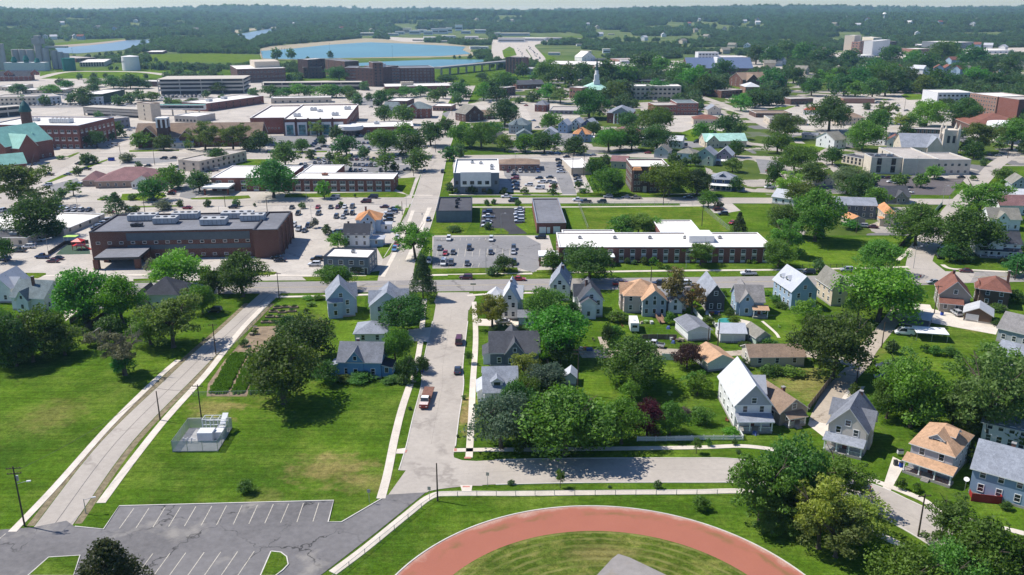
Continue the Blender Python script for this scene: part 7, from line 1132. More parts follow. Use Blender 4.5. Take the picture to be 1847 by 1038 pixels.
def car_parts(kind):
    d = CT[kind]; L, W = d['L'], d['W']; w = W / 2; body, glass, roof = MB(), MB(), MB(); secs = []
    for (x, zb, zt) in d['st']:
        e = .86 if x in (0, L) else 1.0; secs.append([(x - L/2, s * w * e * f, z) for s, f, z in ((-1, .93, zb), (-1, 1, zb + (zt - zb) * .45), (-1, .93, zt), (1, .93, zt), (1, 1, zb + (zt - zb) * .45), (1, .93, zb))])
    for a, b in zip(secs, secs[1:]):
        for i in range(6): j = (i + 1) % 6; body.poly([a[i], a[j], b[j], b[i]])
    body.poly(list(reversed(secs[0]))); body.poly(secs[-1])
    b0, b1, r0, r1, zb, zt = d['cab']; wb, wr = w * .9, w * .74; B = [(b0 - L/2, -wb), (b1 - L/2, -wb), (b1 - L/2, wb), (b0 - L/2, wb)]; T = [(r0 - L/2, -wr), (r1 - L/2, -wr), (r1 - L/2, wr), (r0 - L/2, wr)]
    for i in range(4): j = (i + 1) % 4; glass.poly([(*B[i], zb - .02), (*B[j], zb - .02), (*T[j], zt), (*T[i], zt)])
    roof.hexa([(*p, zt - .02) for p in T], [(p[0] * .98 + .0, p[1] * .96, zt + .05) for p in T])
    for i in range(4): roof.tube((*B[i], zb), (*T[i], zt), .05, .05, 4)
    mx = (b0 + b1) / 2 + .1 - L/2
    for s in (-1, 1): roof.tube((mx, s * wb, zb), (mx, s * wr, zt), .045, .045, 4)
    if kind == 'van': roof.box(mx, -wb - .01, zb, b1 - .3 - L/2, -wr * .99, zt - .25); roof.box(mx, wr * .99, zb, b1 - .3 - L/2, wb + .01, zt - .25)
    body2 = MB()
    if kind == 'pickup': body2.box(3.7 - L/2, -w * .78, 1.12, 5.35 - L/2, w * .78, 1.16)
    return body, glass, roof, body2, d
def wheel_mb():
    t = MB(); t.tube((0, -.11, 0), (0, .11, 0), .34, .34, 14); return t
def car_meshes(kind):
    body, glass, roof, bed, d = car_parts(kind); L, W = d['L'], d['W']; one = MB()
    for src, m in ((body, 0), (roof, 0), (glass, 1), (bed, 2)):
        n = len(one.v); one.v += src.v; one.f += [tuple(i + n for i in f) for f in src.f]; one.m += [m] * len(src.f)
    for x in (-L * .31, L * .30):
        for s in (-1, 1): one.tube((x, s * (W/2 - .2), .34), (x, s * (W/2 + .01), .34), .34, .34, 10, 2)
    for s in (-1, 1): one.box(-L/2 - .01, s * W * .36 - .18, .62, -L/2 + .2, s * W * .36 + .18, .76, 3); one.box(L/2 - .2, s * W * .38 - .14, .66, L/2 + .01, s * W * .38 + .14, .84, 4)
    return one.mesh('parked_car', [PAINTM, CGLASS, TYRE, HLIGHT, TLIGHT])
CARM = {k: car_meshes(k) for k in CT}; CARP = {}
for k in CT:
    body, glass, roof, bed, d = car_parts(k); CARP[k] = dict(body=body.mesh('body', PAINTM), window=glass.mesh('window', CGLASS), roof=roof.mesh('roof', PAINTM), wheel=None, bed=bed.mesh('cargo_bed', BUMP) if bed.f else None)
WHM = wheel_mb().mesh('wheel', TYRE); _r = MB(); _r.tube((0, -.12, 0), (0, .12, 0), .2, .2, 10); RIMM = _r.mesh('rim', RIM); _h = MB(); _h.box(-.1, -.18, -.07, .1, .18, .07); HLM = _h.mesh('headlight', HLIGHT); _h = MB(); _h.box(-.1, -.14, -.09, .1, .14, .09); TLM = _h.mesh('tail_light', TLIGHT)
CC = {'w': ((.72, .72, .72), 'white'), 'k': ((.012, .012, .014), 'black'), 'g': ((.055, .06, .07), 'dark grey'), 's': ((.38, .39, .41), 'silver'), 'b': ((.025, .06, .18), 'blue'), 'r': ((.36, .02, .025), 'red'), 'm': ((.11, .02, .03), 'maroon'), 't': ((.38, .32, .24), 'tan'), 'l': ((.10, .22, .42), 'light blue'), 'd': ((.025, .03, .05), 'dark navy')}
NCAR = [0]
def car(p, c, kind='sedan', head=0.0, r=0, where=None, z=.06, note=''):
    px, py = Q(r, p); g = G((px, py)); col, word = CC[c]; j = rnd.uniform(.85, 1.15); colr = (*[min(1, v * j) for v in col], 1); rz = head + rnd.uniform(-.03, .03); big = py > 470
    nm = {'sedan': 'parked_car', 'suv': 'parked_car', 'van': 'van', 'pickup': 'pickup_truck'}[kind]
    if big:
        o = empty(nm, (g.x, g.y, z), rz); P = CARP[kind]; d = CT[kind]; L, W = d['L'], d['W']
        for n in ('body', 'window', 'roof', 'cargo_bed'):
            me = P.get(n if n != 'cargo_bed' else 'bed')
            if me: q = put(me, n, o); q.color = colr
        for x in (-L * .31, L * .30):
            for s in (-1, 1): q = put(WHM, 'wheel', o, (x, s * (W/2 - .1), .34)); put(RIMM, 'rim', q)
        for s in (-1, 1): put(HLM, 'headlight', o, (-L/2 + .1, s * W * .36, .69)); put(TLM, 'tail_light', o, (L/2 - .1, s * W * .38, .75))
    else: o = put(CARM[kind], nm, None, (g.x, g.y, z), rz); o.color = colr
    kw = {'sedan': 'car', 'suv': 'suv', 'van': 'van', 'pickup': 'pickup truck'}[kind]; NCAR[0] += 1
    auto(o, f'{word} {kw}{note}', kw, 'cars and vans of the town', g, where); return o
X_, Y_ = 0.0, math.pi / 2
def row(r, p0, p1, n, head, cols, kinds='ssssuuspv', skip=()):
    for i in range(n):
        if i in skip: continue
        f = i / max(1, n - 1); car((p0[0] + (p1[0] - p0[0]) * f, p0[1] + (p1[1] - p0[1]) * f), cols[i % len(cols)], {'s': 'sedan', 'u': 'suv', 'p': 'pickup', 'v': 'van'}[kinds[(i * 5 + len(cols)) % len(kinds)]], head + (math.pi if rnd.random() < .35 else 0), r)
def some(r, head, lst):
    for q in lst: car((q[0], q[1]), q[2], {'s': 'sedan', 'u': 'suv', 'p': 'pickup', 'v': 'van'}[q[3] if len(q) > 3 else 's'], q[4] if len(q) > 4 else head, r)
some(11, Y_, [(132, 42, 'g'), (172, 78, 'r'), (228, 72, 'g'), (345, 42, 'd', 'u'), (500, 72, 'd'), (665, 42, 'g', 'u'), (662, 70, 's'), (160, 150, 'w', 'v'), (215, 150, 'g', 'u'), (330, 152, 'g'), (668, 148, 'k', 'u'), (55, 138, 's', 'u'), (322, 255, 'm', 'u', X_), (705, 265, 'r', 's', math.pi), (272, 715, 'm', 'v', -Y_), (262, 925, 'd', 's', -Y_), (585, 572, 's', 's', X_), (1435, 302, 'r', 'p', math.pi)])
some(6, Y_, [(1475, 932, 'w', 'u'), (1780, 936, 'w', 'u'), (345, 705, 'g'), (390, 750, 'k', 'u'), (537, 750, 'g', 'u'), (533, 703, 'r'), (625, 703, 'g'), (675, 703, 'm'), (725, 700, 'w'), (780, 700, 'g', 'u'), (665, 772, 'g', 'u'), (713, 775, 's'), (735, 746, 'g', 'u'), (780, 748, 'k', 'u'), (270, 832, 's'), (315, 835, 'w', 'u'), (360, 834, 'w', 'u'), (395, 864, 's', 'u'), (437, 872, 'g'), (462, 840, 'd', 'u')])
some(6, X_, [(645, 910, 'k', 'u'), (665, 880, 'g'), (700, 884, 'g', 'u'), (1070, 715, 'g'), (1075, 736, 'b', 'u'), (1052, 745, 'w', 'p'), (1042, 770, 'k', 'u'), (1040, 798, 'd', 'u'), (1012, 700, 'm'), (655, 635, 's', 'v'), (930, 632, 'd', 'v'), (880, 664, 'm', 'v'), (185, 388, 'w', 'p'), (1755, 738, 'b', 'u'), (1760, 772, 'w', 'p'), (1750, 806, 's'), (1748, 838, 'w', 'u')])
some(6, Y_, [(1430, 447, 'k', 'u'), (1300, 440, 'l'), (1328, 792, 'b'), (1098, 972, 'r'), (1085, 1008, 'l', 'u'), (1105, 928, 'w', 'u')])
some(7, X_, [(225, 716, 'w'), (228, 736, 's'), (222, 755, 'w', 'u'), (228, 778, 'w', 'u'), (228, 804, 'w', 'u'), (380, 922, 'k', 'u'), (135, 628, 'w', 'p'), (185, 658, 'd', 'v'), (650, 652, 'w', 'p'), (705, 662, 'k', 'p'), (820, 664, 'k', 'u'), (865, 628, 's', 'u'), (995, 630, 's'), (1065, 635, 't', 'p'), (565, 338, 'd'), (450, 312, 'd'), (500, 312, 'l'), (755, 325, 's'), (1150, 310, 'r'), (1440, 632, 'd'), (295, 543, 'w', 'u'), (375, 565, 'w', 'v'), (1410, 210, 's'), (1500, 232, 'k'), (1540, 240, 'g')])
row(7, (195, 470), (200, 572), 5, X_, 'drdbd', 'us'); row(7, (640, 480), (655, 538), 4, X_, 'dgws'); row(7, (512, 364), (528, 448), 5, X_, 'dgbsw'); row(7, (145, 442), (360, 442), 6, Y_, 'mswdgb')
some(7, X_, [(370, 492, 'd'), (445, 487, 'g'), (388, 522, 'w', 'u'), (440, 518, 's'), (472, 527, 's'), (470, 552, 'r'), (640, 240, 'k')])
row(7, (1660, 722), (1692, 752), 2, X_, 'mg', 'u'); car((1758, 815), 'r', 'sedan', .9, 7)
# central lots
row(6, (540, 357), (640, 353), 4, Y_, 'gswg'); row(6, (510, 383), (685, 382), 6, Y_, 'dswgsw'); row(6, (772, 357), (935, 355), 5, Y_, 'gmsdg'); row(6, (800, 397), (945, 402), 6, Y_, 'gdsbgs'); row(6, (768, 437), (875, 436), 4, Y_, 'bgsw'); row(6, (1100, 352), (1148, 355), 2, Y_, 'sg'); some(6, Y_, [(985, 437, 'd', 'u'), (345, 432, 'd'), (382, 432, 'b'), (410, 400, 'd', 'u'), (440, 392, 'w')]); some(6, X_, [(1180, 432, 'd', 'p'), (1092, 482, 'w'), (1125, 324, 'd', 'u'), (760, 328, 'g', 'u'), (660, 435, 's'), (1000, 330, 'k')])
row(6, (540, 208), (490, 262), 5, X_, 'dbdbk', 'us'); some(6, X_, [(575, 264, 'd'), (535, 280, 'd'), (497, 299, 'b'), (210, 258, 'b'), (185, 302, 'd'), (255, 243, 'b')]); row(6, (262, 163), (440, 164), 6, Y_, 'dkgwds'); row(6, (690, 190), (790, 196), 4, Y_, 'swgs'); row(6, (840, 188), (950, 192), 4, Y_, 'swdk'); row(6, (800, 237), (925, 240), 5, Y_, 'wsdbk'); row(6, (815, 276), (900, 280), 3, Y_, 'ssg'); row(6, (610, 268), (640, 268), 2, Y_, 'sw'); some(6, X_, [(1110, 243, 's'), (1125, 262, 'w'), (1290, 243, 's'), (890, 210, 'k', 'u'), (1180, 215, 's')])
# left streets and lots
some(5, X_, [(570, 388, 'k', 'u'), (625, 428, 'd', 'p'), (490, 465, 's'), (345, 543, 'w', 'u'), (915, 367, 'd', 'v'), (1180, 350, 'd', 'u'), (1250, 346, 'd'), (1065, 403, 'd'), (1240, 592, 'r'), (1235, 606, 'd'), (1282, 572, 'g', 'u'), (1350, 523, 'w', 'u'), (1095, 648, 'd'), (1200, 710, 's', 'u'), (1350, 708, 'r'), (1680, 703, 'd', 'u'), (790, 738, 'r'), (940, 725, 'd', 'u'), (820, 255, 'w', 'v'), (790, 256, 'b'), (925, 147, 'w'), (960, 132, 's'), (1275, 412, 'd'), (1310, 430, 'w', 'v'), (560, 545, 's', 'v'), (520, 540, 's'), (275, 940, 'w', 'p'), (218, 970, 'w'), (205, 990, 'w', 'u'), (140, 1018, 'g', 'p'), (355, 468, 'k', 'p'), (1510, 440, 'k'), (1550, 435, 's', 'u')])
row(5, (30, 725), (640, 722), 13, Y_, 'wdbdkgwgswswd'); row(5, (690, 850), (800, 795), 6, .7, 'gsgwsk'); some(9, X_, [(310, 105, 'b', 'p'), (415, 116, 'd'), (383, 135, 'm'), (35, 122, 'b', 'u'), (1545, 492, 'k', 'u'), (230, 690, 'w', 'v', .5)]); some(10, X_, [(480, 110, 'k'), (500, 130, 'd'), (748, 160, 'w', 'u'), (765, 122, 'k', 'u')])
# right side
some(8, X_, [(65, 483, 'd'), (815, 488, 'd'), (857, 489, 'm'), (880, 520, 'w', 'u'), (925, 528, 's'), (985, 489, 'd'), (1230, 496, 'd'), (1380, 486, 'd'), (750, 533, 'k'), (1650, 328, 's'), (1580, 324, 'd'), (1000, 592, 'w', 'p', -.9), (672, 840, 's', 'u', -.3), (745, 846, 'm', 's', -.3), (1250, 1012, 'k', 'p', Y_), (10, 440, 'r', 'v'), (5, 560, 'w', 'v')])
some(13, X_, [(985, 100, 'k', 'p', Y_ - .3), (1008, 62, 'g', 'u', Y_ - .3), (1175, 206, 'm', 's', -.12), (942, 288, 's', 's', .1), (45, 218, 'd', 'u'), (1107, 512, 's', 'u', -Y_), (590, 895, 'g', 's', -.1), (585, 978, 'k', 's', -.2), (735, 655, 'w', 'v', -.18), (320, 200, 's', 'u')]); some(12, X_, [(998, 226, 'w', 'p'), (355, 298, 'd', 'u'), (320, 742, 'w', 'p', -.35), (540, 298, 'w', 'u')])
some(16, -.5, [(905, 632, 'g')])
# far rows
row(1, (200, 705), (440, 700), 10, Y_, 'dgwbdskdwg'); row(1, (470, 703), (900, 698), 16, Y_, 'dgsdwkdgbdsdgwdg'); row(1, (1075, 655), (1330, 648), 11, Y_, 'wsdgkwdsgdw'); row(1, (1090, 640), (1340, 636), 9, Y_, 'gdswdgkds'); row(1, (430, 600), (480, 596), 3, Y_, 'dsw'); row(1, (430, 640), (470, 655), 3, Y_, 'wgs'); some(1, X_, [(735, 980, 'w'), (765, 975, 's'), (860, 872, 's'), (885, 862, 'w')])
row(2, (700, 560), (860, 690), 4, Y_, 'sdwk'); some(2, X_, [(810, 718, 's'), (862, 705, 'd'), (1325, 740, 'k', 'p'), (1410, 710, 'd'), (1385, 775, 'w'), (1600, 690, 's'), (1690, 690, 'd')])
some(4, X_, [(1190, 712, 'k', 'p'), (1150, 690, 'd', 'v'), (1062, 742, 'g'), (690, 717, 's'), (1005, 708, 'w'), (870, 690, 's', 'v'), (200, 718, 'w'), (245, 716, 's'), (70, 716, 's'), (335, 712, 'd')]); some(3, X_, [(1230, 932, 's'), (1320, 948, 'k', 'u'), (1230, 975, 'd', 'v'), (995, 745, 's'), (1335, 745, 's'), (1430, 888, 'd'), (1720, 715, 's'), (255, 855, 's'), (350, 828, 'w'), (180, 708, 'r'), (230, 810, 'l')])
for k in range(11): car((455 + 8 * k + rnd.uniform(-20, 20), 540 + 13 * k), 'swdgk'[k % 5], 'sedan', 1.9, 19, z=.25)
for k in range(13): car((585 + 9 * k + rnd.uniform(-20, 20), 520 + 12 * k), 'dkgws'[k % 5], 'suv', 1.9, 19, z=.27)
# flatbed truck on the side street
ft = empty('flatbed_truck', G((465, 175), 0, 15), math.radians(-93)); ft.location.z = .07; tag(ft, 'old red and white flatbed truck with rusty wooden deck at the kerb', 'truck', None)
mb = MB(); mb.box(-1.1 + 2.2, -1, .5, 4.9, 1, 1.15); mb.box(3.3, -.95, 1.15, 4.85, .95, 1.3); mb.build('hood', mat('truck_red', (.30, .05, .04), .5, .2, 2, kind='object'), ft); mb = MB(); mb.hexa([(1.4, -.95, 1.15), (3.4, -.95, 1.15), (3.4, .95, 1.15), (1.4, .95, 1.15)], [(1.5, -.8, 2.0), (2.7, -.8, 2.0), (2.7, .8, 2.0), (1.5, .8, 2.0)]); mb.build('window', CGLASS, ft); mb = MB(); mb.box(1.45, -.85, 2.0, 2.75, .85, 2.1); mb.build('roof', WHITE, ft); mb = MB(); mb.box(2.9, -.98, 1.301, 4.8, .98, 1.34); mb.build('hood_panel', mat('chalky_paint', (.6, .5, .47), .7, .3, 3, kind='object'), ft)
mb = MB(); mb.box(-5.4, -1.25, 1.0, 1.2, 1.2, 1.18); mb.box(1.05, -1.2, 1.18, 1.2, 1.2, 1.9); mb.build('deck', mat('rusty_boards', (.19, .095, .07), .9, .3, 2, kind='object'), ft); mb = MB(); mb.box(-4.2, -.4, .6, 3, .4, .99); mb.build('chassis', DARKMETAL, ft)
for x in (-2.8, 3.9):
    for s in (-1, 1): q = put(WHM, 'wheel', ft, (x, s * .9, .36)); put(RIMM, 'rim', q)
for s in (-1, 1): put(HLM, 'headlight', ft, (4.9, s * .7, .9))
# ================================================================ POLES, FENCES, SMALL THINGS
def pole(r, top, base, kind='utility', label=None):
    g = G(base, 0, r); h = max(3, hat(g, Q(r, top)[1])); nm = {'utility': 'utility_pole', 'lamp': 'street_lamp', 'post': 'sign_post'}[kind]; o = empty(nm, (g.x, g.y, 0), rnd.uniform(-.2, .2)); mb = MB()
    if kind == 'utility':
        mb.tube((0, 0, 0), (0, 0, h), .17, .11, 8); mb.build('pole', POLEW, o)
        if h > 8.5:
            for k, z in enumerate((h - .5, h - 1.5)[:2 if h > 11 else 1]): mb = MB(); mb.box(-1.2, -.06, z, 1.2, .06, z + .14); [mb.tube((x, 0, z + .14), (x, 0, z + .34), .05, .04, 5) for x in (-1.05, -.5, .5, 1.05)]; mb.build('crossarm', POLEW, o)
            if int(g.x * 7) % 3 == 0: mb = MB(); mb.tube((.35, 0, h - 2.9), (.35, 0, h - 1.9), .22, .22, 10); mb.build('transformer', METAL, o)
    elif kind == 'lamp':
        mb.tube((0, 0, 0), (0, 0, h), .1, .06, 8); mb.build('pole', METAL, o); mb = MB(); mb.tube((0, 0, h - .2), (1.6, 0, h + .2), .05, .04, 6); mb.build('arm', METAL, o); mb = MB(); mb.box(1.4, -.16, h + .1, 2.1, .16, h + .26); mb.build('lamp_head', LIGHTM, o)
    else:
        mb.tube((0, 0, 0), (0, 0, h), .05, .05, 6); mb.build('post', METAL, o); mb = MB(); mb.box(-.3, -.08, h - .7, .3, -.05, h); mb.build('sign_panel', METAL, o)
    look = {'utility': 'brown wooden utility pole', 'lamp': 'slim grey street lamp', 'post': 'small grey sign post'}[kind]
    if label: tag(o, label, nm.replace('_', ' '), 'poles and lamps of the streets')
    else: auto(o, look, nm.replace('_', ' '), 'poles and lamps of the streets', g)
    return o
pole(14, (1035, 40), (1055, 228)); pole(14, (815, 75), (838, 228)); p_ = pole(14, (68, 468), (130, 782)); g = p_.location
mb = MB(); mb.tube((.1, 0, 8.6), (1.9, 0, 9.0), .05, .04, 6); mb.build('lamp_arm', METAL, p_); mb = MB(); mb.box(1.7, -.18, 8.85, 2.4, .18, 9.03); mb.build('lamp_head', LIGHTM, p_)
pole(15, (527, 483), (520, 670)); pole(16, (1235, 655), (1188, 857)); pole(15, (765, 545), (768, 596), 'post'); pole(15, (181, 612), (182, 682), 'post'); pole(15, (480, 628), (480, 668), 'post')
for t_, b_ in (((795, 290), (755, 467)), ((985, 300), (950, 502)), ((578, 565), (571, 750)), ((415, 880), (390, 1002)), ((1556, 130), (1530, 262))): pole(13, t_, b_)
pole(13, (825, 20), (800, 178), 'lamp'); pole(12, (303, 165), (295, 272)); pole(12, (558, 50), (548, 178), 'lamp'); pole(12, (710, 600), (703, 758)); pole(12, (788, 545), (776, 742)); pole(11, (1115, 755), (1125, 1080)); pole(11, (466, 30), (466, 236), 'lamp'); pole(11, (105, 270), (107, 380)); pole(10, (478, 205), (494, 397)); pole(10, (15, 575), (38, 797)); pole(7, (195, 300), (197, 465), 'lamp'); pole(7, (615, 310), (610, 472)); pole(7, (693, 280), (690, 472)); pole(7, (1546, 650), (1540, 832)); pole(7, (95, 742), (95, 872), 'lamp'); pole(7, (1270, 550), (1262, 682)); pole(6, (1168, 610), (1170, 692), 'lamp'); pole(6, (1218, 320), (1222, 472)); pole(6, (330, 240), (332, 312), 'lamp'); pole(6, (485, 690), (490, 832), 'lamp'); pole(6, (165, 620), (170, 747)); pole(6, (440, 480), (450, 640), 'lamp'); pole(6, (1138, 652), (1140, 750)); pole(6, (1283, 738), (1285, 800), 'post'); pole(6, (1375, 205), (1380, 300)); pole(5, (1105, 262), (1115, 392)); pole(5, (1612, 590), (1622, 692)); pole(5, (1030, 615), (1045, 747)); pole(5, (856, 230), (872, 352)); pole(5, (555, 610), (560, 702), 'lamp'); pole(5, (322, 920), (347, 1015), 'lamp'); pole(5, (1565, 690), (1580, 770), 'lamp'); pole(5, (318, 380), (330, 480)); pole(8, (1742, 215), (1717, 342)); pole(8, (1062, 330), (1053, 472), 'lamp'); pole(8, (1262, 545), (1246, 682), 'lamp'); pole(8, (1302, 618), (1290, 692), 'post'); pole(8, (637, 760), (627, 882)); pole(4, (1055, 635), (1048, 745)); pole(2, (1345, 590), (1350, 770)); pole(3, (100, 640), (105, 740)); pole(2, (1640, 850), (1645, 960)); pole(2, (537, 290), (538, 390)); pole(2, (952, 305), (953, 390)); pole(3, (655, 430), (658, 450)); pole(2, (65, 345), (68, 405)); pole(2, (85, 350), (88, 408)); pole(2, (215, 320), (218, 380)); pole(2, (235, 322), (238, 382)); pole(1, (1205, 340), (1212, 425)); pole(1, (480, 320), (490, 400)); pole(1, (1740, 325), (1745, 400)); pole(9, (190, 210), (203, 280)); pole(14, (412, 640), (450, 716), 'lamp')
# ---- fences
def link_mat():
    m, t, p, out = nodes('chain_link'); p.inputs['Base Color'].default_value = (.45, .46, .47, 1); p.inputs['Roughness'].default_value = .5; tr = t.nodes.new('ShaderNodeBsdfTransparent'); mx = t.nodes.new('ShaderNodeMixShader'); mx.inputs[0].default_value = .6; t.links.new(tr.outputs[0], mx.inputs[1]); t.links.new(p.outputs[0], mx.inputs[2]); t.links.new(mx.outputs[0], out.inputs['Surface']); return m
LINK = link_mat()
LINK2 = LINK.copy(); LINK2.name = 'wide_chain_link'
for n_ in LINK2.node_tree.nodes:
    if n_.type == 'MIX_SHADER': n_.inputs[0].default_value = .16
def fence(label, pts, h, style, r=0, m=None, post=2.4, world=None, z=0.0, cat='fence'):
    w = [G(p, 0, r) for p in pts] if world is None else [Vector(p) for p in world]; o = empty('fence', w[0]); tag(o, label, cat, 'fences of the town'); base = w[0]
    seg = MB()
    for a, b in zip(w, w[1:]):
        a, b = a - base, b - base; d = b - a; L = d.length; u = d.normalized(); s = Vector((-u.y, u.x, 0)); n = max(1, round(L / post))
        for i in range(n + (1 if b is w[-1] else 0)): q = a + d * i / n; pm = MB(); pm.tube((q.x, q.y, 0), (q.x, q.y, h + .08), .06 if style == 'link' else .08, .06 if style == 'link' else .08, 6); pm.build('post', m if m and style != 'link' else METAL, o)
        def slab(z0, z1, t, off=0.0, f0=0.0, f1=1.0): A, B = a + d * f0 + s * off, a + d * f1 + s * off; S = s * t; seg.hexa([(*(A - S).xy, z0), (*(B - S).xy, z0), (*(B + S).xy, z0), (*(A + S).xy, z0)], [(*(A - S).xy, z1), (*(B - S).xy, z1), (*(B + S).xy, z1), (*(A + S).xy, z1)])
        if style == 'board': slab(.05, h, .03)
        elif style == 'picket':
            slab(.25, .33, .03, .03); slab(h - .35, h - .27, .03, .03); k = int(L / .2)
            for i in range(k): slab(.08, h, .018, -.03, (i + .15) / k, (i + .75) / k)
        elif style == 'rail': slab(h - .12, h, .02); slab(h * .5, h * .5 + .1, .02)
        else: seg.poly([(*a.xy, .05), (*b.xy, .05), (*b.xy, h), (*a.xy, h)]); 
        if style == 'link':
            rb = MB(); rb.tube((*a.xy, h), (*b.xy, h), .035, .035, 5); rb.build('top_rail', METAL, o)
    seg.build({'board': 'board_panel', 'picket': 'picket_panel', 'rail': 'rail_panel', 'link': 'chain_link_mesh'}[style], (LINK if post == 3 else LINK2) if style == 'link' else (m or WOOD), o); return o
fence('white picket fence along the sidewalk beside the large white house', [(1508, 374), (1600, 374), (1700, 373), (1790, 372)], 1.15, 'picket', 15, WHITE); fence('white picket fence returning to the front porch', [(5, 405), (180, 402), (366, 402), (335, 345)], 1.15, 'picket', 16, WHITE)
fence('dark brown board fence behind the tiny pale shed', [(592, 665), (650, 610), (730, 545), (810, 505)], 1.9, 'board', 9, mat('dark_boards', (.09, .075, .065), .9, .2, 1, kind='object')); fence('weathered board fence at the driveway of the green grey roofed house', [(505, 578), (560, 535), (625, 490)], 1.6, 'board', 9)
fence('brown board fence along the alley beside the tan roofed bungalow', [(668, 270), (720, 205), (785, 118)], 1.8, 'board', 16); fence('white board fence between the gardens by the dark purple tree', [(375, 835), (430, 838), (490, 840)], 1.8, 'board', 12, WHITE); fence('long weathered board fence behind the camper trailer', [(220, 690), (340, 688), (480, 690)], 1.5, 'board', 12); fence('white board fence leaning by the dark roofed garage', [(600, 490), (640, 540), (668, 570)], 1.5, 'board', 12, WHITE)
fence('pale fence beside the round pool by the white double garage', [(715, 540), (735, 570), (760, 605)], 1.4, 'board', 12, WHITE)
fence('chain link fence on the near side of the grass field', [(650, 678), (690, 780), (722, 870)], 2.0, 'link', 7, post=5); fence('chain link fence along the street side of the grass field', [(655, 686), (1000, 684), (1300, 684), (1560, 686)], 2.0, 'link', 7, post=6); fence('chain link fence on the slanted far side of the grass field', [(1560, 720), (1650, 795), (1740, 870)], 2.0, 'link', 7, post=5)
fence('black rail fence along the school lawn beside the street', [(0, 176), (160, 176), (330, 174)], 1.5, 'rail', 13, DARKMETAL); fence('dark slanted fence with hedge beside the school lawn', [(890, 1050), (950, 980), (1020, 905)], 1.8, 'board', 8, mat('dark_boards', (.09, .075, .065), .9, .2, 1, kind='object')); fence('chain link fence along the sidewalk above the running track', [(600, 1048), (760, 918), (790, 897), (1000, 894), (1330, 893)], 1.1, 'link', 0, post=4); fence('thin wire fence along the garden edge at the lawn', [(1010, 102), (1200, 97), (1420, 93)], 1.1, 'link', 14, post=4); fence('wire fence around the vegetable garden beside the narrow street', [(440, 425), (330, 560), (200, 720), (80, 830)], 1.2, 'link', 10, post=4); fence('pale green fence beside the sidewalk at the cream orange roofed house', [(1165, 775), (1205, 720), (1245, 680)], 1.6, 'board', 8, mat('green_boards', (.32, .45, .36), .8, .1, kind='object'))
fence('dark fence around the playground beside the large dark brick office', [(350, 85), (470, 8), (640, 0)], 1.6, 'board', 9, mat('dark_boards', (.09, .075, .065), .9, .2, 1, kind='object'))
# ---- fenced equipment compound on the lawn
c0, c1, c2 = G((903, 393), 0, 14), G((1140, 390), 0, 14), G((1190, 320), 0, 14); u_ = (c1 - c0); w_ = u_.length; rz = math.atan2(u_.y, u_.x); dep = 10.5
cp = empty('equipment_pad', (c0.x, c0.y, 0), rz); tag(cp, 'concrete pad with pale switchgear and pipework inside the chain link compound', 'equipment'); mb = MB(); mb.box(0, 0, 0, w_, dep, .15); mb.build('pad', mat('grey_gravel_pad', (.33, .33, .33), .95, .2, .8), cp)
mb = MB(); mb.box(w_ * .42, dep * .38, .15, w_ * .76, dep * .62, 2.2); mb.build('cabinet', LIGHTM, cp); mb = MB(); mb.box(w_ * .76, dep * .5, .15, w_ * .95, dep * .8, 1.7); mb.build('cabinet', LIGHTM, cp)
mb = MB()
for x in (.42, .6, .78, .95): mb.tube((w_ * x, dep * .75, .15), (w_ * x, dep * .75, 3.4), .08, .08, 6); mb.tube((w_ * x, dep * .95, .15), (w_ * x, dep * .95, 3.4), .08, .08, 6); mb.tube((w_ * x, dep * .75, 3.4), (w_ * x, dep * .95, 3.4), .06, .06, 5)
for y in (.75, .95):
    for z in (2.2, 3.4): mb.tube((w_ * .42, dep * y, z), (w_ * .95, dep * y, z), .07, .07, 6)
mb.build('pipe_rack', WHITE, cp); mb = MB(); mb.hexa([(w_ * .84, dep * .7, 2.6), (w_ * .97, dep * .7, 2.6), (w_ * .97, dep * .95, 3.9), (w_ * .84, dep * .95, 3.9)], [(w_ * .84, dep * .7, 2.7), (w_ * .97, dep * .7, 2.7), (w_ * .97, dep * .95, 4.0), (w_ * .84, dep * .95, 4.0)]); mb.build('panel', LIGHTM, cp)
for k in range(3): mb = MB(); mb.tube((w_ * (.12 + .09 * k), dep * .35, .15), (w_ * (.12 + .09 * k), dep * .35, 1.3), .12, .12, 8); mb.tube((w_ * (.12 + .09 * k), dep * .35, 1.0), (w_ * (.12 + .09 * k) + .9, dep * .35, 1.0), .1, .1, 8); mb.build('valve', LIGHTM, cp)
W_ = lambda x, y: cp.matrix_basis @ Vector((x, y, 0)); fence('square chain link compound fence around the switchgear on the lawn', None, 2.5, 'link', world=[W_(0, 0), W_(w_, 0), W_(w_, dep), W_(0, dep), W_(0, 0)], post=3)
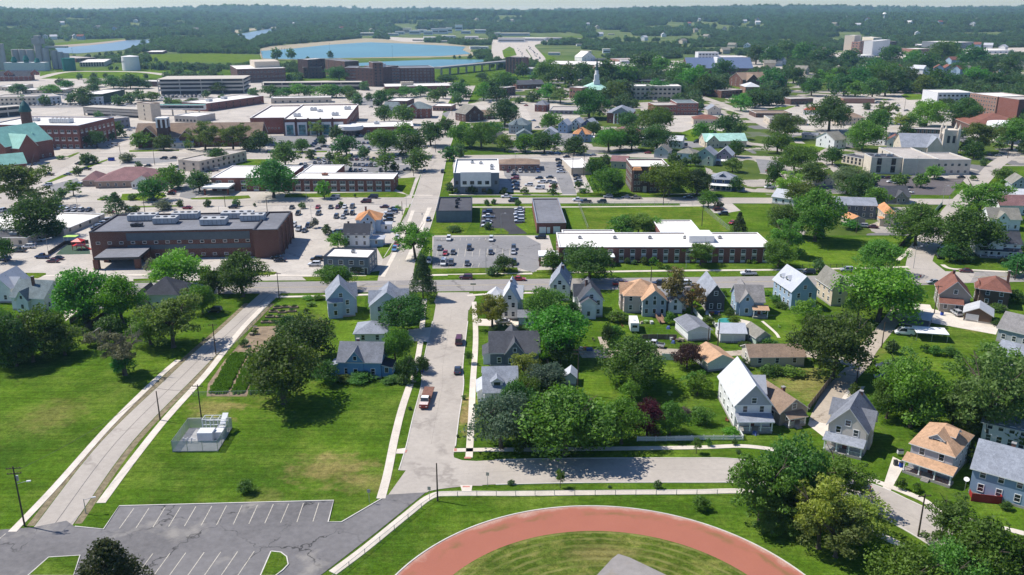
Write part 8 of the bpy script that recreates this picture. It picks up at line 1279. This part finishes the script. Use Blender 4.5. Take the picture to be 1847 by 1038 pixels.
# ---- garden
def planter(p, r, n):
    g = G(p, 0, r); o = empty('planter_box', (g.x, g.y, 0), .12); mb = MB(); mb.box(-1.3, -.7, 0, 1.3, .7, .45); mb.build('box_frame', WOOD, o); c = put(CR[2]['bush'][n % 2], 'foliage', o, (0, 0, .42)); c.scale = (2.3, 1.2, .6); c.color = (.06, .12, .03, 1); auto(o, 'wooden planter box with leafy crop', 'planter', 'raised planter boxes in the garden', g)
for i, p in enumerate([(480, 465), (535, 460), (600, 462), (450, 492), (515, 497), (585, 490), (425, 530), (500, 530), (395, 568), (455, 568)]): planter(p, 10, i)
sheet('garden_soil', [(310, 600), (500, 590), (440, 700), (330, 880), (260, 1100), (-30, 1100), (-20, 1010), (100, 840), (230, 700)], .02, DIRT, 10)
rows_ = MB()
def crops():
    R = np.random.RandomState(5); V = []
    o = Vector((0, 0, 0)); a = G((-10, 1080), 0, 10); b = G((130, 830), 0, 10); c = G((400, 1080), 0, 10); d1 = (b - a); d2 = (c - a)
    for i in range(16):
        if i in (4, 8, 12): continue
        for k in range(330):
            p = a + d2 * ((i + .5) / 13) + d1 * (R.rand() * (1.15 if i < 9 else .8)) + Vector((R.randn() * .28, R.randn() * .28, 0)); s = .22 + .26 * R.rand(); n = len(rows_.v); t = R.rand(3) * 6.28
            for q in range(2): aa = t[0] + q * 1.57; rows_.poly([(p.x - math.cos(aa) * s, p.y - math.sin(aa) * s, .02), (p.x + math.cos(aa) * s, p.y + math.sin(aa) * s, .02), (p.x + math.cos(aa) * s * .8, p.y + math.sin(aa) * s * .8, .2 + s), (p.x - math.cos(aa) * s * .8, p.y - math.sin(aa) * s * .8, .25 + s)])
crops(); o = rows_.build('vegetable_crop', LEAF); o.color = (.10, .19, .035, 1); o['kind'] = 'stuff'; o['label'] = 'rows of leafy vegetables growing in the garden soil'
# ---- overhead wires
def wire(label, p, q, r, h0, h1, sag):
    a, b = G(p, 0, r), G(q, 0, r); a.z, b.z = h0, h1; mb = MB(); pts = [a.lerp(b, i / 14) - Vector((0, 0, sag * 4 * (i / 14) * (1 - i / 14))) - a for i in range(15)]
    for u, v in zip(pts, pts[1:]): mb.tube(u, v, .03, .03, 4, cap=False)
    o = mb.build('overhead_wire', DARKMETAL, None, a); tag(o, label, 'wire', 'overhead wires')
wire('overhead wire running along the alley beside the dark roofed garage', (703, 758), (776, 742), 12, 9.5, 9.5, .5); wire('overhead wire from the alley pole to the purple tree side garden', (776, 742), (1500, 690), 12, 9.5, 9, 1.2); wire('overhead wire above the shaded alley by the white van', (571, 750), (390, 1002), 13, 9.5, 9, .8); wire('overhead wire from the alley up to the main street pole', (571, 750), (755, 467), 13, 9.5, 9.5, .8); wire('overhead wire along the narrow street beside the lawn', (838, 228), (1055, 228), 14, 8, 8, .6); wire('overhead wire from the lamp pole over the narrow street', (130, 782), (838, 228), 14, 11, 8, 1.0)
# ---- yard things
def boxy(name, label, cat, p, r, parts, rz=0.0, z=0.0, group=None):
    g = G(p, 0, r); o = empty(name, (g.x, g.y, z), rz); tag(o, label, cat, group)
    for nm, b, m in parts:
        mb = MB()
        for q in ([b] if not isinstance(b[0], (tuple, list)) else b): mb.box(*q)
        mb.build(nm, m, o)
    return o
cpy = boxy('carport', 'white flat carport canopy on posts beside the white van', 'carport', (815, 700), 13, [('canopy_roof', (0, 0, 2.3, 8.5, 5.5, 2.5), WHITE)] + [('post', (x - .07, y - .07, 0, x + .07, y + .07, 2.3), METAL) for x in (.3, 4.2, 8.2) for y in (.3, 5.2)], -.2)
boxy('camper_trailer', 'white box camper trailer by the broad tan roofed house', 'trailer', (178, 645), 12, [('body', (-1.2, 0, .6, 1.2, 6.2, 3.1), WHITE), ('roof_vent', (-.4, 2, 3.1, .4, 2.8, 3.3), LIGHTM), ('window', (-.7, -.03, 1.7, .7, -.005, 2.4), GLASS), ('wheel', (-1.3, 2.6, 0, -1.1, 3.3, .65), TYRE), ('wheel', (1.1, 2.6, 0, 1.3, 3.3, .65), TYRE)], -.04)
boxy('dumpster', 'bright blue dumpster beside the shrubs at the clinic lot', 'dumpster', (803, 360), 5, [('bin', (-1.6, -1, 0, 1.6, 1, 1.9), mat('dumpster_blue', (.02, .06, .40), .5, .1, kind='object')), ('lid', (-1.65, -1.05, 1.9, 1.65, 1.05, 2.0), BUMP)])
for p, r, lab, col in (((1108, 528), 16, 'blue wheeled bin on the driveway of the orange roofed house', (.02, .07, .42)), ((1082, 520), 16, 'dark grey wheeled bin on the driveway of the orange roofed house', (.06, .06, .06)), ((1005, 515), 13, 'blue wheeled bin beside the taupe house', (.02, .07, .42)), ((1525, 925), 10, 'blue wheeled bin beside the bright blue house', (.02, .05, .35))): boxy('wheeled_bin', lab, 'bin', p, r, [('bin', (-.35, -.35, 0, .35, .35, 1.0), mat('bin_%d' % int(col[2] * 100), col, .5, .05, kind='object')), ('lid', (-.38, -.4, 1.0, .38, .38, 1.1), BUMP)], group=None)
boxy('grill', 'covered silver grill and chairs at the side of the orange roofed house', 'grill', (1103, 475), 16, [('grill_body', (-.6, -.3, .5, .6, .3, 1.2), LIGHTM), ('grill_lid', (-.55, -.25, 1.2, .55, .25, 1.5), DARKMETAL), ('leg', (-.55, -.25, 0, -.45, -.15, .5), DARKMETAL), ('leg', (.45, -.25, 0, .55, -.15, .5), DARKMETAL)])
dk = boxy('deck', 'red painted back deck against the pale blue house', 'deck', (1425, 668), 16, [('deck_floor', (0, -1.6, .6, 5.2, 0, .8), REDP), ('railing', ((0, -1.65, .8, 5.2, -1.58, 1.7), (0, -1.6, .8, .07, 0, 1.7), (5.13, -1.6, .8, 5.2, 0, 1.7)), REDP), ('skirt', (0, -1.58, 0, 5.2, -1.5, .6), REDP)], -.22)
sd = empty('satellite_dish', G((1407, 640), 0, 16)); tag(sd, 'white satellite dish on a post beside the pale blue house', 'satellite dish'); mb = MB(); mb.tube((0, 0, 0), (0, 0, 2.2), .06, .06, 6); mb.build('post', METAL, sd); mb = MB(); mb.tube((0, 0, 2.3), (-.1, -.18, 2.6), .1, .5, 16); mb.build('dish', WHITE, sd)
pl = empty('playground_frame', G((525, 48), 0, 9)); tag(pl, 'bright red climbing frame in the playground beside the brick office', 'playground'); RD = mat('play_red', (.55, .03, .02), .4, .1, kind='object')
for x, y in ((0, 0), (3.5, 0), (3.5, 3), (0, 3)): mb = MB(); mb.tube((x, y, 0), (x, y, 3.4), .12, .12, 6); mb.build('leg', RD, pl)
mb = MB(); mb.box(-.2, -.2, 1.6, 3.7, 3.2, 1.8); mb.hexa([(-.3, -.3, 3.4), (3.8, -.3, 3.4), (3.8, 3.3, 3.4), (-.3, 3.3, 3.4)], [(1.5, 1.2, 4.4), (2, 1.2, 4.4), (2, 1.8, 4.4), (1.5, 1.8, 4.4)]); mb.build('platform', RD, pl); mb = MB(); mb.hexa([(3.7, .5, 1.6), (6.5, .5, .1), (6.5, 1.5, .1), (3.7, 1.5, 1.6)], [(3.7, .5, 1.75), (6.5, .5, .25), (6.5, 1.5, .25), (3.7, 1.5, 1.75)]); mb.build('slide', RD, pl)
sheet('play_surface', [(440, 40), (500, 0), (640, 8), (650, 75), (400, 80)], .04, mat('play_green', (.05, .09, .06), .9, .1), 9)
boxy('sun_shade', 'lime green square sun shade above the playground', 'sun shade', (520, 0), 9, [('canopy', (-2.5, -1.5, 3.0, 2.5, 1.5, 3.15), mat('lime', (.42, .62, .14), .7, .1, kind='object'))] + [('post', (x - .06, y - .06, 0, x + .06, y + .06, 3.0), METAL) for x in (-2.3, 2.3) for y in (-1.3, 1.3)])
boxy('pergola', 'small white pergola porch among trees by the dark board fence', 'pergola', (730, 515), 9, [('pergola_roof', ((-2, -1.5, 2.6, 2, 1.5, 2.75),), WHITE)] + [('post', (x - .1, y - .1, 0, x + .1, y + .1, 2.6), WHITE) for x in (-1.8, 0, 1.8) for y in (-1.3, 1.3)])
st_ = empty('stop_sign', G((842, 285), 0, 13)); tag(st_, 'red octagonal stop sign at the corner under the big leafy tree', 'stop sign'); mb = MB(); mb.tube((0, 0, 0), (0, 0, 2.9), .05, .05, 6); mb.build('post', METAL, st_); mb = MB(); mb.tube((0, -.06, 2.5), (0, -.10, 2.5), .42, .42, 8); mb.build('sign_panel', mat('sign_red', (.5, .02, .02), .4, .05, kind='object'), st_)
cu = bpy.data.curves.new('lettering', 'FONT'); cu.body = 'STOP'; cu.size = .3; cu.align_x = 'CENTER'; cu.align_y = 'CENTER'; cu.materials.append(WHITE); tmp_ = bpy.data.objects.new('lettering', cu); COL.objects.link(tmp_); bpy.context.view_layer.update(); lme = bpy.data.meshes.new_from_object(tmp_.evaluated_get(bpy.context.evaluated_depsgraph_get())); bpy.data.objects.remove(tmp_); lt = bpy.data.objects.new('lettering', lme); COL.objects.link(lt); lt.parent = st_; lt.location = (0, -.11, 2.5); lt.rotation_euler = (math.pi / 2, 0, 0)
sg = empty('ground_sign', G((374, 345), 0, 11)); tag(sg, 'small dark sign on a post at the street corner beside the pale roofed house', 'sign'); mb = MB(); mb.tube((0, 0, 0), (0, 0, 2.6), .05, .05, 6); mb.build('post', METAL, sg); mb = MB(); mb.box(-.9, -.06, 2.4, .9, -.02, 2.8); mb.build('sign_panel', mat('street_sign_green', (.02, .10, .06), .5, .05, kind='object'), sg)
boxy('pool', 'round above ground pool with green water behind the garages', 'pool', (838, 580), 12, [('pool_step', (-.5, -2.9, 0, .5, -2.4, .9), WHITE)]); pool = bpy.data.objects['pool']; mb = MB(); mb.tube((0, 0, 0), (0, 0, 1.1), 2.4, 2.4, 20); mb.build('pool_wall', mat('pool_green', (.18, .42, .34), .4, .1, kind='object'), pool); mb = MB(); mb.tube((0, 0, 1.1), (0, 0, 1.12), 2.2, 2.2, 20); mb.build('water', mat('pool_water', (.04, .25, .22), .1, .1, kind='object'), pool)
rp = boxy('ramp', 'long wooden stair ramp at the back of the broad tan roofed house', 'ramp', (378, 580), 12, [('ramp_deck', (-.8, 0, .3, .8, 9, .5), mat('ramp_wood', (.26, .16, .11), .9, .2, 1, kind='object')), ('railing', ((-.85, 0, .5, -.78, 9, 1.4), (.78, 0, .5, .85, 9, 1.4)), mat('ramp_wood', (.26, .16, .11), .9, .2, 1, kind='object')), ('leg', (-.8, 8.5, 0, -.7, 8.6, .3), WOOD), ('leg', (.7, 8.5, 0, .8, 8.6, .3), WOOD)], .06)
# odds and ends kept in the back gardens
odd = [((1060 - 0, 0), 0)]; CLR = ((.5, .5, .48), (.3, .08, .06), (.08, .12, .3), (.12, .1, .08), (.35, .3, .22), (.2, .3, .12)); NM = ('storage_crate', 'garden_chair', 'tarp_bundle', 'garden_table'); k = 0
for r, pts in ((12, [(440, 690), (470, 700), (455, 715), (490, 705), (515, 700), (640, 505), (700, 505), (735, 510), (770, 505), (790, 520), (230, 575), (260, 570), (300, 575), (90, 600), (420, 610), (500, 470), (520, 475), (1220, 605)]), (11, [(1150, 760), (1180, 765), (1210, 770), (1240, 700), (960, 820)]), (16, [(20, 190), (85, 275), (290, 315), (420, 375)]), (10, [(320, 612), (295, 660), (260, 700)]), (9, [(620, 690), (660, 695), (640, 520), (240, 700)])):
    for p in pts:
        g = G(p, 0, r); col = CLR[k % 6]; o = empty(NM[k % 4], (g.x, g.y, 0), rnd.uniform(0, 3)); m_ = mat('yard_%d' % (k % 6), col, .7, .2, 2, kind='object'); mb = MB(); a_ = rnd.uniform(.4, .8)
        if k % 4 == 1: mb.box(-.3, -.3, .4, .3, .3, .46); mb.box(-.3, .25, .46, .3, .3, .95); [mb.box(x - .03, y - .03, 0, x + .03, y + .03, .4) for x in (-.26, .26) for y in (-.26, .26)]
        elif k % 4 == 3: mb.tube((0, 0, .68), (0, 0, .74), .7, .7, 12); mb.tube((0, 0, 0), (0, 0, .68), .06, .06, 6); mb.tube((0, 0, 0), (0, 0, .05), .4, .35, 10)
        elif k % 4 == 2: mb.hexa([(-a_, -.5, 0), (a_, -.6, 0), (a_, .5, 0), (-a_, .6, 0)], [(-a_ * .6, -.3, .6), (a_ * .5, -.35, .75), (a_ * .6, .3, .7), (-a_ * .5, .3, .6)])
        else: mb.box(-a_, -.4, 0, a_, .4, .7); mb.box(-a_ - .04, -.44, .7, a_ + .04, .44, .78); [mb.box(x - .04, -.43, .05, x + .04, .43, .69) for x in (-a_ * .6, a_ * .6)]
        mb.build({0: 'crate_body', 1: 'seat', 2: 'tarp_cover', 3: 'tabletop'}[k % 4], m_, o); auto(o, ('pale', 'red brown', 'blue', 'dark brown', 'tan', 'olive')[k % 6] + ' ' + NM[k % 4].replace('_', ' '), NM[k % 4].replace('_', ' '), 'odds and ends in the back gardens', g); k += 1
# young plants along the hedge line
# ---- far works, warehouses and houses in the woods
def far_block(r, x, y, w, h, wall, roof, look, name='warehouse', cat='warehouse', grp='far warehouses'):
    g = G((x, y), 0, r); py = Q(r, (x, y))[1]; s = REG[r][2]; wm = w / s / ppm(py); hm = max(4, h / s / ppm(py)); d = max(12, wm * rnd.uniform(.5, .9)); o = empty(name, (g.x, g.y, 0), rnd.uniform(-.15, .15))
    mb = MB(); mb.box(-wm/2, 0, 0, wm/2, d, hm); mb.build('wall', wall, o); mb = MB(); mb.box(-wm/2 - .3, -.3, hm + .01, wm/2 + .3, d + .3, hm + .7); mb.build('roof', roof, o); mb = MB(); mb.box(-wm * .46, -.1, hm * .35, wm * .46, -.01, hm * .6); mb.build('window_band', GLASS, o)
    auto(o, look, cat, grp, g); LAND.append((None, Vector((g.x, g.y, 0)), max(wm, d) * .6)); return o
for x, y, w, h in ((780, 240, 100, 18), (955, 240, 70, 14), (1000, 232, 60, 20), (1050, 225, 55, 34), (1100, 232, 70, 26), (1150, 222, 60, 22), (1190, 235, 60, 26), (1235, 228, 50, 34), (1290, 230, 60, 38), (1330, 222, 40, 36), (1395, 210, 50, 40), (1440, 228, 60, 20), (1540, 225, 80, 24), (1330, 255, 90, 14), (1200, 262, 80, 12), (1120, 275, 70, 10), (1480, 260, 90, 14), (1300, 285, 60, 10), (1500, 330, 60, 18), (1650, 245, 50, 22)):
    far_block(2, x, y, w, h, rnd.choice((WHITEW, LIGHTM, CREAMW)), MEMB, rnd.choice(('white far warehouse', 'pale far works hall', 'cream far factory')))
for x, y, w, h in ((230, 405, 60, 40), (420, 398, 330, 26), (60, 365, 120, 24), (380, 468, 300, 40), (620, 455, 260, 30), (840, 445, 180, 24), (60, 540, 120, 22), (850, 610, 130, 24), (1130, 510, 60, 14), (1200, 590, 120, 14), (1430, 590, 80, 44), (1660, 700, 140, 24), (1380, 375, 30, 18), (1480, 390, 70, 10)):
    far_block(19, x, y, w, h, rnd.choice((WHITEW, LIGHTM)), rnd.choice((MEMB, GRAVROOF)), rnd.choice(('long pale far warehouse', 'white flat far store')))
HM = {}
def far_house(px, py):
    v = (py - CY) / FPX; u = (px - CX) / FPX; d = Vector((u, CP - v * SP, -SP - v * CP)); t = 1200.0; g = None
    while t < 9000:
        q = Vector((0, 0, CAMH)) + d * t; z = float(terrain([q.x], [q.y])[0])
        if q.z <= z + 9: g = q; break
        t += 25
    if g is None: return
    rr = math.hypot(g.x, g.y); sc_ = 1.25 + min(.6, rr / 9000); g = Vector((g.x, g.y, 0)); k = rnd.randrange(4)
    if k not in HM:
        mb = MB(); w, d, e, r_ = 9, 12, 5 + k * .4, 3; mb.poly([(-w/2, 0, -3), (w/2, 0, -3), (w/2, 0, e), (0, 0, e + r_), (-w/2, 0, e)]); mb.poly([(w/2, 0, -3), (w/2, d, -3), (w/2, d, e), (w/2, 0, e)]); mb.poly([(-w/2, d, -3), (-w/2, 0, -3), (-w/2, 0, e), (-w/2, d, e)]); mb.poly([(w/2, d, -3), (-w/2, d, -3), (-w/2, d, e), (0, d, e + r_), (w/2, d, e)]); gable_roof(mb, -w/2, w/2, 0, d, e, r_, 'y', .5, .3, 1, 1)
        for x in (-2, 2):
            for zz in (1, 3.6): mb.poly([(x - .6, -.06, zz), (x + .6, -.06, zz), (x + .6, -.06, zz + 1.4), (x - .6, -.06, zz + 1.4)], 2)
        HM[k] = mb.mesh('house', [(SW_['white'], SW_['cream'], SW_['white'], SW_['paleblue'])[k], (RF['light'], RF['olive'], RF['white'], RF['redbrown'])[k], GLASS])
    o = put(HM[k], 'house', None, (g.x, g.y, z), rnd.uniform(-.9, .9) + (1.57 if rnd.random() < .4 else 0)); o.scale = (sc_, sc_, sc_); auto(o, ('white house with pale roof', 'cream house with olive roof', 'white house with white roof', 'pale blue house with reddish roof')[k] + ' in woods', 'house', 'houses in the far woods', g); LAND.append((None, Vector((g.x, g.y, 0)), 9 * sc_ + rr * .0016))
for r, pts in ((4, [(400, 520), (250, 405), (610, 540), (960, 600), (1070, 590), (1190, 485), (1180, 525), (1280, 475), (1350, 478), (1400, 445), (1420, 545), (1480, 470), (1560, 470), (1590, 560), (1700, 465), (1640, 480), (830, 440), (900, 430), (1000, 500), (1400, 400), (1720, 310), (1820, 420), (1800, 560), (70, 380), (500, 330), (190, 420), (1560, 300), (1640, 300), (70, 130), (300, 110), (600, 160), (760, 165), (900, 100), (960, 130), (1040, 100), (1100, 105), (1250, 110), (1420, 110), (1540, 130), (1700, 120), (1100, 150), (800, 130), (680, 120), (400, 100), (1300, 150), (1500, 160), (980, 110), (1140, 220)]), (3, [(1280, 160), (1340, 130), (1720, 130), (1740, 150), (1650, 140), (1500, 190), (1400, 240), (1240, 270), (1100, 230), (1530, 330), (1580, 300), (1800, 330), (1650, 300), (690, 225), (660, 180), (600, 160), (980, 250), (1320, 200), (450, 600)]), (2, [(300, 160), (600, 190), (1520, 130), (820, 200), (1760, 140)]), (1, [(430, 155), (500, 240), (560, 245), (300, 240), (1320, 195), (380, 245), (900, 140), (760, 190), (640, 180)])):
    for p in pts: far_house(*Q(r, p))
wt = empty('water_tower', (0, 0, 0)); g = G((1593, 45)); f = .78; z = float(terrain([g.x * f], [g.y * f])[0]); wt.location = (g.x * f, g.y * f, z); tag(wt, 'tiny white water tower on the skyline', 'water tower'); mb = MB(); mb.tube((0, 0, 0), (0, 0, 32), 3, 2.5, 10); mb.build('shaft', WHITE, wt); mb = MB(); mb.tube((0, 0, 32), (0, 0, 36), 3, 9, 14); mb.tube((0, 0, 36), (0, 0, 42), 9, 4, 14); mb.build('tank', WHITE, wt)
# ================================================================ LABELS that single each thing out
woods()
ORD = ['', 'second', 'third', 'fourth', 'fifth', 'sixth', 'seventh', 'eighth', 'ninth', 'tenth', 'eleventh', 'twelfth', 'thirteenth', 'fourteenth', 'fifteenth', 'sixteenth', 'seventeenth', 'eighteenth', 'nineteenth', 'twentieth']
LM = [(s, pix(g), g) for s, g, rr in LAND if s]
def label_all():
    groups = {}
    for o, look, p, where, g in TH:
        best = None
        for s, q, lg in LM:
            d = math.hypot((p[0] - q[0]), (p[1] - q[1]) * 1.8)
            if best is None or d < best[0]: best = (d, s, q)
        dx, dy = p[0] - best[2][0], (p[1] - best[2][1]) * 2.2
        rel = ('to the right of' if dx > 0 else 'to the left of') if abs(dx) > abs(dy) else ('in front of' if dy > 0 else 'behind')
        groups.setdefault(f'{look} {rel} {best[1]}', []).append((p[0], p[1], o))
    for txt, lst in groups.items():
        lst.sort(key=lambda t: t[0]); n = len(lst)
        for i, (x, y, o) in enumerate(lst):
            if n == 1: l = txt
            elif i == 0: l = 'leftmost ' + txt
            elif i == n - 1: l = 'rightmost ' + txt
            else: l = (ORD[i] if i < len(ORD) else 'twenty first') + ' from left ' + txt
            w = l.split()
            if len(w) > 16: l = l.replace('to the right of', 'right of').replace('to the left of', 'left of')
            if len(l.split()) > 16: l = l.replace(' in woods', '').replace('the ', '')
            if len(l.split()) > 16: print('LONG', l)
            o['label'] = l
label_all()
print('things', len(TH), 'cars', NCAR[0], 'trees', len(trs), 'rest', len(REST))
# ---------------------------------------------------------------- the summer air
mb = MB(); mb.box(-16000, -400, -40, 16000, 12500, 108); hz = mb.mesh('haze', [])
m = bpy.data.materials.new('haze_air'); m.use_nodes = True; t = m.node_tree; t.nodes.clear(); out = t.nodes.new('ShaderNodeOutputMaterial'); pv = t.nodes.new('ShaderNodeVolumePrincipled'); pv.inputs['Color'].default_value = (.40, .67, 1.0, 1); pv.inputs['Absorption Color'].default_value = (1, 1, 1, 1); pv.inputs['Density'].default_value = .00006; pv.inputs['Anisotropy'].default_value = .2
t.links.new(pv.outputs[0], out.inputs['Volume']); hz.materials.append(m); o = put(hz, 'haze'); o['kind'] = 'stuff'
